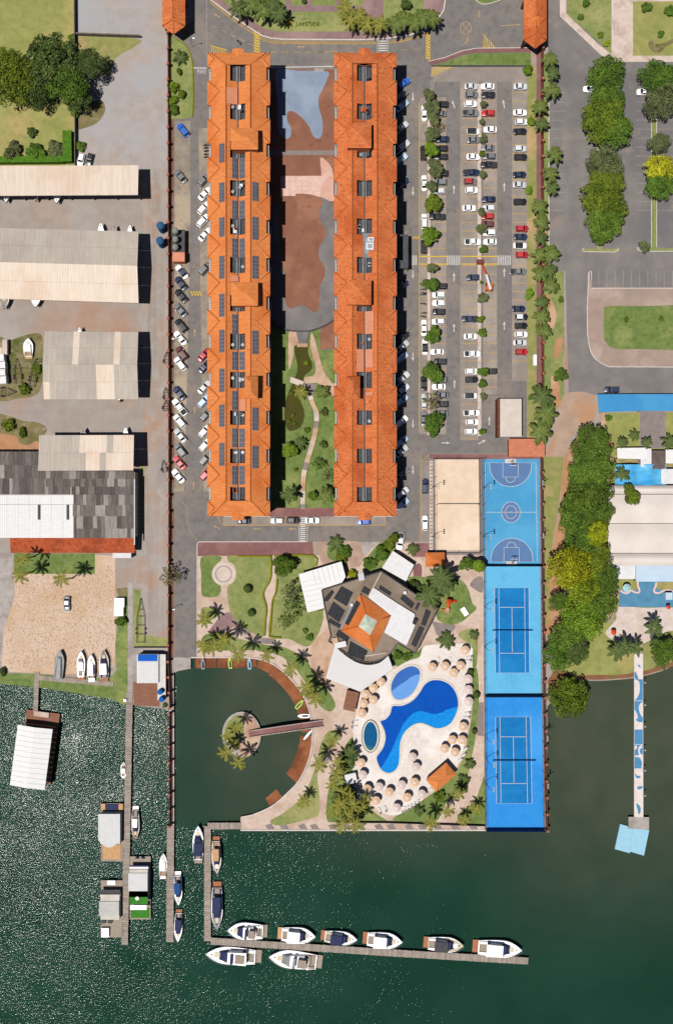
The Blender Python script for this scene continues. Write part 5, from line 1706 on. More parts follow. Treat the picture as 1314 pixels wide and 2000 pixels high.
# yellow hatched gutter along the garden kerb
mb = MB()
gk2 = smooth([(412, 3), (455, 36), (496, 64), (513, 75), (531, 80), (553, 82), (640, 82.5), (700, 83), (738, 82)], 4, False)
band(mb, [(x, y + 3.2) for x, y in gk2], 1.0, ZM - 0.01, ZM, m_yellow)
gk3 = smooth([(758, 82), (790, 78), (830, 66)], 4, False)
band(mb, [(x, y + 2.6) for x, y in gk3], 1.0, ZM - 0.01, ZM, m_yellow)
for g in (gk2, gk3):
    acc = 0
    for a, b in zip(g[:-1], g[1:]):
        d = math.hypot(b[0] - a[0], b[1] - a[1])
        n = max(1, int(d / 3.4))
        for i in range(n):
            t = i / n
            x, y = a[0] + (b[0] - a[0]) * t, a[1] + (b[1] - a[1]) * t
            band(mb, [(x + 1.6, y - 2.6), (x - 1.2, y + 2.8)], 1.1, ZM - 0.012, ZM - 0.002, m_yellow)
# yellow hatch bands, pedestrian humps, arrows
for x0, y0, x1, y1, n in ((497, 62, 507, 104, 8), (832, 63, 839, 117, 10)):
    for i in range(n):
        y = y0 + (y1 - y0) * i / n
        band(mb, [(x0, y), (x1, y + 4)], 3.0, ZM - 0.01, ZM + 0.002, m_yellow_b)
    band(mb, [(x0, y0), (x0, y1)], 0.8, ZM - 0.01, ZM, m_yellow_b)
    band(mb, [(x1, y0), (x1, y1)], 0.8, ZM - 0.01, ZM, m_yellow_b)
for tri in ([(842, 130), (882, 132), (841, 150)], [(942, 66), (967, 94), (942, 94)], [(410, 104), (410, 89), (444, 98), (444, 104)]):
    band(mb, tri, 1.2, ZM - 0.01, ZM + 0.003, m_yellow_b, True)
    xs = [p[0] for p in tri]
    x = min(xs) + 3
    while x < max(xs) - 3:
        ytop = 131 if tri[0][0] == 842 else (66 + (x - 942) / 25 * 28 if tri[0][0] == 942 else 90 + (x - 410) / 34 * 8)
        ybot = 131 + (882 - x) / 40 * 18 if tri[0][0] == 842 else (94 if tri[0][0] == 942 else 104)
        band(mb, [(x + 2, ytop), (x - 2 if tri[0][0] == 842 else x, ybot)], 1.6, ZM - 0.01, ZM, m_yellow_b)
        x += 4.2
for i in range(5):
    band(mb, [(797 + i * 4.6, 462), (799 + i * 4.6, 467)], 2.3, ZM - 0.01, ZM, m_yellow_b)
for i in range(4):
    for j in range(2):
        band(mb, [(372 + i * 5.6 + j * 2.5, 571 + j * 4.5), (375 + i * 5.6 + j * 2.5, 571 + j * 4.5)], 4.0, ZM - 0.01, ZM, m_yellow_b)
tag(mb.build('hatched_markings'), kind='structure')
mb = MB()
dash(mb, (414, 50), (496, 90), 1.0, 12, 8, m_yellow_f, ZM)
dash(mb, (506, 97), (516, 100), 1.0, 9, 8, m_yellow_f, ZM)
dash(mb, (528, 102), (640, 102), 1.0, 12, 11, m_yellow, ZM)
dash(mb, (783, 98), (830, 96), 1.0, 12, 11, m_yellow_f, ZM)
band(mb, [(622, 102), (660, 101)], 1.0, ZM - 0.01, ZM, m_yellow)
band(mb, [(976, 51), (1016, 48)], 1.4, ZM - 0.01, ZM, m_yellow_f)
for c, r in (((909, 55), 10.5),):
    band(mb, ellipse(*c, r, r * 1.15, 24), 1.2, ZM - 0.01, ZM, m_yellow_f, True)
    band(mb, [(c[0] - 7, c[1] - 8), (c[0] + 7, c[1] + 8)], 1.0, ZM - 0.01, ZM, m_yellow_f)
    band(mb, [(c[0] + 7, c[1] - 8), (c[0] - 7, c[1] + 8)], 1.0, ZM - 0.01, ZM, m_yellow_f)
for a, b in ((500, 7),):
    for x0, x1 in ((820, 872), (901, 971)):
        band(mb, [(x0, 501), (x1, 501)], 2.2, ZM - 0.01, ZM, m_yellow_b)
        band(mb, [(x0, 516), (x1, 516)], 2.2, ZM - 0.01, ZM, m_yellow_b)
tag(mb.build('yellow_lane_markings'), kind='structure')
mb = MB()
for x0, x1 in ((798, 818), (872, 900), (971, 999)):
    n = int((x1 - x0) / 3.4)
    for i in range(n):
        band(mb, [(x0 + 1 + i * 3.4, 499), (x0 + 1 + i * 3.4, 518)], 1.7, ZM - 0.01, ZM + 0.004, m_white)
for i in range(12):
    band(mb, [(586, 1012 + i * 4.0), (597, 1012 + i * 4.0)], 2.2, ZM + 0.0, ZM + 0.012, m_white)
band(mb, [(584, 1026), (584, 1058)], 0.9, ZM - 0.01, ZM, m_white)
band(mb, [(600, 1026), (600, 1058)], 0.9, ZM - 0.01, ZM, m_white)
for i in range(6):
    band(mb, [(739, 76 + i * 4.6), (755, 76 + i * 4.6)], 2.2, ZM - 0.01, ZM + 0.004, m_white)
band(mb, [(737, 70), (737, 104)], 0.9, ZM - 0.01, ZM, m_white)
band(mb, [(757, 70), (757, 104)], 0.9, ZM - 0.01, ZM, m_white)
band(mb, [(378, 133), (404, 133)], 2.0, ZM - 0.01, ZM, m_white)
band(mb, [(527, 132), (652, 130)], 1.8, ZM - 0.01, ZM, m_white)
band(mb, [(404, 0), (404, 106)], 1.0, ZM - 0.01, ZM, m_white_f)
band(mb, [(437, 1008.6), (768, 1008.6)], 0.9, ZM - 0.01, ZM, m_white)
for y0 in range(14):
    y = 182 + y0 * 17.6
    band(mb, [(1072, y), (1102, y + 0.5)], 0.7, ZM - 0.01, ZM, m_white_f)
    if y0 > 1:
        band(mb, [(1133, y), (1164, y + 0.5)], 0.6, ZM - 0.01, ZM, m_white_f)
    band(mb, [(1240, y), (1270, y)], 0.7, ZM - 0.01, ZM, m_white_f)
    band(mb, [(1283, y), (1313, y)], 0.7, ZM - 0.01, ZM, m_white_f)
for i in range(12):
    band(mb, [(1168 + i * 16, 529), (1168 + i * 16, 560)], 0.7, ZM - 0.01, ZM, m_white_f)
tag(mb.build('white_markings'), kind='structure')


def arrow(px, py, ang, m, L_=17, name='lane_arrow'):
    mb = MB()
    s = L_ / PXM
    mb.face([(-s * .5, -.13, 0), (s * .12, -.13, 0), (s * .12, .13, 0), (-s * .5, .13, 0)], m)
    mb.face([(s * .08, -.38, 0), (s * .5, 0, 0), (s * .08, .38, 0)], m)
    o = mb.build(name)
    p = W(px, py)
    o.location = (p.x, p.y, ZM + 0.006)
    o.rotation_euler = (0, 0, math.radians(ang))
    tag(o, kind='structure')


for x, y, a in ((806, 190, 270), (806, 374, 270), (806, 536, 270), (806, 697, 270), (806, 828, 270), (806, 918, 270), (886, 370, 90), (886, 541, 90), (886, 640, 90), (887, 750, 90),
                (983, 203, 100), (984, 365, 90), (984, 532, 90), (984, 636, 90), (955, 822, 90), (885, 204, 110), (870, 865, 0), (941, 863, 30)):
    arrow(x, y, a, m_white)
for x, y, a in ((588, 92, 180), (381, 650, 90), (381, 800, 90), (379, 948, 90), (424, 1030, 150), (501, 1033, 180), (571, 1033, 180), (424, 31, 150), (911, 80, 60), (935, 28, 270)):
    arrow(x, y, a, m_yellow_f, 15)


def words(text, px, py, size, ang, m, extrude=0.0, z=None, sx=1.0, name='painted_word'):
    cu = bpy.data.curves.new(name, 'FONT')
    cu.body = text
    cu.size = size
    cu.align_x = 'CENTER'
    cu.align_y = 'CENTER'
    cu.extrude = extrude
    tmp = bpy.data.objects.new('tmp', cu)
    COL.objects.link(tmp)
    dg = bpy.context.evaluated_depsgraph_get()
    me = bpy.data.meshes.new_from_object(tmp.evaluated_get(dg))
    bpy.data.objects.remove(tmp)
    me.materials.clear()
    me.materials.append(m)
    o = link(name, me)
    p = W(px, py)
    o.location = (p.x, p.y, ZM + 0.006 if z is None else z)
    o.rotation_euler = (0, 0, math.radians(ang))
    o.scale = (sx, 1, 1)
    return o


tag(words('PARE', 394, 140.5, 1.75, 0, m_white, sx=0.62), kind='structure')
tag(words('PARE', 623, 136, 1.3, 180, m_white, sx=0.9), kind='structure')
tag(words('PARE', 845, 166, 1.6, 90, m_white_f, sx=0.8), kind='structure')
g_letter = mat('sign_green', D(96, 118, 28), D(84, 104, 24), 1)
y_sign = mat('sign_yellow', D(190, 170, 30), D(170, 150, 26), 1)
root = empty('lawn_sign', tuple(W(592, 46)[:2]) + (0.08,), 0, 'green letters with a yellow sun emblem laid out on the garden lawn', 'sign')
o = words('LAKE SIDE', 602, 48.5, 1.45, 0, g_letter, 0.12, name='letters', z=0)
o.parent = root
o.location = W(601, 48.5) - Vector(root.location) + Vector((0, 0, 0.22))
o.rotation_euler = (math.radians(14), 0, 0)
mb = MB()
mb.tube([(0, 0, 0), (0, 0, 0.25)], 0.5, y_sign, 16)
for i in range(12):
    a = i * math.pi / 6
    mb.box((0.85 * math.cos(a), 0.85 * math.sin(a), 0.12), (0.45, 0.2, 0.2), y_sign, a)
o = mb.build('sun_emblem', root)
o.location = W(564, 46) - Vector(root.location)
o.location.z = 0
for x, y, s in ((590.5, 40, 2.3), (602, 45, 1.5)):
    mb = MB(); mb.tube([(0, 0, 0), (0, 0, s)], 0.06, m_white_roof, 6); mb.tube([(0, 0, s), (0.0, -0.1, s + 0.02)], 0.16, m_white_roof, 8)
    o = mb.build('flag_pole'); o.location = W(x, y)
    tag(o, 'thin white pole beside the lawn letters, %s' % ('taller one' if s > 2 else 'shorter one'), 'pole', 'white poles at the lawn letters')

# ------------------------------------------------------------------ cars
PAINT = {}


def paint(name, c):
    if name not in PAINT:
        PAINT[name] = mat('car_paint_' + name, c, rough=0.35, spec=0.45, coat=0.35, rnd=0.14)
    return PAINT[name]


PC = {'white': (0.52, 0.52, 0.51), 'silver': (0.34, 0.35, 0.36), 'grey': (0.10, 0.105, 0.11), 'black': (0.010, 0.010, 0.012), 'dark blue': (0.010, 0.018, 0.045),
      'blue': (0.012, 0.07, 0.30), 'red': (0.26, 0.012, 0.014), 'maroon': (0.075, 0.022, 0.024), 'light blue': (0.26, 0.34, 0.44), 'rose red': (0.30, 0.05, 0.06)}
for n_, c_ in PC.items():
    paint(n_, c_)
m_cglass = mat('car_glass', (0.008, 0.010, 0.014), rough=0.08, spec=0.5)
m_lamp = mat('head_lamp', D(220, 224, 230), rough=0.2)
m_tail = mat('tail_lamp', (0.30, 0.01, 0.01), rough=0.3)
m_hub = mat('wheel_rim', D(150, 152, 156), rough=0.4, metal=0.6)
CAR = {}


def car_parts(kind):
    """unit parts of a car of length 1 x width 1 (scaled later); z in metres"""
    if kind in CAR:
        return CAR[kind]
    # stations along the length: x, half width, hood height
    st = {'hatchback': [(-.5, .36, .70), (-.485, .44, .90), (-.40, .49, .98), (-.1, .5, .95), (.2, .5, .92), (.36, .485, .84), (.46, .42, .74), (.5, .32, .60)],
          'sedan': [(-.5, .36, .68), (-.48, .44, .92), (-.36, .49, .96), (-.1, .5, .95), (.15, .5, .92), (.36, .485, .84), (.46, .42, .72), (.5, .32, .58)],
          'sport utility car': [(-.5, .40, .80), (-.485, .46, 1.05), (-.40, .495, 1.12), (-.1, .5, 1.1), (.2, .5, 1.08), (.38, .49, 1.0), (.47, .44, .88), (.5, .36, .7)],
          'pickup': [(-.5, .43, .85), (-.49, .47, 1.0), (-.40, .495, 1.02), (-.1, .5, 1.05), (.2, .5, 1.06), (.38, .49, .98), (.47, .45, .88), (.5, .38, .7)]}[kind]
    cab = {'hatchback': (-.46, .20, -.38, .06, 1.46), 'sedan': (-.36, .20, -.22, .06, 1.42), 'sport utility car': (-.47, .24, -.40, .10, 1.70), 'pickup': (-.16, .24, -.12, .10, 1.72)}[kind]
    d = {}
    mb = MB()
    rings = []
    for x, w, h in st:
        rings.append([(x, -w * 0.94, .28), (x, -w, h * .66), (x, -w * .93, h * .95), (x, -w * .55, h), (x, w * .55, h), (x, w * .93, h * .95), (x, w, h * .66), (x, w * .94, .28)])
    n = 8
    vs = [p for r in rings for p in r]
    fs = [(i * n + k, (i + 1) * n + k, (i + 1) * n + (k + 1) % n, i * n + (k + 1) % n) for i in range(len(rings) - 1) for k in range(n)]
    fs = [f[::-1] for f in fs]
    fs += [tuple(range(n)), tuple(range(len(vs) - 1, len(vs) - n - 1, -1))]
    mb.add(vs, fs, None)
    if kind == 'pickup':
        pass
    for s in (-1, 1):
        mb.box((.13, s * .55, 1.0), (.03, .10, .12), None)
    d['body'] = mb
    xr0, xf0, xr1, xf1, zt = cab
    hb = st[3][2] * 0.98
    wb, wt = .455, .36
    B = {'rl': (xr0, wb, hb), 'rr': (xr0, -wb, hb), 'fl': (xf0, wb, hb), 'fr': (xf0, -wb, hb)}
    T = {'rl': (xr1, wt, zt), 'rr': (xr1, -wt, zt), 'fl': (xf1, wt, zt), 'fr': (xf1, -wt, zt)}

    def quad(a, b, c, e):
        q = MB(); q.face([a, b, c, e], m_cglass); return q
    d['windshield'] = quad(B['fr'], B['fl'], T['fl'], T['fr'])
    d['rear_window'] = quad(B['rl'], B['rr'], T['rr'], T['rl'])
    d['side_window'] = quad(B['fl'], B['rl'], T['rl'], T['fl'])
    d['side_window_b'] = quad(B['rr'], B['fr'], T['fr'], T['rr'])
    q = MB()
    zc = zt + 0.03
    e = 0.012
    q.add([(xr1 - e, -wt, zt), (xf1 + e, -wt, zt), (xf1 + e, wt, zt), (xr1 - e, wt, zt), (xr1 + .02, -wt * .8, zc), (xf1 - .02, -wt * .8, zc), (xf1 - .02, wt * .8, zc), (xr1 + .02, wt * .8, zc)],
          [(4, 5, 6, 7), (0, 1, 5, 4), (1, 2, 6, 5), (2, 3, 7, 6), (3, 0, 4, 7)], None)
    # pillars
    for a in ('fl', 'fr', 'rl', 'rr'):
        p, t = Vector(B[a]), Vector(T[a])
        o_ = Vector((0.016, 0, 0)) if a[0] == 'f' else Vector((-0.016, 0, 0))
        i_ = Vector((0, -0.05 if a[1] == 'l' else 0.05, 0))
        up = Vector((0, 0, 0.012))
        q.face([p + up, p + i_ + up, t + i_ + up, t + up], None)
        q.face([p + up, p - o_ * 3 + up * 0.5, t - o_ * 3 + up * 0.5, t + up], None)
    d['roof'] = q
    if kind == 'pickup':
        q = MB()
        q.box((-.335, 0, 1.06), (.27, .80, .04), m_black if False else mat('bed_cover', (0.02, 0.02, 0.022), (0.03, 0.03, 0.03), 2))
        d['cargo_bed'] = q
    w_ = MB()
    w_.tube([(0, -.055, 0), (0, .055, 0)], [.33, .33], m_black, 12)
    d['wheel'] = w_
    r_ = MB()
    r_.tube([(0, -.058, 0), (0, .058, 0)], [.2, .2], m_hub, 10)
    d['rim'] = r_
    l_ = MB(); l_.box((0, 0, 0), (.035, .15, .13), m_lamp); d['headlight'] = l_
    l_ = MB(); l_.box((0, 0, 0), (.025, .12, .14), m_tail); d['tail_light'] = l_
    CAR[kind] = (d, {}, st)
    return CAR[kind]


def car(px, py, ang, color, kind, label, group, L_px=25.0, W_px=12.2, cat=None, roofc=None, name='parked_car'):
    d, cache, st = car_parts(kind)
    p = W(px, py)
    if ('b', color) not in cache:
        for nm in ('body', 'roof'):
            s = d[nm]
            mb = MB()
            mb.v, mb.f, mb.m, mb.mats = list(s.v), list(s.f), [0] * len(s.f), [PAINT[color]]
            cache[(nm[0], color)] = mb.mesh(nm, nm == 'body')
    for nm in ('windshield', 'rear_window', 'side_window', 'side_window_b', 'wheel', 'headlight', 'tail_light', 'cargo_bed', 'rim'):
        if nm in d and nm not in cache:
            cache[nm] = d[nm].mesh(nm.replace('_b', '') if nm.endswith('_b') else nm, nm in ('wheel',))
    if roofc and ('r', roofc) not in cache:
        s = d['roof']
        mb = MB()
        mb.v, mb.f, mb.m, mb.mats = list(s.v), list(s.f), [0] * len(s.f), [PAINT[roofc]]
        cache[('r', roofc)] = mb.mesh('roof')
    L_, Wd = L_px / PXM, W_px / PXM
    root = empty(name, (p.x, p.y, 0.07), math.radians(ang), label, cat or ('pickup' if kind == 'pickup' else 'car'), group)
    sc3 = (L_, Wd, min(1.0, L_ / 3.9))
    for nm in ('windshield', 'rear_window', 'side_window', 'side_window_b'):
        o = link('side_window' if nm.endswith('_b') else nm, cache[nm], root); o.scale = sc3
    link('body', cache[('b', color)], root).scale = sc3
    link('roof', cache[('r', roofc or color)], root).scale = sc3
    if 'cargo_bed' in cache:
        link('cargo_bed', cache['cargo_bed'], root).scale = sc3
    for sx in (-.30, .31):
        for sy in (-1, 1):
            o = link('wheel', cache['wheel'], root, (sx * L_, sy * (.5 * Wd - .11), .33)); o.scale = (1, 2.0, 1)
            link('rim', cache['rim'], o)
    hz = st[-2][2] * 0.9 * sc3[2]
    for sy in (-1, 1):
        link('headlight', cache['headlight'], root, (.465 * L_, sy * .33 * Wd, hz)).scale = (L_, Wd, 1)
        link('tail_light', cache['tail_light'], root, (-.487 * L_, sy * .36 * Wd, .8 * sc3[2])).scale = (L_, Wd, 1)
    return root


SH = {'h': 'hatchback', 's': 'sedan', 'u': 'sport utility car', 'p': 'pickup'}
CL = {'w': 'white', 'v': 'silver', 'g': 'grey', 'k': 'black', 'd': 'dark blue', 'b': 'blue', 'r': 'red', 'm': 'maroon', 'l': 'light blue', 'o': 'rose red'}


def row(desc, group, cars, ang, L_=25, Wd=12.2, end='road end'):
    cars = sorted(cars, key=lambda c: c[0] if end == 'solar wing' else c[1])
    for i, c in enumerate(cars):
        x, y, cc = c[0], c[1], c[2]
        a = ang if len(c) < 4 or c[3] is None else c[3]
        kind = SH[cc[1]]
        col = CL[cc[0]]
        rf = CL[cc[2]] if len(cc) > 2 else None
        ln = L_ * (1.28 if kind == 'pickup' else (1.05 if kind == 'sedan' else 1.0))
        sn = {'sport utility car': 'tall car'}.get(kind, kind)
        car(x, y, a + random.uniform(-1.5, 1.5), col, kind, '%s %s in the %s, %s from the %s' % (col, sn, desc, ORD[i], end), group, ln, Wd, roofc=rf)


row('bays beside the palm fence', 'cars in the bays beside the palm fence', [
    (1015, 171, 'vs'), (1014, 222, 'ws'), (1017, 240, 'wh'), (1014, 259, 'ks'), (1014, 292, 'vh'), (1015, 309, 'ku'), (1013, 343, 'ds'), (1013, 362.5, 'vs'), (1014, 396, 'ku'), (1018, 448, 'rh'),
    (1015, 464, 'ds'), (1014, 481, 'wsk'), (1018, 499, 'rh'), (1010, 532, 'gp'), (1011, 604, 'ds'), (1017, 620, 'khv'), (1016, 637, 'kh'), (1016, 654, 'wh'), (1014, 670, 'vs'), (1017, 688, 'rh')], 0)
row('bays palm-side of pale strip', 'cars on the palm side of the pale strip', [
    (951, 171, 'ws'), (952, 187.6, 'ks'), (952, 223, 'rh'), (956, 255, 'ws'), (951, 290.5, 'gs'), (954, 307, 'gh'), (953, 324, 'kp'), (953, 391, 'ds'), (953, 408, 'vh'), (950.5, 424, 'rh'),
    (950.5, 439, 'mh'), (954, 456, 'wu'), (955.7, 473.5, 'ws'), (957, 726, 'kh')], 180)
row('bays hotel-side of pale strip', 'cars on the hotel side of the pale strip', [
    (919, 171, 'vs'), (920, 187, 'gh'), (918, 205, 'wh'), (917.6, 223, 'gp'), (923, 259, 'wuk'), (924, 275, 'gs'), (923, 308, 'ws'), (919, 339, 'dp'), (917, 356.6, 'guR'.replace('R', 'r')), (920, 373, 'wh'),
    (915, 408, 'ws'), (922, 474, 'wp'), (922, 543, 'dh', 180), (915.6, 624, 'dp', 180), (918, 658, 'ws'), (921, 692, 'wp'), (920, 726, 'wh'), (920, 742, 'kh'), (918, 773.6, 'wuk'), (920, 807, 'wp'), (921, 824.6, 'wh'), (918.7, 843, 'wh')], 0)
row('bays behind the tree strip', 'cars behind the tree strip', [
    (862.5, 206, 'kh'), (857, 224, 'gs'), (862.5, 274, 'ds'), (861, 292, 'kh'), (861, 308, 'kh'), (862, 340.5, 'kh'), (858.6, 358, 'gu'), (856, 375, 'vh'), (853, 425, 'kp', 180), (860, 560, 'kh'), (855.5, 577, 'wu'),
    (856, 593, 'wh'), (856, 610, 'ku'), (855, 629, 'wh'), (853, 688, 'ws'), (858.6, 707, 'ku'), (860, 742.5, 'gh'), (856, 756, 'ws'), (862, 772, 'gs'), (862, 790, 'ku'), (861, 808.5, 'gs')], 180)
row('kerbside line beside tree strip', 'cars parked along the tree strip', [
    (827.6, 222.5, 'ws'), (826, 301, 'ku'), (827.6, 359, 'ws'), (827.6, 434, 'wu'), (827, 483, 'kh'), (827, 641, 'ws'), (829, 678, 'wsk'), (827, 749, 'ks'), (827, 784, 'vh'), (827.6, 817.6, 'gs'), (829.6, 950, 'du'), (829, 1021.5, 'wh')], 90, 29, 11.8)
row('shaded bays under car-park wing', 'cars in the shade of the hotel', [
    (787, 166, 'bh'), (783, 189, 'gu'), (783.6, 209, 'ls'), (783, 251, 'vs'), (783, 290, 'vp'), (782, 313, 'lh'), (784, 360, 'ds'), (784, 560, 'dh'), (785, 660, 'ks'), (784.6, 678, 'vs'), (783, 700, 'lh'), (783, 741, 'vp'), (785, 762, 'vs'), (783, 783, 'lh'),
    (783, 824, 'wu'), (783, 863, 'lh'), (783, 882, 'vs'), (784.6, 926, 'gs'), (784.6, 963, 'vu'), (784.6, 984, 'lh')], 38, 30, 12.5)
row('slanted bays beside solar wing', 'cars slanted beside the solar wing', [
    (399, 353, 'gh'), (401.5, 380, 'ws'), (399, 408, 'wh'), (398, 433, 'wu'), (401.5, 459.5, 'ws'), (401, 526, 'gu'), (399.7, 694, 'rs'), (401, 716.7, 'ds'), (400, 757, 'vs'), (399, 784, 'lh'), (403, 811, 'gh'), (401, 842, 'wh'),
    (402, 869, 'wh'), (402, 896.5, 'gu'), (403, 926, 'oh')], 48, 29, 13)
row('slanted bays along brick fence', 'cars slanted along the brick fence', [
    (358.5, 256, 'bh'), (353.6, 346, 'gs'), (356, 532, 'wsd'), (354.5, 554.5, 'ds'), (355, 579, 'ks'), (353.5, 607, 'gs'), (355, 637, 'ku'), (353, 661, 'ws'), (356, 691, 'mu'), (353, 711.5, 'wu'), (351.6, 768.4, 'ds'), (352, 795.6, 'wp'), (352, 823, 'wu'),
    (353, 851, 'vs'), (353.6, 879.7, 'gu'), (351.6, 904, 'os'), (349, 930, 'ws')], 129, 29, 13)
row('kerb bays below the hotel', 'cars at the lake end of the hotel', [(476, 1017, 'ds', 180), (541.7, 1017.1, 'vh', 180), (573, 1016, 'kh'), (610, 1016.4, 'ws'), (710, 1019, 'bh', 180)], 0, 26, 12.5, end='solar wing')
for x, y, c, k_, a, lb, L_ in ((1150, 176, 'white', 'sedan', 180, 'white sedan nosing out from under the street trees', 26), (1254, 182, 'white', 'pickup', 180, 'white pickup with dark bed beside the far street trees', 26),
                               (1306, 190, 'silver', 'hatchback', 0, 'silver hatchback half hidden by far street trees', 26), (1298, 209, 'white', 'hatchback', 10, 'white hatchback below the far street trees', 26),
                               (1192, 762, 'dark blue', 'sport utility car', 180, 'dark blue car in front of the long blue roof', 30), (133, 1179, 'grey', 'sedan', 270, 'grey sedan alone on the rubble lot', 30),
                               (160, 314, 'white', 'hatchback', 255, 'white car behind the narrow cream shed', 25), (177, 313, 'black', 'hatchback', 255, 'black car behind the narrow cream shed', 24)):
    car(x, y, a, c, k_, lb, None, L_, 12.4)
car(781, 1057, 262, 'white', 'pickup', 'white service truck at the back of the restaurant', None, 34, 13.5, 'truck', name='service_truck')

# motorbikes on the kerbside strip
def motorbike(px, py, ang, label, group):
    p = W(px, py)
    root = empty('motorbike', (p.x, p.y, 0.06), math.radians(ang), label, 'motorbike', group)
    for sx in (-.62, .62):
        mb = MB(); mb.tube([(sx, -.06, .31), (sx, .06, .31)], .31, m_black, 12); mb.build('wheel', root)
    mb = MB(); mb.tube([(-.45, 0, .5), (0, 0, .62), (.35, 0, .75)], [.12, .2, .14], m_greyd, 8); mb.build('frame', root)
    mb = MB(); mb.box((-.3, 0, .82), (.6, .26, .12), m_black); mb.build('seat', root)
    mb = MB(); mb.tube([(.42, -.36, 1.0), (.42, .36, 1.0)], .035, m_metal, 6); mb.build('handlebar', root)


for i, y in enumerate((556, 566, 573, 576, 594, 612, 619)):
    motorbike(825 + (i % 3), y, 10 * (i % 2) + 170, 'motorbike on the kerbside strip, %s from the road end' % ORD[i], 'motorbikes by the tree strip')
for i, y in enumerate((285, 290, 296, 303, 308)):
    motorbike(405, y, 6 * (i % 3), 'motorbike against the solar wing, %s from the road end' % ORD[i], 'motorbikes beside the solar wing')
motorbike(467, 84, 315, 'motorbike riding on the road above the solar wing', None)

# boom lift in the car park
p = W(949, 545)
root = empty('boom_lift', (p.x, p.y, 0.06), 0, 'orange boom lift with folded white arm in the car park', 'boom lift')
m_or = mat('lift_orange', D(230, 110, 50), D(210, 96, 44), 1.2)
mb = MB(); mb.box((0.7, -2.4, 0.9), (1.7, 2.2, 0.9), m_or, math.radians(-15)); mb.build('chassis', root)
for sx in (-.8, .8):
    for sy in (-3.2, -1.6):
        mb = MB(); mb.tube([(0.7 + sx - .15, sy, .4), (0.7 + sx + .15, sy, .4)], .4, m_black, 12); mb.build('wheel', root)
mb = MB(); mb.tube([(0.9, -3.4, 2.0), (-0.35, 0.7, 2.3)], [.42, .36], m_white_roof, 6); mb.build('arm', root)
mb = MB(); mb.tube([(-0.4, 0.6, 2.2), (-1.6, 3.6, 1.5)], [.3, .22], m_or, 6); mb.build('arm', root)
mb = MB(); mb.box((-1.9, 4.5, 0.9), (1.8, 1.2, 1.0), mat('lift_basket', D(130, 70, 66))); mb.build('basket', root)

# ------------------------------------------------------------------ brick-post fences
pb = MB(); pb.box((0, 0, 1.25), (0.5, 0.5, 2.5), m_fence); post_me = pb.mesh('post')
cb = MB(); cb.box((0, 0, 2.58), (0.72, 0.72, 0.2), m_post, 0, 0.6); cap_me = cb.mesh('post_cap')


def fence(pts, label, step=30.6, z0=0.0, tall=2.3):
    c = W(*pts[0])
    root = empty('brick_post_fence', (c.x, c.y, z0), 0, label, 'fence')
    off = Vector((c.x, c.y, 0))
    for (x0, y0), (x1, y1) in zip(pts[:-1], pts[1:]):
        d = math.hypot(x1 - x0, y1 - y0)
        n = max(1, round(d / step))
        for i in range(n + (1 if (x1, y1) == pts[-1] else 0)):
            t = i / n
            p = W(x0 + (x1 - x0) * t, y0 + (y1 - y0) * t) - off
            o = link('post', post_me, root, p)
            link('post_cap', cap_me, o)
            if i < n:
                q = W(x0 + (x1 - x0) * (i + 1) / n, y0 + (y1 - y0) * (i + 1) / n) - off
                a = math.atan2((q - p).y, (q - p).x)
                m_ = (p + q) / 2
                mb = MB()
                L_ = (q - p).length
                mb.box((0, 0, 0.3), (L_ - 0.5, 0.28, 0.6), m_fence)
                for zz in (0.9, 1.5, 2.1):
                    mb.box((0, 0, zz), (L_ - 0.5, 0.1, 0.16), m_fence)
                for k_ in range(int(L_ / 0.45)):
                    mb.box((-L_ / 2 + 0.35 + k_ * 0.45, 0, 1.35), (0.1, 0.06, 1.7), m_fence)
                o = mb.build('fence_panel', root)
                o.location = m_
                o.rotation_euler = (0, 0, a)
    return root


fence([(330.5, 70), (331.5, 500), (332, 1000), (331, 1290), (334, 1380)], 'brick-post fence between the boat yard and the hotel road')
fence([(333, 1392), (333.5, 1610)], 'brick-post fence on the lagoon wall, running out into the lake', z0=0.0)
fence([(1056.5, 100), (1057.5, 762)], 'brick-post fence behind the palms beside the car park')
fence([(1056, 893), (1058, 1106), (1061, 1360), (1066, 1618)], 'brick-post fence along the blue courts', 32)
sheet('fence_shade_strip', [(332, 70), (340, 70), (341, 960), (340, 1284), (333, 1284)], 1, mat('reddish_strip', D(150, 108, 90), D(130, 96, 82), 0.5, c3=D(150, 140, 132), sc3=0.1))  # reddish ground with the fence's lattice shadow painted into its colour
mb = MB(); band(mb, [(336, 1386), (336, 1612)], 8.5, -4, -0.02, m_pale_conc); tag(mb.build('lagoon_side_wall'), kind='structure')


def wall(name, pts, width, h, m, label, cat='wall', z0=0.0):
    mb = MB()
    band(mb, pts, width, z0, h, m)
    c = W(*pts[0])
    o = mb.build(name, origin=(c.x, c.y, 0))
    return tag(o, label, cat)


wall('yard_wall', [(148, -60), (149, 68), (150, 330)], 1.6, 1.8, mat('old_wall', D(130, 122, 112), D(100, 96, 88), 0.8), 'old grey wall between lawn and boat-yard road')
wall('yard_wall', [(150, 69), (276, 73.5)], 2.2, 1.4, MATS['old_wall'], 'weathered wall at the end of lawn, crossing the yard')
wall('low_wall', [(262, 1264), (330, 1264)], 1.4, 0.9, m_greyd, 'dark low wall below the parked boat trailer')
wall('garden_fence', [(660, 1604), (760, 1605), (850, 1608), (946, 1611)], 0.7, 1.2, m_greyd, 'dark thin fence along the lake walk below the pool', 'fence')
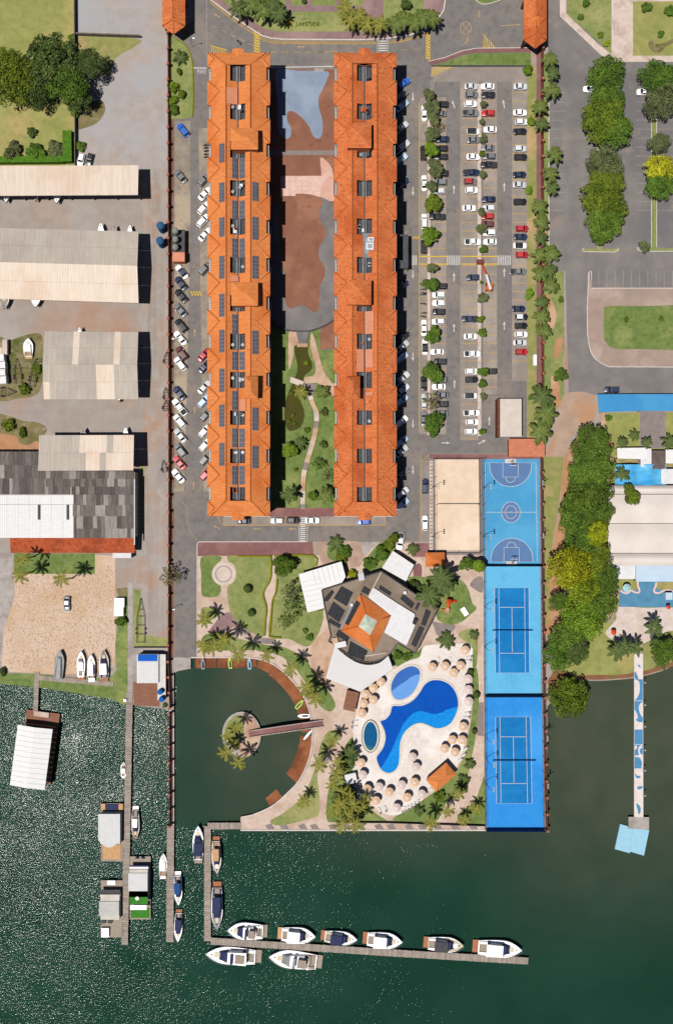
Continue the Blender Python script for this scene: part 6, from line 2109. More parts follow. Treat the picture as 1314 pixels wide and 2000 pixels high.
# clipped hedges
for i, (pts, wd, h, m, lb) in enumerate((
    (zG([(395, 124), (698, 124)]), 3.4, 0.7, m_hedge, 'clipped golden hedge along the red promenade, by the round plaza side'),
    (smooth(zG([(700, 120), (701, 250), (688, 350), (640, 430), (630, 490), (658, 600), (648, 720), (641, 850)]), 4, False), 3.2, 0.7, m_hedge, 'clipped golden hedge on the plaza side of the narrow path'),
    (smooth(zG([(756, 335), (745, 450), (712, 540), (700, 700), (685, 860)]), 4, False) + zG([(790, 870)]), 3.2, 0.7, m_hedge, 'clipped golden hedge on the restaurant side of the narrow path'),
    (zG([(735, 122), (1088, 118), (1112, 212)]), 3.4, 0.7, m_hedge, 'clipped golden hedge along the red promenade, nearest the restaurant'),
    ([(0, 316), (128, 315)], 12, 2.0, m_hedge_g, 'tall green hedge behind the narrow cream shed'),
    ([(135, 260), (136, 320)], 17, 2.2, m_hedge_g, 'broad bright green hedge at the lawn corner beside two cars'),
)):
    hb = MB()
    n = 0
    dense = smooth(pts, 3, False) if len(pts) < 6 else pts
    band(hb, dense, wd, 0, h * 0.9, m)
    c = W(*pts[0])
    o = hb.build('clipped_hedge', origin=(c.x, c.y, 0))
    tag(o, lb, 'hedge', 'clipped hedges')

# ------------------------------------------------------------------ pools
m_pw = bpy.data.materials.new('pool_water')
m_pw.use_nodes = True
nt = m_pw.node_tree
for n in list(nt.nodes):
    if n.type != 'OUTPUT_MATERIAL':
        nt.nodes.remove(n)
tr = nt.nodes.new('ShaderNodeBsdfTransparent'); tr.inputs[0].default_value = (0.80, 0.92, 0.97, 1)
gl = nt.nodes.new('ShaderNodeBsdfGlossy'); gl.inputs['Roughness'].default_value = 0.08
fr = nt.nodes.new('ShaderNodeFresnel'); fr.inputs[0].default_value = 1.33
mx = nt.nodes.new('ShaderNodeMixShader')
nt.links.new(fr.outputs[0], mx.inputs[0]); nt.links.new(tr.outputs[0], mx.inputs[1]); nt.links.new(gl.outputs[0], mx.inputs[2])
nt.links.new(mx.outputs[0], [n for n in nt.nodes if n.type == 'OUTPUT_MATERIAL'][0].inputs[0])
m_pdeep = mat('pool_tile_deep', D(8, 96, 198), D(6, 88, 188), 0.5, c4=D(22, 100, 196), sc4=1.6, lo4=.5, hi4=.75, c3=D(14, 96, 192), sc3=0.1)
m_plight = mat('pool_tile_light', D(24, 158, 238), D(18, 148, 230), 0.5, c4=D(60, 176, 242), sc4=1.8, lo4=.5, hi4=.75)
m_kdeep = mat('pool_tile_kids', D(80, 124, 200), D(74, 118, 194), 0.5)
m_klight = mat('pool_tile_kids_light', D(140, 182, 240), D(132, 176, 236), 0.5)
m_jac = mat('pool_tile_teal', D(24, 104, 152), D(20, 98, 146), 0.5)


def pool(name, rim, floor, layers, label, coping=3.0, cat='pool'):
    c = W(sum(p[0] for p in rim) / len(rim), sum(p[1] for p in rim) / len(rim))
    root = empty(name, (c.x, c.y, 0), 0, label, cat)
    off = Vector(root.location)
    z = 0.13
    mb = MB(); w = [(p.x - off.x, p.y - off.y) for p in (W(*q) for q in rim)]
    mb.prism(w, 0.0, z, floor); mb.build('pool_floor', root)
    for i, (pts, m) in enumerate(layers):
        mb = MB(); mb.prism([(W(*q).x - off.x, W(*q).y - off.y) for q in pts], z - 0.01, z + 0.006 + 0.002 * i, m); mb.build('pool_ledge', root)
    mb = MB()
    mb.face([(x, y, z + 0.1) for x, y in (w if poly_area(w) > 0 else w[::-1])], m_pw); mb.build('pool_water', root)
    mb = MB(); band(mb, rim, coping, 0.0, z + 0.16, m_coping, True)
    mb.v = [(x - off.x, y - off.y, zz) for x, y, zz in mb.v]; mb.build('coping', root)
    return root


main_rim = smooth(zD([(780, 260), (860, 262), (930, 300), (975, 370), (988, 450), (970, 520), (930, 590), (870, 625), (810, 630), (760, 610), (710, 592), (660, 598), (610, 630), (570, 680), (548, 750), (545, 840), (535, 910),
                      (500, 955), (455, 968), (410, 950), (380, 910), (362, 850), (380, 815), (412, 770), (430, 700), (420, 640), (392, 572), (430, 555), (465, 515), (484, 455), (545, 452), (600, 435), (650, 400), (690, 350), (725, 295)]), 3)
shelf = smooth(zD([(985, 462), (900, 485), (850, 512), (780, 517), (720, 500), (660, 505), (610, 545), (570, 595), (545, 645), (520, 700), (490, 770), (460, 830), (425, 890), (395, 932)]), 3, False) + \
    zD([(410, 949), (455, 967), (500, 954), (534, 909), (544, 840), (547, 750), (569, 680), (609, 631), (660, 599), (710, 593), (760, 611), (810, 629), (869, 624), (929, 589), (969, 519), (985, 475)])
pool('swimming_pool', main_rim, m_pdeep, [(shelf, m_plight)], 'large curved deep blue swimming pool with a bright shelf')
kid = smooth(zD([(625, 150), (690, 175), (702, 230), (680, 310), (630, 380), (560, 415), (500, 405), (470, 340), (480, 270), (530, 195)]), 4)
kl = smooth(zD([(474, 352), (510, 325), (550, 295), (590, 270), (620, 245), (660, 225), (700, 218)]), 3, False) + zD([(698, 250), (679, 310), (629, 379), (560, 413), (501, 403)])
pool('wading_pool', kid, m_kdeep, [(kl, m_klight)], 'pale blue egg-shaped wading pool beside the large pool', 4.0)
jac = ellipse(*zD([(322, 685)])[0], 15.5, 30, 36)
t = pool('whirlpool', jac, m_jac, [(smooth(zD([(275, 735), (300, 755), (345, 768), (370, 760), (355, 785), (330, 802), (305, 795), (285, 770)]), 3), mat('teal_seat', D(70, 130, 140), D(60, 118, 128), 1))], 'small oval teal whirlpool with bench at one end', 4.5)
mb = MB()
band(mb, ellipse(*zD([(322, 685)])[0], 17, 31.5, 36), 1.6, 0, 0.31, mat('olive_tile', D(120, 124, 96), D(104, 108, 82), 2), True)
o = mb.build('tile_rim', t); o.location = -Vector(t.location)

# parasols on the pool terrace, each with two loungers
um_c = {'peach': mat('parasol_peach', D(240, 204, 172), D(230, 190, 156), 1), 'pink': mat('parasol_pale_pink', D(234, 214, 208), D(224, 202, 194), 1)}


def parasol_mesh(m, ribs=8):
    mb = MB()
    n = 16
    ring = [(1.28 * math.cos(2 * math.pi * i / n) * (1 if i % 2 == 0 else .97), 1.28 * math.sin(2 * math.pi * i / n) * (1 if i % 2 == 0 else .97), 2.2 - (0 if i % 2 == 0 else .05)) for i in range(n)]
    mid = [(x * .5, y * .5, 2.5) for x, y, z in ring]
    vs = ring + mid + [(0, 0, 2.72)]
    fs = [(i, (i + 1) % n, n + (i + 1) % n, n + i) for i in range(n)] + [(n + i, n + (i + 1) % n, 2 * n) for i in range(n)]
    low = [(x, y, z - .06) for x, y, z in ring]
    mb.add(vs, fs, m)
    mb.add(ring + low, [(n + i, n + (i + 1) % n, (i + 1) % n, i) for i in range(n)], m)
    return mb.mesh('canopy')


um_me = {k_: parasol_mesh(m) for k_, m in um_c.items()}
pbm = MB(); pbm.tube([(0, 0, 0), (0, 0, 2.75)], .04, m_metal, 6); pole_me = pbm.mesh('pole')
bbm = MB(); bbm.tube([(0, 0, 0), (0, 0, .1)], .3, m_conc, 12); base_me = bbm.mesh('base')
vent = MB(); vent.tube([(0, 0, 2.66), (0, 0, 2.8)], [.34, .05], m_white_roof, 10); vent_me = vent.mesh('vent_cap')
UM = [(743.5, 1332), (729, 1344), (714, 1356), (729, 1367), (710, 1374), (706.5, 1392.5), (844, 1303), (869, 1301), (886, 1314), (899, 1300), (908, 1270), (913.5, 1326), (914, 1347), (915, 1370), (904, 1419), (883, 1445), (902, 1445), (868, 1462), (888, 1469),
      (805, 1478.6), (812, 1498), (809.5, 1528), (784, 1533), (795, 1557.5), (823, 1551), (774.5, 1578), (760, 1547), (740, 1537), (717, 1541), (734, 1564), (705, 1490), (708, 1513.5)]
PINK = {(913.5, 1326), (914, 1347), (915, 1370), (805, 1478.6), (812, 1498), (784, 1533), (823, 1551), (774.5, 1578), (740, 1537), (708, 1513.5)}
clus = [(0, 6, 'row by the whirlpool', 'the awning corner'), (6, 14, 'row round the pool head', 'the wading pool'), (14, 19, 'cluster at the pool bar', 'the tennis courts'), (19, 21, 'pair below the pool', 'the pool'), (21, 30, 'lake-end arc', 'the pool bar'), (30, 32, 'pair beside the whirlpool foot', 'the whirlpool')]
lme = MB(); lme.box((0, 0, .3), (1.7, .58, .1), m_rail); lounger_seat = lme.mesh('seat')
lb_ = MB(); lb_.box((0, 0, 0), (.6, .58, .09), mat('lounger_grey', D(168, 160, 156), D(150, 142, 138), 1)); lounger_back = lb_.mesh('backrest')
llg = MB(); llg.box((0, 0, .13), (.07, .07, .26), m_rail); lounger_leg = llg.mesh('leg')


def lounger(px, py, ang, label, grey=False):
    p = W(px, py)
    r = empty('sun_lounger', (p.x, p.y, 0.11), math.radians(ang), label, 'sun lounger', 'sun loungers on the pool terrace')
    link('seat', lounger_seat, r)
    b = link('backrest', lounger_back, r, (-.62, 0, .47)); b.rotation_euler = (0, math.radians(28), 0)
    for sx in (-.7, .7):
        for sy in (-.24, .24):
            link('leg', lounger_leg, r, (sx, sy, 0))


LM = {'the awning corner': (767, 1306), 'the wading pool': (785, 1330), 'the tennis courts': (945, 1440), 'the pool': (770, 1490), 'the pool bar': (860, 1518), 'the whirlpool': (723, 1437)}
for a, b, place, frm in clus:
    lx, ly = LM[frm]
    for i, (x, y) in enumerate(sorted(UM[a:b], key=lambda q: math.hypot(q[0] - lx, q[1] - ly)), a):
        pk = 'pink' if (x, y) in PINK else 'peach'
        p = W(x, y, 2.3)
        r = empty('parasol', (p.x, p.y, 0.11), i * 0.37, '%s parasol, %s from %s, in the %s' % ('pale pink' if pk == 'pink' else 'peach', ORD[i - a], frm, place), 'parasol', 'parasols on the pool terrace')
        c = link('canopy', um_me[pk], r)
        link('vent_cap', vent_me, c)
        link('pole', pole_me, r)
        link('base', base_me, r)
n = 0
for (x, y, a) in sorted([(x, y, a) for x, y, a in ((912, 1392, 190), (911, 1401, 190), (909, 1462, 215), (898, 1483, 215), (905, 1474, 215), (838, 1543, 40), (830, 1549, 40), (821, 1562, 50), (814, 1566, 50), (807, 1571, 55), (800, 1575, 60), (794, 1578, 60), (788, 1580, 65), (693, 1409, 20), (692, 1419, 10),
                  (916, 1283, 190), (914, 1290, 190), (752, 1579, 110), (741, 1583, 110), (700, 1545, 160), (737, 1324, 40), (722, 1335, 40), (855, 1290, 80), (878, 1289, 80))], key=lambda q: (math.atan2(q[1] - 1430, q[0] - 800) - math.atan2(1518 - 1430, 860 - 800)) % (2 * math.pi)):
    n += 1
    lounger(x, y, a, 'grey and white sun lounger on the terrace, %s going clockwise from pool bar' % ORD[n - 1])
# ------------------------------------------------------------------ trees, palms and shrubs
def leaf_mesh(name, P, Nn, size, tint, m, rng, aspect=1.0):
    """one quad per point, tilted about its outward direction"""
    n = len(P)
    r = rng.normal(size=(n, 3))
    d = Nn + 0.75 * r / np.linalg.norm(r, axis=1)[:, None]
    d /= np.linalg.norm(d, axis=1)[:, None]
    a = np.cross(d, rng.normal(size=(n, 3)))
    a /= np.linalg.norm(a, axis=1)[:, None]
    b = np.cross(d, a)
    s = (size * rng.uniform(0.6, 1.3, n))[:, None]
    V = np.stack([P - a * s - b * s * aspect * .5, P + a * s * .3 - b * s * aspect, P + a * s + b * s * aspect * .4, P - a * s * .2 + b * s * aspect], 1).reshape(-1, 3)
    F = np.arange(4 * n).reshape(-1, 4)
    me = bpy.data.meshes.new(name)
    me.vertices.add(4 * n)
    me.vertices.foreach_set('co', V.astype(np.float32).ravel())
    me.loops.add(4 * n)
    me.loops.foreach_set('vertex_index', F.astype(np.int32).ravel())
    me.polygons.add(n)
    me.polygons.foreach_set('loop_start', np.arange(0, 4 * n, 4, dtype=np.int32))
    me.polygons.foreach_set('loop_total', np.full(n, 4, dtype=np.int32))
    at = me.attributes.new('tint', 'FLOAT', 'FACE')
    at.data.foreach_set('value', np.clip(tint, 0, 1).astype(np.float32))
    me.materials.append(m)
    me.update(calc_edges=True)
    me.validate()
    return me


def crown_points(seed, lobes, leaves, flat=0.62, lobe_r=(0.26, 0.42), spread=0.72, open_=0.0):
    rng = np.random.default_rng(seed)
    P, Nn, T = [], [], []
    golden = math.pi * (3 - math.sqrt(5))
    for i in range(lobes):
        rr = spread * math.sqrt((i + 0.4) / lobes)
        th = i * golden + rng.uniform(-.5, .5)
        c = np.array([rr * math.cos(th), rr * math.sin(th), flat * (1 - (rr / 1.05) ** 2) * rng.uniform(.55, 1.0)])
        lr = rng.uniform(*lobe_r) * (1 - 0.25 * rr)
        k = int(leaves / lobes * (lr / .34) ** 2)
        v = rng.normal(size=(k, 3))
        v /= np.linalg.norm(v, axis=1)[:, None]
        v[:, 2] = np.abs(v[:, 2]) * 1.0 - 0.25 * (rng.random(k) < .35)
        rad = lr * rng.uniform(.72, 1.08, k)[:, None]
        P.append(c + v * rad * np.array([1, 1, .75]))
        Nn.append(v)
        lobe_t = rng.uniform(.3, .8)
        T.append(lobe_t + rng.normal(0, .22, k))
    return np.concatenate(P), np.concatenate(Nn), np.concatenate(T), rng


def trunk_mesh(seed, h, r, limbs, top=0.6):
    rng = random.Random(seed)
    mb = MB()
    mb.tube([(0, 0, -.05), (rng.uniform(-.1, .1), rng.uniform(-.1, .1), h * .35), (rng.uniform(-.2, .2), rng.uniform(-.2, .2), h * .6)], [r * 1.25, r, r * .75], m_trunk, 7)
    for i in range(limbs):
        a = 2 * math.pi * (i + rng.uniform(-.2, .2)) / limbs
        L_ = top * rng.uniform(.5, .8)
        mb.tube([(0, 0, h * .5), (L_ * .5 * math.cos(a), L_ * .5 * math.sin(a), h * .68), (L_ * math.cos(a), L_ * math.sin(a), h * .82)], [r * .6, r * .4, r * .16], m_trunk, 5)
    return mb.mesh('trunk')


PROTO = {}


def crown(kind, mkey, variant):
    key = (kind, mkey, variant)
    if key not in PROTO:
        sd = variant * 17 + len(kind) * 3 + 5
        if kind == 'big':
            P, Nn, T, g = crown_points(sd, 52, 14000, .5, (.13, .34), .84)
            PROTO[key] = leaf_mesh('crown', P, Nn, np.full(len(P), .034), T, LEAF[mkey], g)
        elif kind == 'mid':
            P, Nn, T, g = crown_points(sd, 24, 4600, .6, (.14, .42), .76)
            PROTO[key] = leaf_mesh('crown', P, Nn, np.full(len(P), .062), T, LEAF[mkey], g)
        elif kind == 'open':
            P, Nn, T, g = crown_points(sd, 20, 1500, .65, (.16, .30), .85)
            PROTO[key] = leaf_mesh('crown', P, Nn, np.full(len(P), .055), T, LEAF[mkey], g)
        elif kind == 'ball':
            P, Nn, T, g = crown_points(sd, 5, 1600, .55, (.62, .72), .22)
            PROTO[key] = leaf_mesh('crown', P, Nn, np.full(len(P), .07), T, LEAF[mkey], g)
        elif kind == 'shrub':
            P, Nn, T, g = crown_points(sd, 10, 700, .55, (.28, .45), .62)
            PROTO[key] = leaf_mesh('foliage', P, Nn, np.full(len(P), .10), T, LEAF[mkey], g)
    return PROTO[key]


TRK = [trunk_mesh(i, 1.0, .045, 5) for i in range(3)]
TREE_N = [0]
NEAR = []      # landmark list used to word the labels


def tree(px, py, r_px, kind, mk, h, label, group=None, cat='tree', name='broadleaf_tree', var=None):
    """crown centre as it shows in the picture; h = height of crown base, metres"""
    TREE_N[0] += 1
    v = TREE_N[0] % 3 if var is None else var
    r = r_px / PXM
    p = W(px, py, h + r * .35)
    root = empty(name, (p.x, p.y, 0.04), 0, label, cat, group)
    c = link('crown' if kind != 'shrub' else 'foliage', crown(kind, mk, v), root, (0, 0, h), TREE_N[0] * 1.1)
    k1 = random.uniform(.86, 1.12) if kind != 'ball' else 1
    c.scale = (r * k1, r * random.uniform(.9, 1.1) / k1, r * (.95 if kind != 'ball' else 1.0))
    t = link('trunk' if kind != 'shrub' else 'stem', TRK[v], root)
    ht = h + r * .45
    t.scale = (max(r * .8, .5), max(r * .8, .5), ht)
    return root


CB = 'crowns merge in the clump beside the boat-yard road'
for i, (x, y, r, mk, h, lb) in enumerate((
    (100, 112, 48, 'dark', 6.5, 'tall dark tree, highest of the clump on the dry lawn'), (30, 150, 46, 'olive', 5.5, 'olive tree of the clump, cut by the picture edge'),
    (62, 168, 34, 'dark', 5, 'dark tree of the clump, between the olive and tallest ones'), (128, 158, 38, 'green', 6, 'green tree of the clump on its lower side, by the road'), (172, 122, 26, 'dark', 6.5, 'dark tree of the clump leaning over the boat-yard road'),
    (150, 188, 26, 'dark', 4.5, 'dark tree at the lower road-side end of the clump'), (8, 118, 26, 'olive', 5, 'small olive tree above the edge tree of the clump'))):
    tree(x, y, r * 1.15, 'big', mk, h, lb, 'trees of the clump on the dry lawn')
for x, y, r, mk, lb in ((63, 258, 11, 'dark', 'lone small dark shrub on the dry lawn'), (147, 216, 13, 'bright', 'small bright shrub at the wall under the clump'), (142, 73, 9, 'bright', 'small bright shrub at the wall corner above the clump'),
                        (24, 297, 22, 'grey', 'greyish shrub above the green hedge, at the picture edge'), (70, 297, 20, 'green', 'green shrub above the green hedge, middle of three'), (108, 293, 20, 'grey', 'greyish shrub above the hedge, beside the broad hedge'),
                        (158, 285, 11, 'green', 'dark green shrub beside the broad hedge at the road')):
    tree(x, y, r, 'mid', mk, .4, lb, 'shrubs round the dry lawn', 'shrub', 'shrub')
for i, (x, y, r, mk) in enumerate(((1183, 143, 39, 'green'), (1187, 192, 33, 'green'), (1182, 232, 46, 'olive'), (1200, 250, 36, 'green'), (1181, 318, 36, 'grey'), (1186, 352, 32, 'olive'), (1178, 391, 42, 'olive'), (1183, 430, 36, 'green'), (1175, 458, 20, 'green'))):
    tree(x, y, r * 1.08, 'big', mk, 4.2, 'broad tree on the first street median, %s from the corner driveway' % ORD[i], 'trees on the first street median')
for i, (x, y, r, mk) in enumerate(((1290, 148, 39, 'green'), (1296, 192, 40, 'grey'), (1287, 277, 22, 'grey'), (1290, 328, 32, 'blossom'), (1290, 360, 33, 'green'))):
    tree(x, y, r, 'big', mk, 4.0, ('yellow flowering tree' if mk == 'blossom' else 'broad tree') + ' on the far street median, %s from the driveway' % ORD[i], 'trees on the far street median')
tree(1258, 482, 13, 'mid', 'grey', 1.8, 'small thin tree at the end of the far median', None, 'tree', 'small_tree')
for i, (x, y, r, mk) in enumerate(((1158, 872, 40, 'green'), (1135, 915, 28, 'green'), (1160, 925, 36, 'green'), (1150, 972, 44, 'green'), (1125, 1005, 38, 'green'), (1172, 1008, 26, 'green'), (1140, 1060, 38, 'green'), (1167, 1043, 21, 'yellow'),
                                   (1160, 1095, 34, 'olive'), (1112, 1110, 42, 'yellow'), (1140, 1136, 44, 'lime'), (1178, 1132, 32, 'green'), (1090, 1175, 18, 'green'), (1172, 1178, 36, 'green'), (1135, 1212, 40, 'bright'), (1105, 1245, 32, 'green'), (1090, 1280, 30, 'green'), (1125, 1270, 28, 'dark'))):
    tree(x, y, r * 1.1, 'big', mk, 9 if mk == 'yellow' else 6.5, {'lime': 'lime green tree', 'yellow': 'yellowish tree', 'bright': 'bright green tree', 'olive': 'olive tree', 'dark': 'dark tree'}.get(mk, 'green tree') + ' in the belt beside the courts, %s from the street' % ORD[i], 'tree belt beside the courts')
tree(1112, 1362, 46, 'big', 'olive', 3.0, 'olive tree overhanging the lake beside the second tennis court', None)
tree(1234, 968, 19, 'mid', 'olive', 6, 'single tree growing through the big pale tents', None)
tree(1300, 1275, 28, 'big', 'green', 5, 'green tree on the neighbour shore at picture edge', None)
tree(1285, 1262, 18, 'mid', 'dark', 4, 'dark tree beside the neighbour beach path', None)
tree(333, 1127, 23, 'open', 'brown', 4, 'thin brownish tree on the brick fence line', None)
tree(1095, 733, 15, 'mid', 'green', 1.8, 'round green tree on the verge by the street kerb', None)
tree(1095, 585, 7, 'mid', 'green', 1.0, 'small round tree at the street kerb', None)
# car-park trees
CP = [(838, 185, 13, 'grey'), (843, 210, 18, 'grey'), (846, 232, 13, 'grey'), (856, 248, 12, 'brown'), (843, 263, 16, 'grey'), (842, 292, 16, 'bright'), (847, 320, 13, 'grey'), (851, 332, 15, 'grey'), (842, 363, 12, 'grey'), (844, 397, 20, 'olive'), (840, 460, 19, 'bright'),
      (844, 523, 12, 'grey'), (842, 555, 16, 'green'), (844, 654, 18, 'green'), (844, 728, 22, 'green'), (844, 783, 19, 'brown'), (848, 827, 23, 'green')]
for i, (x, y, r, mk) in enumerate(CP):
    tree(x, y, r, 'mid' if mk not in ('brown',) else 'open', mk, 2.6, 'small car-park tree on the planted strip by the kerbside line, %s from road' % ORD[i], 'trees on the kerbside strip', name='car_park_tree')
CP = [(944, 203, 8, 'grey'), (941, 237, 6, 'grey'), (943, 270, 9, 'grey'), (941, 300, 7, 'olive'), (942, 341, 8, 'grey'), (940, 413.5, 9, 'grey'), (940, 446, 12, 'grey'), (944, 486, 9, 'green'), (941.5, 582, 12, 'grey'), (937.5, 624, 8, 'bright'), (941.5, 649.5, 10, 'green'), (943, 726, 11, 'green'),
      (941.5, 749, 9, 'green'), (943, 775, 8, 'grey'), (941, 843.5, 7, 'green'), (939, 551, 4, 'olive')]
for i, (x, y, r, mk) in enumerate(sorted(CP, key=lambda c: c[1])):
    tree(x, y, r, 'mid', mk, 1.6, 'young tree on the pale strip between bays, %s from the road end' % ORD[i], 'young trees on the pale strip', name='young_tree')
for i, (x, y, r) in enumerate(((1030, 137, 11), (1037, 236, 9), (1032, 371, 9), (1033, 573, 10))):
    tree(x, y, r, 'mid', 'bright', 1.2, 'small bright tree on the verge behind the bays, %s from the road' % ORD[i], 'small trees on the verge', name='young_tree')
# planted strip near the painted word
for x, y, r, k_, mk, h, lb in ((338, 170, 12, 'mid', 'bright', .4, 'bright shrub in the strip beside the painted word, upper'), (337, 196, 12, 'mid', 'bright', .4, 'bright shrub in the strip beside the painted word, middle'), (339, 215, 12, 'mid', 'green', .4, 'green shrub in the strip beside the painted word, lowest'),
                               (356, 185, 10, 'ball', 'olive', .3, 'clipped olive ball bush in the strip beside the painted word'), (350, 140, 8, 'shrub', 'green', .3, 'dark small shrub under the spiky plant in the strip')):
    tree(x, y, r, k_, mk, h, lb, None, 'shrub', 'shrub')
# lakeside garden trees and topiary
for x, y, r, k_, mk, h, lb, cat in ((553, 1104, 24, 'mid', 'green', 3, 'feathery green tree by the promenade on restaurant lawn', 'tree'), (566, 1160, 25, 'open', 'grey', 3, 'thin grey-green tree in the middle of the restaurant lawn', 'tree'), (572, 1188, 24, 'open', 'green', 3, 'thin green tree beside the white L-shaped canopy', 'tree'),
                                    (555, 1214, 16, 'open', 'green', 2, 'low thin tree at the lower part of restaurant lawn', 'tree'), (484, 1150, 10, 'ball', 'dark', .6, 'clipped dark ball bush on the plaza lawn, larger', 'shrub'), (491, 1197, 9, 'ball', 'dark', .6, 'clipped dark ball bush on the plaza lawn, smaller', 'shrub'),
                                    (667, 1090, 14, 'mid', 'olive', .5, 'olive shrub in the round bed', 'shrub'), (673, 1078, 15, 'mid', 'green', .6, 'round green shrub in the round bed', 'shrub'),
                                    (760, 1063, 14, 'mid', 'olive', 2, 'olive tree behind the white service roof', 'tree'), (745, 1082, 16, 'mid', 'green', 1.5, 'green bush above the restaurant parapet', 'shrub'), (722, 1100, 14, 'mid', 'green', 1, 'bush beside the restaurant corner, by round drive', 'shrub'),
                                    (688, 1122, 12, 'shrub', 'yellow', .8, 'yellowish shrub between L-shaped canopy and restaurant', 'shrub'), (770, 1050, 10, 'mid', 'olive', 1.8, 'small olive tree at the white service truck', 'tree'),
                                    (912, 1103, 17, 'mid', 'green', 3.4, 'tree beside the palms below the sand court', 'tree'), (934, 1105, 16, 'ball', 'bright', 3.5, 'bright round tree at the corner of the ball court', 'tree'),
                                    (775, 1280, 12, 'shrub', 'green', .6, 'dark shrub below the restaurant by the wading pool', 'shrub'), (795, 1282, 10, 'mid', 'green', .5, 'round shrub below the restaurant parapet', 'shrub'),
                                    (809, 1140, 12, 'shrub', 'dark', .6, 'dark shrub in the shade behind restaurant', 'shrub'), (822, 1152, 12, 'shrub', 'dark', .8, 'dark shrub under the big palms', 'shrub'),
                                    (918, 1492 - 180, 8, 'ball', 'dark', .5, 'clipped dark bush at the terrace edge near wading pool', 'shrub'), (930, 1357, 8, 'ball', 'dark', .5, 'clipped dark bush between terrace and tennis fence, middle', 'shrub'), (926, 1428, 7, 'ball', 'dark', .5, 'clipped dark bush between terrace and tennis fence, lowest', 'shrub'),
                                    (858, 1556, 12, 'mid', 'olive', .8, 'olive shrub beside the pool bar', 'shrub'), (625, 1190, 7, 'shrub', 'bright', .3, 'bright shrub by the restaurant side wall', 'shrub'), (605, 1245, 9, 'shrub', 'green', .3, 'shrub above the sandy terrace', 'shrub'), (596, 1232, 7, 'shrub', 'green', .3, 'small shrub on the lawn near the terrace', 'shrub'),
                                    (236, 1213, 15, 'shrub', 'green', .5, 'leafy shrub between white blocks and lawn strip', 'shrub'), (1187, 816, 9, 'shrub', 'green', .4, 'shrub on the neighbour lawn beside white shapes', 'shrub'),
                                    # hotel court
                                    (632, 804, 9, 'mid', 'dark', .8, 'small dark tree in the hotel court, right of the path', 'tree'), (631, 868, 9, 'mid', 'dark', .8, 'small dark tree in the hotel court beside the path bend', 'tree'), (565, 880, 16, 'mid', 'bright', 2.5, 'bright tree in the hotel court at the shade line', 'tree'),
                                    (622, 907, 15, 'open', 'green', 2.5, 'thin green tree in the hotel court near the lower path', 'tree'), (639, 930, 15, 'open', 'grey', 2.2, 'greyish thin tree in the hotel court by the wing', 'tree'), (611, 968, 11, 'mid', 'green', 1.5, 'round green tree at the lake end of the hotel court', 'tree'),
                                    (578, 917, 5, 'ball', 'olive', .2, 'tiny olive ball bush in the hotel court', 'shrub'), (600, 840, 8, 'shrub', 'olive', .2, 'small bushy plant at the pond end', 'shrub'),
                                    (598, 709, 6, 'ball', 'bright', .1, 'bright lily clump in the upper pond', 'plant'), (569, 769, 5, 'ball', 'olive', .1, 'lily clump under the pond bridge', 'plant'), (572, 811, 5, 'ball', 'olive', .1, 'lily clump in the lower pond, uppermost of three', 'plant'), (564, 822, 5, 'ball', 'olive', .1, 'lily clump in the lower pond, at the shade', 'plant'), (575, 827, 5, 'ball', 'olive', .1, 'lily clump in the lower pond, lowest', 'plant'),
                                    # garden at the top
                                    (792, 8, 12, 'mid', 'dark', 1.5, 'dark small tree on the top garden lawn', 'tree'), (594, 3, 6, 'ball', 'dark', .3, 'tiny dark bush between the garden paths', 'shrub'),
                                    (1133, 33, 8, 'shrub', 'green', .3, 'green bush on the corner front lawn', 'shrub'), (1143, 6, 10, 'shrub', 'green', .3, 'green bush at the top of the corner lawn', 'shrub'), (1184, 85, 8, 'shrub', 'yellow', .3, 'yellow bush at the tip of the corner lawn', 'shrub'), (1172, 68, 8, 'shrub', 'olive', .3, 'olive bush near the tip of corner lawn', 'shrub'),
                                    (1262, 14, 12, 'mid', 'green', .6, 'green bush at the top of the far front lawn', 'shrub'), (1290, 66, 9, 'shrub', 'green', .3, 'bush in the middle of the far front lawn', 'shrub'), (1308, 20, 12, 'mid', 'green', .6, 'green bush at the picture edge on the far front lawn', 'shrub'),
                                    (1222, 624, 7, 'shrub', 'green', .3, 'small bush on the corner lawn inside the pavement ring', 'shrub'), (1290, 622, 6, 'shrub', 'green', .2, 'small bush on the ring lawn near the picture edge', 'shrub'),
                                    (18, 830, 16, 'shrub', 'olive', .2, 'weedy bush on the rough plot above warehouse', 'shrub'), (45, 845, 12, 'shrub', 'olive', .2, 'weedy bush beside bare earth above warehouse', 'shrub'), (72, 720, 12, 'shrub', 'olive', .2, 'weedy bush beside the square grey shed', 'shrub'), (48, 760, 14, 'shrub', 'olive', .2, 'weedy bush below the old dinghy', 'shrub'),
                                    (6, 1312, 10, 'shrub', 'dark', .3, 'dark bush at the lake edge of rubble lot', 'shrub'), (322, 1378, 6, 'shrub', 'green', .2, 'small plant by the deck below the blue drums', 'plant')):
    tree(x, y, r, k_, mk, h, lb, None, cat, {'tree': 'garden_tree', 'shrub': 'shrub', 'plant': 'pond_plant'}[cat])

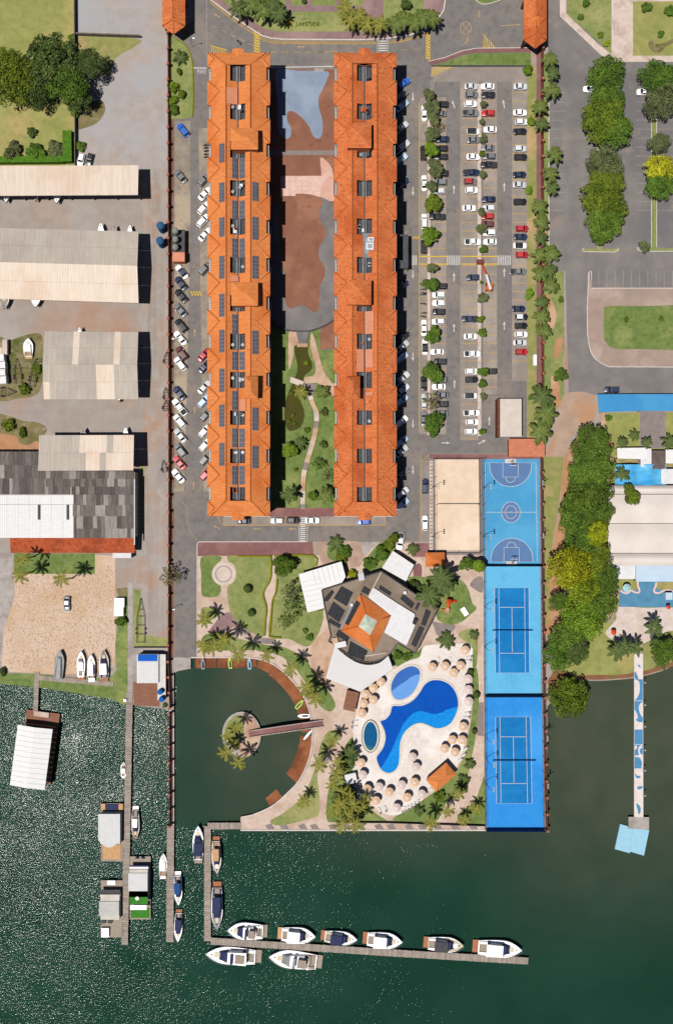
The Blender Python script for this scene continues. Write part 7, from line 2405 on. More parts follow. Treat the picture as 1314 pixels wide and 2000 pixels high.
# palms: curved trunk and separate feather fronds
def frond_mesh(seed, m, n_leaf=15, droop=0.55, leaflet=.30, narrow=.035):
    rng = np.random.default_rng(seed)
    rach, V, F, T = [], [], [], []
    pts = []
    for i in range(9):
        t = i / 8
        pts.append(np.array([t * (1 - .10 * t), rng.normal(0, .012), .26 * math.sin(t * 2.2) - droop * t * t * .75]))
    pts = np.array(pts)

    def at(t):
        f = t * 8
        i = min(7, int(f))
        return pts[i] + (pts[i + 1] - pts[i]) * (f - i)
    for i in range(8):
        a, b = pts[i], pts[i + 1]
        w = .016 * (1 - i / 9)
        k = len(V)
        V += [a + [0, w, 0], a - [0, w, 0], b - [0, w * .85, 0], b + [0, w * .85, 0]]
        F.append((k, k + 1, k + 2, k + 3)); T.append(.9)
    for i in range(n_leaf):
        t = .12 + .86 * i / (n_leaf - 1)
        base = at(t)
        L_ = leaflet * (math.sin(math.pi * (t * .82 + .16)) ** .7) * rng.uniform(.85, 1.1)
        for s in (-1, 1):
            d = np.array([.62 + .25 * t, s * 1.0, -.38 - .25 * rng.random()])
            d /= np.linalg.norm(d)
            tip = base + d * L_
            mid = base + d * L_ * .45 + np.array([0, 0, .03])
            w = np.array([narrow, 0, 0])
            k = len(V)
            V += [base - w * .5, base + w * .5, mid + w, tip, mid - w]
            F.append((k, k + 1, k + 2, k + 3, k + 4)); T.append(float(np.clip(rng.normal(.5, .22), 0, 1)))
    me = bpy.data.meshes.new('frond')
    me.from_pydata([tuple(v) for v in V], [], F)
    at_ = me.attributes.new('tint', 'FLOAT', 'FACE')
    at_.data.foreach_set('value', T)
    me.materials.append(m)
    return me


FR = {'coco': [frond_mesh(i, m_frond_y, 20, .5, .22, .024) for i in range(3)], 'deep': [frond_mesh(10 + i, m_frond_d, 22, .45, .24, .026) for i in range(3)],
      'queen': [frond_mesh(20 + i, m_frond, 20, .5, .28, .030) for i in range(3)]}
PT = {}


def palm_trunk(lean):
    k_ = round(lean, 1)
    if k_ not in PT:
        mb = MB()
        mb.tube([(-lean, 0, -.02), (-lean * .8, 0, .25), (-lean * .42, 0, .6), (0, 0, 1.0)], [.24, .17, .14, .12], m_palmtrunk, 7)
        PT[k_] = mb.mesh('trunk')
    return PT[k_]


nut = MB()
for a in range(5):
    nut.tube([(.2 * math.cos(a * 1.26), .2 * math.sin(a * 1.26), -.3), (.2 * math.cos(a * 1.26), .2 * math.sin(a * 1.26), -.05)], [.12, .1], m_frond_y, 6)
nut_me = nut.mesh('coconut_cluster')
PALM_N = [0]


def palm(px, py, h, r_px, kind, label, group, n=14, lean=None, z0=0.05, cat='palm', name='palm_tree'):
    PALM_N[0] += 1
    rr = random.Random(PALM_N[0])
    p = W(px, py, h)
    r = r_px / PXM * (1.12 if h > 2 else 1.0)
    root = empty(name, (p.x, p.y, z0), rr.uniform(0, 6.28), label, cat, group)
    ln = (rr.uniform(0.2, 1.0) if h > 5 else 0.1) if lean is None else lean
    if h > 0.8:
        t = link('trunk', palm_trunk(ln), root)
        t.scale = (1, 1, h)
    ms = FR[kind]
    for i in range(n):
        lay = i % 3
        a = i * 2.39996 + rr.uniform(-.2, .2)
        o = link('frond', ms[i % 3], root, (0, 0, h))
        s = r * rr.uniform(.9, 1.15) * (1.1, 1.0, .8)[lay]
        o.scale = (s, s, s)
        o.rotation_euler = (rr.uniform(-.15, .15), (.1, -.1, -.35)[lay] + rr.uniform(-.1, .1), a)
    if kind == 'coco':
        link('coconut_cluster', nut_me, root, (0, 0, h))
    return root


CO = [  # crown pixel, height
    ('garden by the lagoon', [(400, 1211, 8), (398, 1264, 9), (416, 1264, 9.5), (437, 1252, 11), (464, 1277, 10.5), (521, 1281, 7), (569, 1305, 9.5), (598, 1343, 9), (615, 1363, 9), (603, 1352, 6)], 'the red promenade'),
    ('lagoon island', [(461, 1420, 6.5), (446, 1438, 5), (443, 1469, 7.5), (466, 1489, 8), (455, 1452, 4)], 'the footbridge'),
    ('walk between lagoon and pool', [(651, 1446, 6.5), (623, 1491, 7.5), (594, 1565, 5), (657, 1509, 7.5), (649, 1533, 7), (661, 1488, 6)], 'the footbridge'),
    ('grove at the corner of the quay', [(664, 1570, 8), (690, 1573, 7.5), (704, 1577, 6.5), (666, 1610, 9), (694, 1611, 9), (677, 1594, 8), (682, 1556, 7), (652, 1582, 7.5), (712, 1560, 5), (670, 1548, 6)], 'the pool'),
    ('strip below the pool bar', [(896, 1551, 6), (840, 1607, 7.5), (874, 1583, 6.5), (905, 1600, 4), (930, 1580, 4)], 'the pool bar'),
    ('rubble lot', [(44, 1092, 10), (40, 1124, 9.5), (121, 1131, 11)], 'the tiled lean-to')]
for place, lst, frm in CO:
    for i, (x, y, h) in enumerate(lst):
        isl = place == 'lagoon island'
        palm(x, y, h, 17 if h > 7 else 14, 'coco', 'coconut palm in the %s, %s %s' % (place, ORD[i], {'garden by the lagoon': 'counting along the bank from the promenade', 'lagoon island': 'from the top of the island', 'walk between lagoon and pool': 'from the footbridge',
             'grove at the corner of the quay': 'of the grove', 'strip below the pool bar': 'from the pool bar', 'rubble lot': 'from the tiled lean-to'}[place]), 'coconut palms in the ' + place, 12, z0=0.05)
DP = [(683, 1468, 3.5, 14), (680, 1490, 3.5, 14), (688, 1480, 3, 12), (660, 1560, 4, 13), (688, 1556, 4, 13), (700, 1590, 4, 13)]
for i, (x, y, h, r) in enumerate(DP):
    palm(x, y, h, r, 'deep', 'dense dark palm beside the pool terrace, %s from the whirlpool' % ORD[i], 'dense palms beside the pool terrace', 16)
DP = [(862, 1130, 8, 25), (839, 1165, 7, 23), (855, 1150, 6, 19), (870, 1144, 6.5, 18)]
for i, (x, y, h, r) in enumerate(DP):
    palm(x, y, h, r, 'deep', 'big dark palm between restaurant and playground, %s from the sand court' % ORD[i], 'big palms at the playground', 18)
for i, (x, y, r) in enumerate(((871, 1252, 20), (918, 1492, 12), (819, 1583, 12), (904, 1525, 14), (903, 1541, 12), (656, 1062, 18), (806, 1073, 14), (926, 1240, 11), (352, 112, 16), (1213, 828, 0), (641, 1074, 0))):
    if r:
        palm(x, y, 1.0, r, 'deep', 'low spiky fan plant, %s' % ['by the playground path', 'at the terrace edge above the pool bar', 'below the lake-end parasols', 'behind the pool bar', 'below the pool bar palms', 'in the round bed', 'on the red paving by the small hut',
             'by the tennis fence', 'in the strip above the painted word'][i], 'low spiky fan plants', 18, cat='plant', name='cycad')
QP = [(1074, 116), (1079, 142), (1077, 176), (1054, 208), (1056, 242), (1083, 302), (1075, 340), (1079, 368), (1053, 404), (1056, 434), (1056, 466), (1077, 496), (1052, 499), (1073, 528), (1054, 534), (1076, 558), (1056, 590), (1056, 620), (1061, 648), (1057, 775), (1064, 810), (1056, 845)]
for i, (x, y) in enumerate(QP):
    palm(x, y, 5.0, (15, 13.5, 16)[i % 3] if y < 700 else 22, ('queen', 'deep', 'queen')[i % 3], 'bushy palm in the row along the car-park fence, %s from the gatehouse' % ORD[i], 'palms along the car-park fence', 17)
TP = [(465, 18, 'deep'), (490, 8, 'queen'), (512, 20, 'queen'), (530, 10, 'deep'), (545, 26, 'deep'), (500, -6, 'queen'), (672, 16, 'coco'), (682, 40, 'coco'), (700, 30, 'coco'), (716, 46, 'coco'), (742, 48, 'coco'), (772, 46, 'queen'), (790, 38, 'queen'), (808, 44, 'queen'), (826, 34, 'queen'), (842, 34, 'queen')]
for i, (x, y, k_) in enumerate(TP):
    palm(x, y, 5.5, 18, k_, 'palm on the top garden lawn, %s counting from the gatehouse' % ORD[i], 'palms on the top garden lawn', 15)
for i, (x, y, h, r, k_) in enumerate(((587, 765, 4, 14, 'coco'), (629, 764, 2, 15, 'queen'), (586, 866, 2, 14, 'deep'), (565, 966, 5, 16, 'deep'), (636, 968, 5, 16, 'queen'))):
    palm(x, y, h, r, k_, 'palm in the hotel court, %s' % ['beside the pond bridge', 'round one opposite the pond bridge', 'dark one beside the shade line', 'at the lake end in the shade', 'at the lake end beside the wing'][i], 'palms in the hotel court', 16)
for i, (x, y, h, r) in enumerate(((1205, 1272, 6, 18), (1221, 1265, 6, 18), (1240, 1266, 6, 16), (1276, 1228, 7, 18), (1214, 865, 5, 11), (1238, 850, 3, 11), (1263, 864, 4, 11), (1306, 862, 4, 14), (1214, 927, 5, 15), (1290, 1290, 5, 16))):
    palm(x, y, h, r, 'deep', 'dark palm on the neighbour grounds, %s' % ['at the lake grass by the belt', 'middle of three above the lake grass', 'beside the beach path', 'on the sand past the beach path', 'at the pavilion corner', 'at the lawn corner by the drive', 'in front of the grey drive', 'on the lawn at picture edge', 'rising through the blue tarpaulin', 'at the shore near picture edge'][i], 'palms on the neighbour grounds', 14)
# ------------------------------------------------------------------ piers, docks and boats
def deck(name, path, width, z, label, m=None, plank=0.62, cat='pier', piles=True):
    """timber deck along a pixel path; every plank is a part"""
    c = W(*path[0])
    root = empty(name, (c.x, c.y, 0), 0, label, cat)
    off = Vector(root.location)
    m = m or m_wood
    pm_ = MB(); pm_.box((0, 0, 0), (1, 1, 0.1), m); me = pm_.mesh('plank')
    k = 0
    for (a, b) in zip(path[:-1], path[1:]):
        A, B = W(*a, z) - off, W(*b, z) - off
        d = (B - A); L_ = d.length
        ang = math.atan2(d.y, d.x)
        n = int(L_ / plank)
        for i in range(n):
            p = A + d * ((i + .5) / n)
            o = link('plank', me, root, (p.x, p.y, z + random.uniform(-.012, .012)), ang + random.uniform(-.01, .01))
            o.scale = (L_ / n * .93, width / PXM * random.uniform(.97, 1.03), 1)
            k += 1
        mb = MB()
        q = d.normalized().cross(Vector((0, 0, 1)))
        for s in (-1, 1):
            mb.tube([A + q * s * width / PXM * .4 - Vector((0, 0, .16)), B + q * s * width / PXM * .4 - Vector((0, 0, .16))], .12, m_greyd, 4)
        mb.build('beam', root)
        if piles:
            for i in range(int(L_ / 4) + 1):
                p = A + d * min(1, (i * 4) / L_)
                for s in (-1, 1):
                    mb = MB()
                    e = p + q * s * width / PXM * .5
                    mb.tube([(e.x, e.y, -3), (e.x, e.y, z + .05)], .14, m_wood, 6)
                    mb.build('pile', root)
    return root


deck('long_pier', [(253.5, 1353), (249, 1600), (244, 1845)], 12.5, 0.15, 'long narrow timber pier with the houseboats moored to it')
deck('side_pier', [(333.5, 1613), (332, 1840)], 14, 0.1, 'timber pier continuing the lagoon wall into the lake')
deck('marina_dock', [(472, 1613), (405.5, 1613.5), (405.5, 1838)], 13, 0.1, 'timber dock leg going from the quay into the lake')
deck('marina_dock', [(412, 1838), (520, 1845), (780, 1862), (1031, 1877)], 13.5, 0.1, 'long timber dock with six yachts moored on its land side')
deck('boat_house_pier', [(73, 1313), (70, 1390)], 9, 0.2, 'short timber pier leading to the white boat house')
deck('shore_walkway', [(70, 1323), (150, 1330), (222, 1336)], 9.5, 0.2, 'timber walkway along the shore behind the beached boats', piles=False)
# painted jetty
root = empty('painted_jetty', tuple(W(1245, 1440)[:2]) + (0,), 0, 'long white jetty painted with blue curves, leading to pale floats', 'jetty')
off = Vector(root.location)


def jp(pts, z0, z1, m, name, smoothn=0):
    mb = MB()
    pts = smooth(pts, smoothn) if smoothn else pts
    mb.prism([(W(*p).x - off.x, W(*p).y - off.y) for p in pts], z0, z1, m)
    return mb.build(name, root)


m_jet = mat('jetty_white', D(240, 228, 224), D(226, 214, 210), .8)
m_jetb = mat('jetty_blue', D(88, 150, 196), D(78, 140, 188), .8)
zJ = Z(960, 1260, 3.712)
jp(zJ([(1028, 60), (1092, 60), (1094, 1245), (1028, 1245)]), -.1, .3, m_jet, 'deck')
for y0, y1 in ((246, 400), (404, 556), (610, 716), (720, 892)):
    jp(zJ(rect(1030, y0, 1090, y1)), .28, .312, m_jetb, 'painted_curve')
for pts in ([(1030, 250), (1062, 262), (1068, 310), (1060, 360), (1034, 396), (1029, 390), (1029, 300)], [(1066, 430), (1091, 415), (1091, 515), (1074, 500), (1062, 465)], [(1040, 540), (1055, 520), (1034, 470), (1029, 480), (1029, 556), (1060, 556)],
            [(1062, 735), (1082, 722), (1084, 740), (1068, 755), (1072, 785), (1091, 800), (1091, 880), (1080, 885), (1083, 850), (1068, 815), (1034, 808), (1034, 797), (1062, 795), (1056, 765)], [(1031, 735), (1048, 725), (1045, 750), (1032, 755)]):
    jp(zJ(pts), .29, .324, m_jet, 'painted_curve', 3)
for pts in ([(1035, 925), (1050, 945), (1076, 945), (1060, 965), (1040, 955)], [(1042, 1145), (1070, 1165), (1075, 1200), (1062, 1225), (1052, 1190)], [(1032, 190), (1050, 215), (1056, 245), (1032, 240)], [(1050, 140), (1070, 145), (1072, 165)], [(1048, 1025), (1086, 1020), (1086, 1035), (1060, 1045)]):
    jp(zJ(pts), .28, .315, m_jetb, 'painted_curve', 3)
jp(zJ([(988, 1243), (1135, 1245), (1135, 1335), (988, 1328)]), -.2, .34, m_conc, 'landing')
m_float = mat('pale_blue_float', D(168, 216, 238), D(158, 208, 232), .6)
jp(zJ([(932, 1300), (1020, 1325), (1002, 1512), (893, 1482)]), -.95, -.35, m_float, 'float')
jp(zJ([(1022, 1325), (1142, 1345), (1104, 1530), (1003, 1500)]), -.95, -.34, m_float, 'float')
for y in (260, 420, 575, 745, 890, 1070):
    mb = MB()
    p = W(*zJ([(1098, y)])[0]) - off
    mb.tube([(p.x, p.y, 0), (p.x, p.y, 2.6), (p.x - .3, p.y, 2.9)], .05, m_metal, 6)
    mb.tube([(p.x - .3, p.y, 2.85), (p.x - .7, p.y, 2.9)], .14, m_white_roof, 6)
    mb.build('lamp_post', root)

# --- lagoon: clay pads, island and footbridge
def pad(pts):
    mb = MB()
    pts_w = [W(*p) for p in pts]
    mb.prism([(p.x, p.y) for p in pts_w], -1.5, -.80, m_pad)
    o = mb.build('clay_pad')
    tag(o, kind='structure')


def arc_pad(t0, t1, depth):
    n = len(lagoon) - 1
    a = [lagoon[int(round(t0 * n + (t1 - t0) * n * i / 6))] for i in range(7)]
    cx, cy = 470, 1430
    inner = [(x + (cx - x) * depth / math.hypot(x - cx, y - cy), y + (cy - y) * depth / math.hypot(x - cx, y - cy)) for x, y in a]
    pad(a + inner[::-1])


pad([(381, 1285), (422, 1285), (422, 1305), (381, 1306)])
pad([(424, 1285), (500, 1286), (500, 1303), (460, 1306), (424, 1305)])
pad([(505, 1288), (533, 1299), (527, 1317), (501, 1304)])
for t0, t1, d in ((.275, .40, 24), (.405, .465, 24), (.47, .53, 24), (.535, .6, 22), (.62, .665, 24), (.668, .715, 26), (.72, .765, 27), (.77, .815, 27)):
    arc_pad(t0, t1, d)
pad([(518, 1561), (540, 1543), (552, 1560), (528, 1579)])
mb = MB()
mb.prism([(W(*p).x, W(*p).y) for p in ellipse(472, 1435, 38, 45, 40)], -3, .05, m_conc)
tag(mb.build('lagoon_island'), kind='structure')
sheet('island_lawn', smooth([(440, 1420), (452, 1404), (470, 1396), (476, 1415), (474, 1440), (464, 1462), (448, 1452), (438, 1438)], 4), 5, m_lawn)
sheet('island_paving', smooth([(470, 1394), (492, 1400), (506, 1425), (506, 1450), (492, 1472), (478, 1478), (466, 1464), (476, 1440), (478, 1415)], 4), 4, m_sandpave)
root = empty('footbridge', tuple(W(558, 1422)[:2]) + (0,), 0, 'arched red-paved footbridge from the island to the shore', 'footbridge')
off = Vector(root.location)
A, B = (486, 1433), (631, 1412)
vs, n = [], 14
L_m, R_m = MB(), MB()
dk = MB()
for i in range(n):
    t0, t1 = i / n, (i + 1) / n
    P = []
    for t in (t0, t1):
        z = .1 + 1.5 * math.sin(math.pi * t)
        x, y = A[0] + (B[0] - A[0]) * t, A[1] + (B[1] - A[1]) * t
        for s in (-6, 6):
            w = W(x + s * .14, y + s, z) - off
            w.z = z
            P.append(w)
    dk.add(P + [p - Vector((0, 0, .3)) for p in P], [(0, 2, 3, 1), (4, 5, 7, 6), (0, 4, 6, 2), (1, 3, 7, 5)], m_redpav)
    for mbx, a_, b_ in ((L_m, P[0], P[2]), (R_m, P[1], P[3])):
        mbx.tube([a_ + Vector((0, 0, .12)), b_ + Vector((0, 0, .12))], .16, m_pale_conc, 4)
        mbx.tube([a_ + Vector((0, 0, 0)), a_ + Vector((0, 0, .9))], .05, m_pale_conc, 4)
        mbx.tube([a_ + Vector((0, 0, .9)), b_ + Vector((0, 0, .9))], .06, m_pale_conc, 4)
dk.build('deck', root); L_m.build('railing', root); R_m.build('railing', root)

# --- boats
m_hull = mat('boat_white', (.66, .66, .66), (.60, .60, .60), 1, rough=.35, coat=.3)
m_hullg = mat('boat_grey', D(150, 152, 156), D(136, 138, 142), 1, rough=.4)
m_teak = mat('boat_teak', D(190, 130, 100), D(170, 110, 82), 2)
m_teak_g = mat('boat_teak_grey', D(176, 162, 148), D(160, 146, 132), 2)
m_tan = mat('boat_tan', D(216, 172, 128), D(200, 156, 112), 1)
m_navy = mat('boat_navy', (.012, .016, .045), (.018, .022, .06), 2, rough=.7)
m_bluec = mat('boat_blue', D(40, 84, 150), D(34, 76, 140), 1, rough=.7)
m_cream = mat('boat_cream', D(232, 220, 190), D(222, 208, 178), 1)
m_blackc = mat('boat_charcoal', (.03, .03, .034), (.04, .04, .045), 1, rough=.7)
BM = {'white': m_hull, 'teak': m_teak, 'greyteak': m_teak_g, 'tan': m_tan, 'navy': m_navy, 'blue': m_bluec, 'cream': m_cream, 'charcoal': m_blackc, 'grey': m_hullg, 'green': mat('boat_turf', D(70, 140, 50), D(60, 126, 44), 1)}


def hull_outline(L_, B_, stern=.78, n=10, full=.62):
    """half outline from stern (-L/2) to bow (L/2)"""
    pts = []
    for i in range(n + 1):
        t = i / n
        x = -L_ / 2 + L_ * t
        if t < full:
            w = stern + (1 - stern) * math.sin(math.pi / 2 * t / full)
        else:
            u = (t - full) / (1 - full)
            w = max(0.0, (1 - u ** 2.1))
        pts.append((x, w * B_ / 2))
    return pts


def hull(mb, L_, B_, h, m, deckm, stern=.78, z0=-.35, full=.5, sheer=.35):
    pts = hull_outline(L_, B_, stern, 14, full)
    top, mid, bot = [], [], []
    for x, w in pts:
        t = (x / L_ + .5)
        zt = h + sheer * t ** 2
        top.append((x, w, zt)); mid.append((x * .99, w * .96, h * .45)); bot.append((x * .94, w * .62, z0))
    n = len(pts)
    for s in (1, -1):
        f = lambda p: (p[0], s * p[1], p[2])
        for i in range(n - 1):
            for a, b in ((top, mid), (mid, bot)):
                q = [f(a[i]), f(a[i + 1]), f(b[i + 1]), f(b[i])]
                mb.face(q if s > 0 else q[::-1], m)
    for a, b in ((top, mid), (mid, bot)):
        mb.face([(a[0][0], a[0][1], a[0][2]), (b[0][0], b[0][1], b[0][2]), (b[0][0], -b[0][1], b[0][2]), (a[0][0], -a[0][1], a[0][2])], m)
    for i in range(n - 1):
        zz = -.12
        mb.face([(top[i][0], -top[i][1] * .93, top[i][2] + zz), (top[i + 1][0], -top[i + 1][1] * .93, top[i + 1][2] + zz), (top[i + 1][0], top[i + 1][1] * .93, top[i + 1][2] + zz), (top[i][0], top[i][1] * .93, top[i][2] + zz)], deckm)
        for s in (1, -1):
            q = [(top[i][0], s * top[i][1], top[i][2]), (top[i][0], s * top[i][1] * .90, top[i][2] + .01), (top[i + 1][0], s * top[i + 1][1] * .90, top[i + 1][2] + .01), (top[i + 1][0], s * top[i + 1][1], top[i + 1][2])]
            mb.face(q if s > 0 else q[::-1], m)
    return top


def slab(mb, x0, x1, w0, w1, z0, z1, m, taper=.86, dx=0.0):
    """deckhouse block, narrower at its front end and at its top"""
    vs = [(x0, -w0, z0), (x1, -w1, z0), (x1, w1, z0), (x0, w0, z0), (x0 + dx * .2, -w0 * taper, z1), (x1 - dx, -w1 * taper, z1), (x1 - dx, w1 * taper, z1), (x0 + dx * .2, w0 * taper, z1)]
    mb.add(vs, [(0, 3, 2, 1), (4, 5, 6, 7), (0, 1, 5, 4), (1, 2, 6, 5), (2, 3, 7, 6), (3, 0, 4, 7)], m)


def yacht(px, py, L_px, W_px, ang, label, top='white', plat='teak', seats='white', screen='navy', fly=False, style='cruiser', z=ZW, group='boats moored at the docks', name='motor_yacht', fore='white', cat='boat'):
    L_, B_ = L_px / PXM, W_px / PXM
    p = W(px, py, .5)
    root = empty(name, (p.x, p.y, z), math.radians(ang), label, cat, group)
    big = L_ > 9
    h = 1.35 if big else .85
    pl = L_ * .11
    mb = MB()
    top_line = hull(mb, L_ - pl, B_, h, m_hull, BM[fore], .80, full=.55)
    mb.v = [(x + pl / 2, y, zz) for x, y, zz in mb.v]
    mb.build('hull', root)
    mb = MB(); mb.box((-L_ / 2 + pl * .55, 0, h * .42), (pl * 1.1, B_ * .74, .12), BM[plat]); mb.build('swim_platform', root)
    x_s, hw = -L_ / 2 + pl, B_ / 2
    # cockpit with seats
    mb = MB(); mb.box((x_s + L_ * .12, 0, h - .02), (L_ * .2, hw * 1.5, .08), BM['greyteak']); mb.build('cockpit_floor', root)
    for s in (-1, 1):
        mb = MB(); mb.box((x_s + L_ * .10, s * hw * .62, h + .18), (L_ * .15, hw * .26, .35), BM[seats]); mb.build('bench', root)
    # deckhouse
    mb = MB(); slab(mb, -L_ * .17, L_ * .15, hw * .74, hw * .62, h - .05, h + (.95 if big else .6), m_hull, .86, L_ * .05); mb.build('deckhouse', root)
    mb = MB(); slab(mb, L_ * .08, L_ * .26, hw * .72, hw * .5, h + .02, h + (1.0 if big else .64), BM[screen], .9, L_ * .1); o = mb.build('windscreen', root)
    zt = h + (1.75 if big else 1.15)
    if top:
        mb = MB(); slab(mb, -L_ * .24, L_ * .095, hw * .74, hw * .68, zt, zt + .14, BM[top], .93, .12); mb.build('canopy_top', root)
        for s in (-1, 1):
            for xx in (-.20, .08):
                mb = MB(); mb.tube([(L_ * xx, s * hw * .6, h), (L_ * xx, s * hw * .62, zt + .05)], .05, m_metal, 5); mb.build('stanchion', root)
    if fly:
        mb = MB(); mb.box((-L_ * .12, 0, zt + .3), (L_ * .16, hw * .9, .4), BM['greyteak']); mb.build('flybridge_seat', root)
        mb = MB(); mb.box((L_ * .02, 0, zt + .35), (L_ * .05, hw * 1.1, .5), BM[screen]); mb.build('flybridge_screen', root)
        mb = MB(); mb.tube([(-L_ * .22, -hw * .6, zt), (-L_ * .24, -hw * .5, zt + .9), (-L_ * .24, hw * .5, zt + .9), (-L_ * .22, hw * .6, zt)], .09, m_hull, 6); mb.build('radar_arch', root)
    # foredeck: hatch and sun pad, bow rail
    mb = MB(); mb.box((L_ * .29, 0, h + .2), (L_ * .10, hw * .55, .12), BM['cream' if fore != 'cream' else 'white']); mb.build('sun_pad', root)
    mb = MB(); mb.tube([(L_ * .385, 0, h + .15), (L_ * .385, 0, h + .24)], .22 if big else .14, m_navy, 8); mb.build('hatch', root)
    mb = MB()
    pts = [(x + pl / 2, w * .93) for x, w in hull_outline(L_ - pl, B_, .8, 14, .55)][7:]
    rail = [(x, w, h + .35 + .75 * 1.0) for x, w in pts] + [(x, -w, h + .35 + .75) for x, w in pts[::-1]]
    mb.tube(rail, .035, m_metal, 4)
    for x, y, zz in rail[::2]:
        mb.tube([(x, y, h), (x, y, zz)], .03, m_metal, 4)
    mb.build('bow_rail', root)
    return root


yacht(483, 1819, 78, 33, 177, 'white flybridge yacht nearest the dock corner, land side of long dock', None, 'greyteak', 'white', 'navy', True)
yacht(579, 1827, 74, 31, -4, 'white yacht with white top and tan platform, second on long dock', 'white', 'tan')
yacht(662, 1832, 71, 26, -6, 'white yacht with navy canopy, third on the long dock', 'navy', 'teak', 'cream')
yacht(747, 1837, 77, 31, -5, 'white-topped yacht with reddish platform, fourth on the long dock', 'white', 'teak')
yacht(866, 1845, 78, 29, -4, 'charcoal-topped yacht with cream foredeck, fifth on the long dock', 'charcoal', 'teak', fore='cream')
yacht(971, 1853, 96, 33, -4, 'long white yacht with white and navy top at dock end', 'white', 'teak', screen='navy')
yacht(456, 1867, 109, 34, 176, 'large white yacht with pale platform on the lake side of the dock', 'white', 'greyteak', fly=True)
yacht(577, 1875, 105, 35, 173, 'large greyish yacht with hot tub seats, second on the lake side', None, 'greyteak', 'greyteak', 'grey', True)
yacht(387, 1650, 76, 21, 90, 'slim white boat with navy covers moored left of the dock leg', 'navy', 'greyteak', 'navy')
yacht(423, 1671, 71, 18, 272, 'slim white boat with tan deck inside the dock leg', 'tan', 'teak', 'tan', fore='cream')
yacht(424, 1770, 92, 22, 270, 'long slim boat with dark top and teak platform inside the dock leg', 'navy', 'teak', 'navy', fore='grey')
yacht(348, 1736, 64, 16, 272, 'small white boat with blue cover beside the side pier', 'blue', 'white', 'blue')
yacht(348, 1810, 62, 16, 268, 'small white boat with navy cover at the side pier end', 'navy', 'teak', 'navy')
yacht(318, 1693, 52, 15, 88, 'open white boat with tan seats between the two piers', None, 'white', 'tan', 'white', name='motor_boat')
yacht(265, 1608, 64, 15, 271, 'open white boat with navy seats beside the upper houseboat', None, 'white', 'navy', 'navy', name='motor_boat', fore='tan')
yacht(241, 1505, 33, 12, 90, 'tiny white motor boat tied to the long pier', None, 'white', 'white', 'grey', name='motor_boat')
# boats ashore
yacht(160, 1299, 57, 16, 90, 'white boat ashore on the walkway, second from the covered one', None, 'teak', 'white', 'grey', z=0.3, group='boats ashore at the walkway', name='beached_boat')
yacht(180, 1304, 54, 15, 91, 'white boat ashore with white cover, third from the covered one', 'white', 'white', 'tan', 'white', z=0.3, group='boats ashore at the walkway', name='beached_boat')
yacht(205, 1300, 62, 18, 91, 'dark-decked boat ashore with white canopy, by the grass', 'white', 'teak', 'navy', 'navy', z=0.3, group='boats ashore at the walkway', name='beached_boat', fore='greyteak')
mb = MB(); hull(mb, 8.2, 2.6, .95, m_hullg, m_hullg, .85, 0, .6)
root = empty('covered_boat', tuple(W(119, 1297)[:2]) + (.3,), math.radians(86), 'boat ashore under a grey cover on the rubble lot', 'boat', 'boats ashore at the walkway')
mb.build('hull', root)
mb = MB(); slab(mb, -3.8, 2.6, 1.15, .7, .85, 1.5, m_hullg, .5, .8); mb.build('cover', root)
yacht(57, 681, 40, 19, 90, 'white old dinghy with yellow seats on the weedy plot', None, 'tan', 'tan', 'white', z=0.2, group=None, name='dinghy')
for i, (x, y, L_, B_, a, lb) in enumerate(((14, 585, 44, 19, 268, 'white bow sticking out below the largest shed, at the picture edge'), (75, 583, 40, 19, 268, 'white bow sticking out below the largest shed, second from the edge'), (116, 380, 44, 15, 268, 'white pointed bow below the narrow cream shed, third from edge'),
                                          (75, 380, 36, 10, 268, 'small bow below the narrow cream shed, second from the edge'), (17, 382, 36, 13, 272, 'dark bow below the narrow cream shed at the picture edge'), (201, 458, 36, 12, 90, 'white bow above the largest shed, first of three'), (228, 460, 32, 8, 90, 'small bow above the largest shed, middle of three'),
                                          (257, 460, 32, 10, 90, 'white bow above the largest shed, by its corner'), (160, 660, 36, 10, 90, 'white stern above the square grey shed'), (167, 858, 40, 13, 90, 'white bow above the shed by the warehouse, first'), (249, 858, 44, 13, 90, 'white bow above the shed by the warehouse, at its corner'), (236, 778, 18, 5, 270, 'tiny bow below the square grey shed'))):
    Lm, Bm = L_ / PXM, B_ / PXM
    mb = MB(); hull(mb, Lm, Bm, 1.0, m_hull, BM['white' if i % 3 else 'greyteak'], .85, 0, .5)
    root = empty('stored_boat', tuple(W(x, y)[:2]) + (1.0,), math.radians(a), lb, 'boat', 'boats stored under the sheds')
    mb.build('hull', root)
    mb = MB(); slab(mb, -Lm * .3, Lm * .1, Bm * .3, Bm * .22, .9, 1.5, m_hull, .8, .2); mb.build('cabin', root)
    mb = MB(); mb.tube([(Lm * .36, 0, 1.1), (Lm * .36, 0, 1.3)], .16, m_navy, 8); mb.build('hatch', root)
    mb = MB()
    for s in (-1, 1):
        mb.box((0, s * Bm * .3, -.4), (Lm * .9, .12, .15), m_steel)
        mb.tube([(-Lm * .15, s * Bm * .38 - .1, -.65), (-Lm * .15, s * Bm * .38 + .1, -.65)], .35, m_black, 10)
    mb.build('trailer', root)


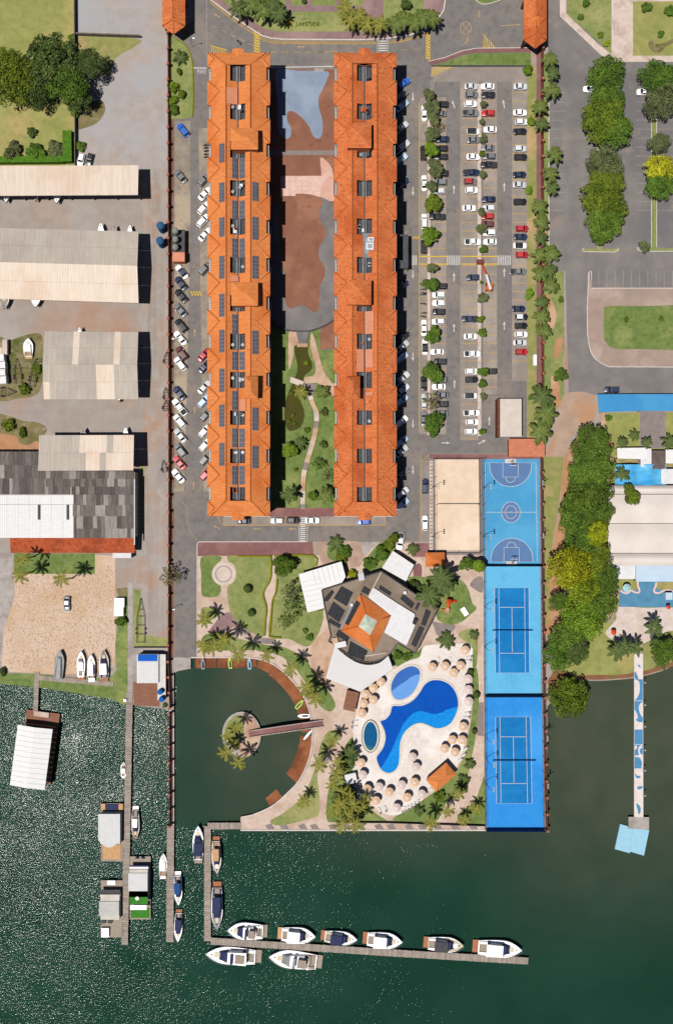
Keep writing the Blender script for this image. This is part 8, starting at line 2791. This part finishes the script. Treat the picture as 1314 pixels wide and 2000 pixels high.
# houseboats
def houseboat(px, py, L_px, W_px, label, variant):
    L_, B_ = L_px / PXM, W_px / PXM
    p = W(px, py, 1)
    root = empty('houseboat', (p.x, p.y, ZW), 0, label, 'houseboat', 'houseboats at the long pier')
    for s in (-1, 1):
        mb = MB(); mb.tube([(s * B_ * .33, -L_ / 2 + .2, .25), (s * B_ * .33, L_ / 2 - .3, .25)], .45, m_metal, 10); mb.build('pontoon', root)
    mb = MB(); mb.box((0, 0, .8), (B_ * .92, L_ * .96, .2), BM['greyteak']); mb.build('deck', root)
    if variant == 0:
        mb = MB(); mb.box((0, L_ * .1, 2.0), (B_ * .8, L_ * .5, 2.3), m_wall_w); mb.build('cabin', root)
        pts = [(-B_ * .48, L_ * .35), (B_ * .40, L_ * .35), (B_ * .40, -L_ * .08)] + [(B_ * .40 - B_ * .88 * t, -L_ * .08 - L_ * .12 * math.sin(math.pi * t)) for t in [i / 8 for i in range(1, 8)]] + [(-B_ * .48, -L_ * .08)]
        mb = MB(); mb.prism(pts, 3.2, 3.4, mat('houseboat_roof', D(226, 226, 228), D(216, 216, 218), 1)); mb.build('roof', root)
        mb = MB(); mb.box((-.1, -L_ * .32, 1.0), (B_ * .74, L_ * .24, .2), m_tan); mb.build('front_deck', root)
        mb = MB(); mb.box((0, L_ * .42, 1.0), (B_ * .5, L_ * .1, .3), m_navy); mb.build('aft_pit', root)
        for s in (-1, 1):
            mb = MB(); mb.box((s * B_ * .36, L_ * .43, 1.1), (B_ * .18, L_ * .1, .4), BM['tan']); mb.build('locker', root)
    elif variant == 1:
        mb = MB(); mb.box((0, L_ * .12, 2.0), (B_ * .8, L_ * .42, 2.3), m_wall_w); mb.build('cabin', root)
        mb = MB(); mb.box((-.15, L_ * .14, 3.3), (B_ * .84, L_ * .27, .2), MATS['houseboat_roof']); mb.build('roof', root)
        mb = MB(); mb.box((0, L_ * .33, 2.6), (B_ * .8, L_ * .1, .12), m_navy); mb.build('rear_canopy', root)
        mb = MB(); mb.box((0, L_ * .345, 2.7), (B_ * .82, L_ * .025, .1), m_hull); mb.build('canopy_bar', root)
        mb = MB(); mb.box((0, -L_ * .1, 3.1), (B_ * .8, L_ * .2, .1), BM['green']); mb.build('roof_turf', root)
        mb = MB(); mb.box((-.1, -L_ * .25, 3.0), (B_ * .72, L_ * .07, .15), m_hull); mb.build('front_canopy', root)
        mb = MB(); mb.box((0, -L_ * .38, .95), (B_ * .8, L_ * .15, .12), BM['green']); mb.build('front_turf', root)
        mb = MB(); mb.tube([(-.3, -L_ * .1, 3.15), (-.3, -L_ * .1, 3.7)], .5, m_hull, 10); mb.build('table', root)
        for s in (-1, 1):
            mb = MB(); mb.tube([(s * 1.2, L_ * .46, .8), (s * .4, L_ * .47, 1.2)], .3, m_navy, 8); mb.build('outboard_motor', root)
    else:
        mb = MB(); mb.box((0, L_ * .08, 1.9), (B_ * .8, L_ * .42, 2.1), m_wall_w); mb.build('cabin', root)
        mb = MB(); mb.box((-.2, L_ * .06, 3.1), (B_ * .84, L_ * .24, .18), mat('houseboat_roof_b', D(206, 206, 202), D(192, 192, 188), 1)); mb.build('roof', root)
        mb = MB(); mb.box((0, L_ * .3, 2.5), (B_ * .84, L_ * .12, .14), m_greyd); mb.build('rear_canopy', root)
        mb = MB(); mb.box((0, L_ * .27, 2.62), (B_ * .84, L_ * .03, .1), m_hull); mb.build('canopy_bar', root)
        for s in (-.34, -.06):
            mb = MB(); mb.box((B_ * s, -L_ * .16, 1.2), (B_ * .18, L_ * .14, .5), m_blackc); mb.build('sofa', root)
        mb = MB(); mb.box((-B_ * .25, -L_ * .38, 1.4), (B_ * .32, L_ * .15, .8), m_hull); mb.build('hot_tub', root)
        mb = MB(); mb.box((.0, L_ * .45, 1.1), (B_ * .34, L_ * .07, .5), m_hull); mb.build('aft_locker', root)
    for s in (-1, 1):
        mb = MB()
        for i in range(5):
            y = -L_ * .46 + i * L_ * .05
            mb.tube([(s * B_ * .45, y, .9), (s * B_ * .45, y, 1.9)], .035, m_metal, 4)
        mb.tube([(s * B_ * .45, -L_ * .46, 1.9), (s * B_ * .45, -L_ * .26, 1.9)], .035, m_metal, 4)
        mb.build('railing', root)


houseboat(218, 1628, 118, 48, 'largest white-roofed houseboat with wooden front deck at the long pier', 0)
houseboat(273, 1737, 128, 44, 'white houseboat with green turf decks on the inner side of pier', 1)
houseboat(217, 1778, 116, 46, 'grey-roofed houseboat with dark sofas near the pier end', 2)


# jet skis and boards on the clay pads
def jetski(px, py, ang, m, label):
    root = empty('jet_ski', tuple(W(px, py)[:2]) + (-.78,), math.radians(ang), label, 'jet ski', 'jet skis on the clay pads')
    mb = MB(); hull(mb, 3.4, 1.2, .5, m, m, .8, 0, .5, .2); mb.build('hull', root)
    mb = MB(); slab(mb, -1.3, .2, .25, .22, .4, .85, m_blackc, .8, .1); mb.build('seat', root)
    mb = MB(); mb.tube([(.35, -.4, .95), (.5, 0, 1.05), (.35, .4, .95)], .05, m_black, 5); mb.build('handlebar', root)


m_lime = mat('lime_plastic', D(190, 220, 90), D(176, 206, 80), 1, rough=.4)
for x, y, a, m, lb in ((396, 1296, 92, m_hullg, 'grey jet ski with yellow seat on the first clay pad'), (449, 1295, 96, m_lime, 'lime green jet ski on the clay pad under the palm'), (487, 1296, 92, mat('pale_blue_plastic', D(150, 200, 230), rough=.4), 'pale blue jet ski beside the palm on the clay pad'),
                       (585, 1376, 50, m_lime, 'lime green jet ski at the curved bank'), (592, 1399, 180, m_hull, 'white jet boat with green bow beside the footbridge')):
    jetski(x, y, a, m, lb)
mb = MB(); hull(mb, 3.6, .7, .3, m_bluec, m_hull, .5, 0, .5, .1)
o = mb.build('kayak'); o.location = tuple(W(601, 1436)[:2]) + (-.78,); o.rotation_euler = (0, 0, math.radians(50))
tag(o, 'blue and white kayak on the pad below the footbridge', 'kayak')

# boat trailers in the yard
def trailer(px, py, ang, L_, B_, label):
    root = empty('boat_trailer', tuple(W(px, py)[:2]) + (.03,), math.radians(ang), label, 'trailer', 'empty boat trailers')
    mb = MB()
    for s in (-1, 1):
        mb.tube([(-L_ / 2, s * B_ / 2, .6), (L_ * .1, s * B_ / 2, .6), (L_ / 2, 0, .6)], .09, m_blackc, 5)
    for t in (-.48, -.3, -.1, .1, .25):
        w = B_ / 2 if t < .1 else B_ / 2 * (1 - (t - .1) / .4)
        mb.tube([(t * L_, -w, .6), (t * L_, w, .6)], .06, m_blackc, 5)
    mb.build('frame', root)
    for s in (-1, 1):
        for t in (-.28, -.18):
            mb = MB(); mb.tube([(t * L_, s * (B_ / 2 + .15), .33), (t * L_, s * (B_ / 2 + .38), .33)], .33, m_black, 10); mb.build('wheel', root)


trailer(276, 1212, 90, 12.5, 2.1, 'long empty boat trailer on the grass above the low wall')
for i, (x, y, L_, a) in enumerate(((326, 700, 3.4, 90), (325, 770, 3.6, 95), (325, 792, 3.2, 80), (321, 911, 3.4, 100))):
    trailer(x, y, a, L_, 1.2, 'small empty trailer by the brick fence, %s from the road' % ORD[i])
trailer(36, 725, 95, 7, 1.8, 'rusty trailer frame among the weeds near old dinghy')
trailer(68, 728, 80, 8, 1.6, 'trailer frame among the weeds beside the square shed')
trailer(15, 766, 0, 5, 2.0, 'pale trailer frame below the white sheds on the weedy plot')

# small sheds, blocks and other single things
def block(name, px, py, sx, sy, h, m, label, cat, ang=0, roofm=None):
    mb = MB(); mb.box((0, 0, h / 2), (sx, sy, h), m)
    mb.box((0, 0, h + .04), (sx * 1.05, sy * 1.05, .08), roofm or m)
    for i in range(3):
        mb.box((0, (i - 1) * sy * .3, h + .1), (sx * 1.04, .08, .05), roofm or m)
    o = mb.build(name)
    o.location = tuple(W(px, py)[:2]) + (.02,)
    o.rotation_euler = (0, 0, math.radians(ang))
    return tag(o, label, cat)


for i, (x, y, sx, sy, lb) in enumerate(((4, 702, 2.8, 2.0, 'white container on the weedy plot, uppermost of the stack of four'), (5, 716, 3.2, 2.1, 'white container on the weedy plot, second of four'), (5, 730, 3.2, 2.1, 'white container on the weedy plot, third of four'), (6, 744, 3.4, 2.1, 'white container on the weedy plot, lowest of four'))):
    block('container', x, y, sx, sy, 2.4, m_hull, lb, 'container', 3, m_sheet_w)
block('crate', 14, 680, 1.3, 4.0, 1.6, m_pale_conc, 'beige long crate above the white containers', 'crate')
block('crate', 5, 688, 1.0, 2.0, 1.6, m_cream, 'small cream crate at the picture edge above the containers', 'crate')
block('white_tank', 236, 1176, 2.6, 2.4, 1.6, m_hull, 'white square tank beside the lawn strip, upper one', 'tank')
block('white_tank', 235, 1193, 2.4, 2.4, 1.6, m_hull, 'white square tank beside the lawn strip, lower one', 'tank')
block('porch_roof', 243, 1084, 4.8, 1.3, 2.8, m_white_roof, 'small white porch roof at the end of the tiled lean-to', 'porch')
block('pump_box', 246, 1367, .7, .7, .8, m_hull, 'little white box at the lake by the long pier', 'box')
block('bench_table', 906, 1194, 1.3, 2.3, .7, m_hull, 'white table tilted on the playground lawn', 'table', 33)
block('garden_shed', 685, 1366, 3.2, 5.2, 2.2, m_woodb, 'brown timber deck platform beside the awning and parasols', 'deck', -12)
block('white_sunbed_hut', 685, 1517, 3.0, 2.6, 2.0, m_white_roof, 'small white roof among the palms beside terrace', 'hut', 12)
block('skip', 700, 1552, 1.8, 1.8, 1.2, m_hull, 'white bin among the palms at the terrace edge', 'bin', 30)
block('electric_cabinet', 1042, 705, .8, 2.8, 1.6, m_hull, 'white cabinet on the verge by the palm fence', 'cabinet')
# playground
root = empty('playground', tuple(W(873, 1182)[:2]) + (.1,), math.radians(-8), 'red and orange climbing frame with slide on the playground lawn', 'playground')
mb = MB(); mb.box((0, 1.2, 1.6), (1.2, 1.2, .15), m_red)
mb.add([(-.7, .5, 2.5), (.7, .5, 2.5), (.7, 1.9, 2.5), (-.7, 1.9, 2.5), (0, 1.2, 3.2)], [(0, 1, 4), (1, 2, 4), (2, 3, 4), (3, 0, 4)], m_red); mb.build('tower', root)
for sx in (-.55, .55):
    for sy in (.65, 1.75):
        mb = MB(); mb.tube([(sx, sy, 0), (sx, sy, 2.5)], .07, m_or, 6); mb.build('leg', root)
mb = MB(); mb.add([(.6, 1.5, 1.6), (.6, .9, 1.6), (2.6, 1.2, .25), (2.6, 1.8, .25), (.6, 1.5, 1.5), (.6, .9, 1.5), (2.6, 1.2, .15), (2.6, 1.8, .15)], [(0, 1, 2, 3), (4, 7, 6, 5), (0, 3, 7, 4), (1, 5, 6, 2)], m_red); mb.build('slide', root)
mb = MB(); mb.box((0, -1.4, 1.5), (1.1, 1.3, .15), m_sandpave); mb.box((-1.0, -1.3, .5), (1.4, .35, .3), m_or); mb.build('platform', root)
mb = MB(); mb.box((0, -.2, 1.5), (.7, 1.5, .12), m_or); mb.build('bridge', root)

# court fences, nets, hoops and flood lights
def mesh_fence(pts, h, label, step=4.0, m=None, bars=True):
    c = W(*pts[0])
    root = empty('court_fence', (c.x, c.y, 0), 0, label, 'fence')
    off = Vector(root.location)
    for a, b in zip(pts[:-1], pts[1:]):
        A, B = W(*a) - off, W(*b) - off
        d = B - A
        n = max(1, int(d.length / step))
        for i in range(n + 1):
            p = A + d * (i / n)
            mb = MB(); mb.tube([(p.x, p.y, 0), (p.x, p.y, h)], .06, m_greyd, 5); mb.build('post', root)
        mb = MB()
        for z in (.1, h * .5, h):
            mb.tube([A + Vector((0, 0, z)), B + Vector((0, 0, z))], .04, m_greyd, 4)
        mb.build('rail', root)
        if m:
            mb = MB(); q = d.normalized().cross(Vector((0, 0, 1))) * .03
            mb.add([A + q, B + q, B + q + Vector((0, 0, h)), A + q + Vector((0, 0, h)), A - q, B - q, B - q + Vector((0, 0, h)), A - q + Vector((0, 0, h))], [(0, 1, 2, 3), (5, 4, 7, 6), (3, 2, 6, 7)], m)
            mb.build('screen', root)


mesh_fence([(945, 1105), (1056, 1105)], 3.0, 'blue screen fence between ball court and first tennis court', m=m_screen)
mesh_fence([(946, 1358), (1058, 1358)], 3.0, 'blue screen fence between the two tennis courts', m=m_screen)
mesh_fence([(948, 1619), (1063, 1619)], 2.6, 'blue screen fence at the lake end of the second tennis court', m=m_screen)
mesh_fence([(944, 1106), (945, 1357), (947, 1619)], 2.6, 'thin fence between the garden and the tennis courts')
mesh_fence([(846, 897), (848, 1079), (936, 1079), (935, 897), (846, 897)], 3.0, 'thin fence round the sand court', 5)
mesh_fence([(942, 896), (943, 1105)], 3.0, 'thin fence between sand court and ball court')
mesh_fence([(1054, 896), (1056, 1105), (1060, 1619)], 2.6, 'thin fence between the courts and brick fence')
sheet('striped_edge', rect(838, 900, 845, 1076), 5, m_pale_conc)
mb = MB()
for i in range(24):
    band(mb, [(839.5, 904 + i * 7.2), (844, 904 + i * 7.2)], 2.4, .1, .13, m_greypav)
tag(mb.build('striped_edge_marks'), kind='structure')


def net(xa, xb, y, label, h=1.05, m=None):
    A, B = W(xa, y), W(xb, y)
    root = empty('net', ((A.x + B.x) / 2, A.y, .12), 0, label, 'net')
    L_ = B.x - A.x
    for s in (-1, 1):
        mb = MB(); mb.tube([(s * L_ / 2, 0, 0), (s * L_ / 2, 0, h + .08)], .07, m_greyd, 6); mb.build('post', root)
    mb = MB()
    for i in range(4):
        mb.tube([(-L_ / 2, 0, h - .1 - i * .24), (L_ / 2, 0, h - .1 - i * .24)], .03, m or m_netd, 4)
    mb.build('mesh_panel', root)
    mb = MB(); mb.box((0, 0, h), (L_, .09, .08), m or m_netd); mb.build('tape', root)


net(961, 1038, 1230.5, 'tennis net on the light blue first court')
net(962, 1044, 1484, 'tennis net on the bright blue second court')
net(852, 932, 986, 'volleyball net across the sand court', 2.3, mat('net_tan', D(206, 184, 160)))


def hoop(px, py, s, label):
    root = empty('basketball_hoop', tuple(W(px, py)[:2]) + (.1,), 0, label, 'basketball hoop', 'hoops on the ball court')
    mb = MB(); mb.tube([(0, 0, 0), (0, 0, 3.2), (0, s * 1.2, 3.4)], .09, m_navy, 6); mb.build('post', root)
    mb = MB(); mb.box((0, s * 1.2, 3.4), (1.8, .06, 1.1), m_hull); mb.build('backboard', root)
    mb = MB(); mb.tube([(.23 * math.cos(a), s * 1.5 + .23 * math.sin(a), 3.05) for a in [i * math.pi / 6 for i in range(13)]], .03, m_red, 5); mb.build('rim', root)
    mb = MB(); mb.box((0, -s * .2, .08), (3.0, 1.2, .1), m_white); mb.build('base', root)


hoop(996, 902, -1, 'basketball hoop at the kiosk end of the ball court')
hoop(998, 1099, 1, 'basketball hoop at the tennis end of the ball court')
fl = 0
for place, pts in (('ball court', [(942, 952), (942, 1048)]), ('sand court', [(844, 952), (844, 1048)]), ('first tennis court', [(945, 1184), (945, 1262)]), ('second tennis court', [(947, 1436), (947, 1526), (948, 1480)]), ('ball court beside brick fence', [(1055, 945), (1056, 1045)]), ('second tennis court beside brick fence', [(1064, 1430), (1065, 1520)])):
    for i, (x, y) in enumerate(pts):
        root = empty('flood_light', tuple(W(x, y)[:2]) + (.1,), 0, 'flood light mast at the %s, %s from the road' % (place, ORD[i]), 'flood light', 'flood lights of the courts')
        sgn = 1 if x < 1050 else -1
        mb = MB(); mb.tube([(0, 0, 0), (0, 0, 7.5)], [.1, .06], m_greyd, 6); mb.tube([(0, 0, 7.4), (sgn * 1.0, 0, 7.6)], .05, m_greyd, 5); mb.build('mast', root)
        for k_ in range(3):
            mb = MB(); mb.box((sgn * 1.05, (k_ - 1) * .5, 7.55), (.4, .34, .18), m_metal); mb.build('lamp', root)
# small lamp posts and people on the road
for i, (x, y) in enumerate(((339, 1187), (338, 668), (377, 92))):
    root = empty('street_lamp', tuple(W(x, y)[:2]) + (.04,), 0, 'street lamp beside the hotel road, %s' % ['by the lagoon end', 'at the middle of the fence', 'by the planted strip'][i], 'street lamp')
    mb = MB(); mb.tube([(0, 0, 0), (0, 0, 4.5), (.7, 0, 4.9)], .06, m_greyd, 6); mb.build('post', root)
    mb = MB(); mb.box((.9, 0, 4.9), (.6, .25, .14), m_hull); mb.build('lamp', root)

# rubble stones over the lot: too many to count
g = np.random.default_rng(5)
mb = MB()
cnt = 0
lot = [(30, 1125), (185, 1123), (222, 1100), (224, 1300), (200, 1310), (20, 1306), (10, 1235), (26, 1190)]


def inside(x, y, poly):
    c = False
    j = len(poly) - 1
    for i in range(len(poly)):
        xi, yi = poly[i]; xj, yj = poly[j]
        if (yi > y) != (yj > y) and x < (xj - xi) * (y - yi) / (yj - yi) + xi:
            c = not c
        j = i
    return c


ms_ = [mat('rubble_a', D(242, 222, 204)), mat('rubble_b', D(222, 192, 166)), mat('rubble_c', D(204, 170, 142)), mat('rubble_d', D(232, 208, 188))]
for _ in range(7000):
    x, y = g.uniform(5, 226), g.uniform(1088, 1310)
    if not inside(x, y, lot) or abs(y - 1202 - 2 * math.sin(x * .1)) < 2:
        continue
    p = W(x, y)
    s = g.uniform(.10, .30)
    a = g.uniform(0, 6.28)
    k_ = [(p.x + s * f * math.cos(a + b), p.y + s * f * math.sin(a + b)) for b, f in ((0, 1), (1.3, .7), (2.5, .9), (3.9, .75), (5.1, .95))]
    z = .03 + s * .35
    c = len(mb.v)
    base = [(q[0], q[1], 0.0) for q in k_]
    topv = [(p.x + (q[0] - p.x) * .6, p.y + (q[1] - p.y) * .6, z) for q in k_]
    mb.add(base + topv, [(5, 6, 7, 8, 9)] + [(i, (i + 1) % 5, 5 + (i + 1) % 5, 5 + i) for i in range(5)], ms_[int(g.integers(0, 4))])
tag(mb.build('rubble_stones'), 'pale broken stones strewn over the open lot', 'rubble', kind='stuff')
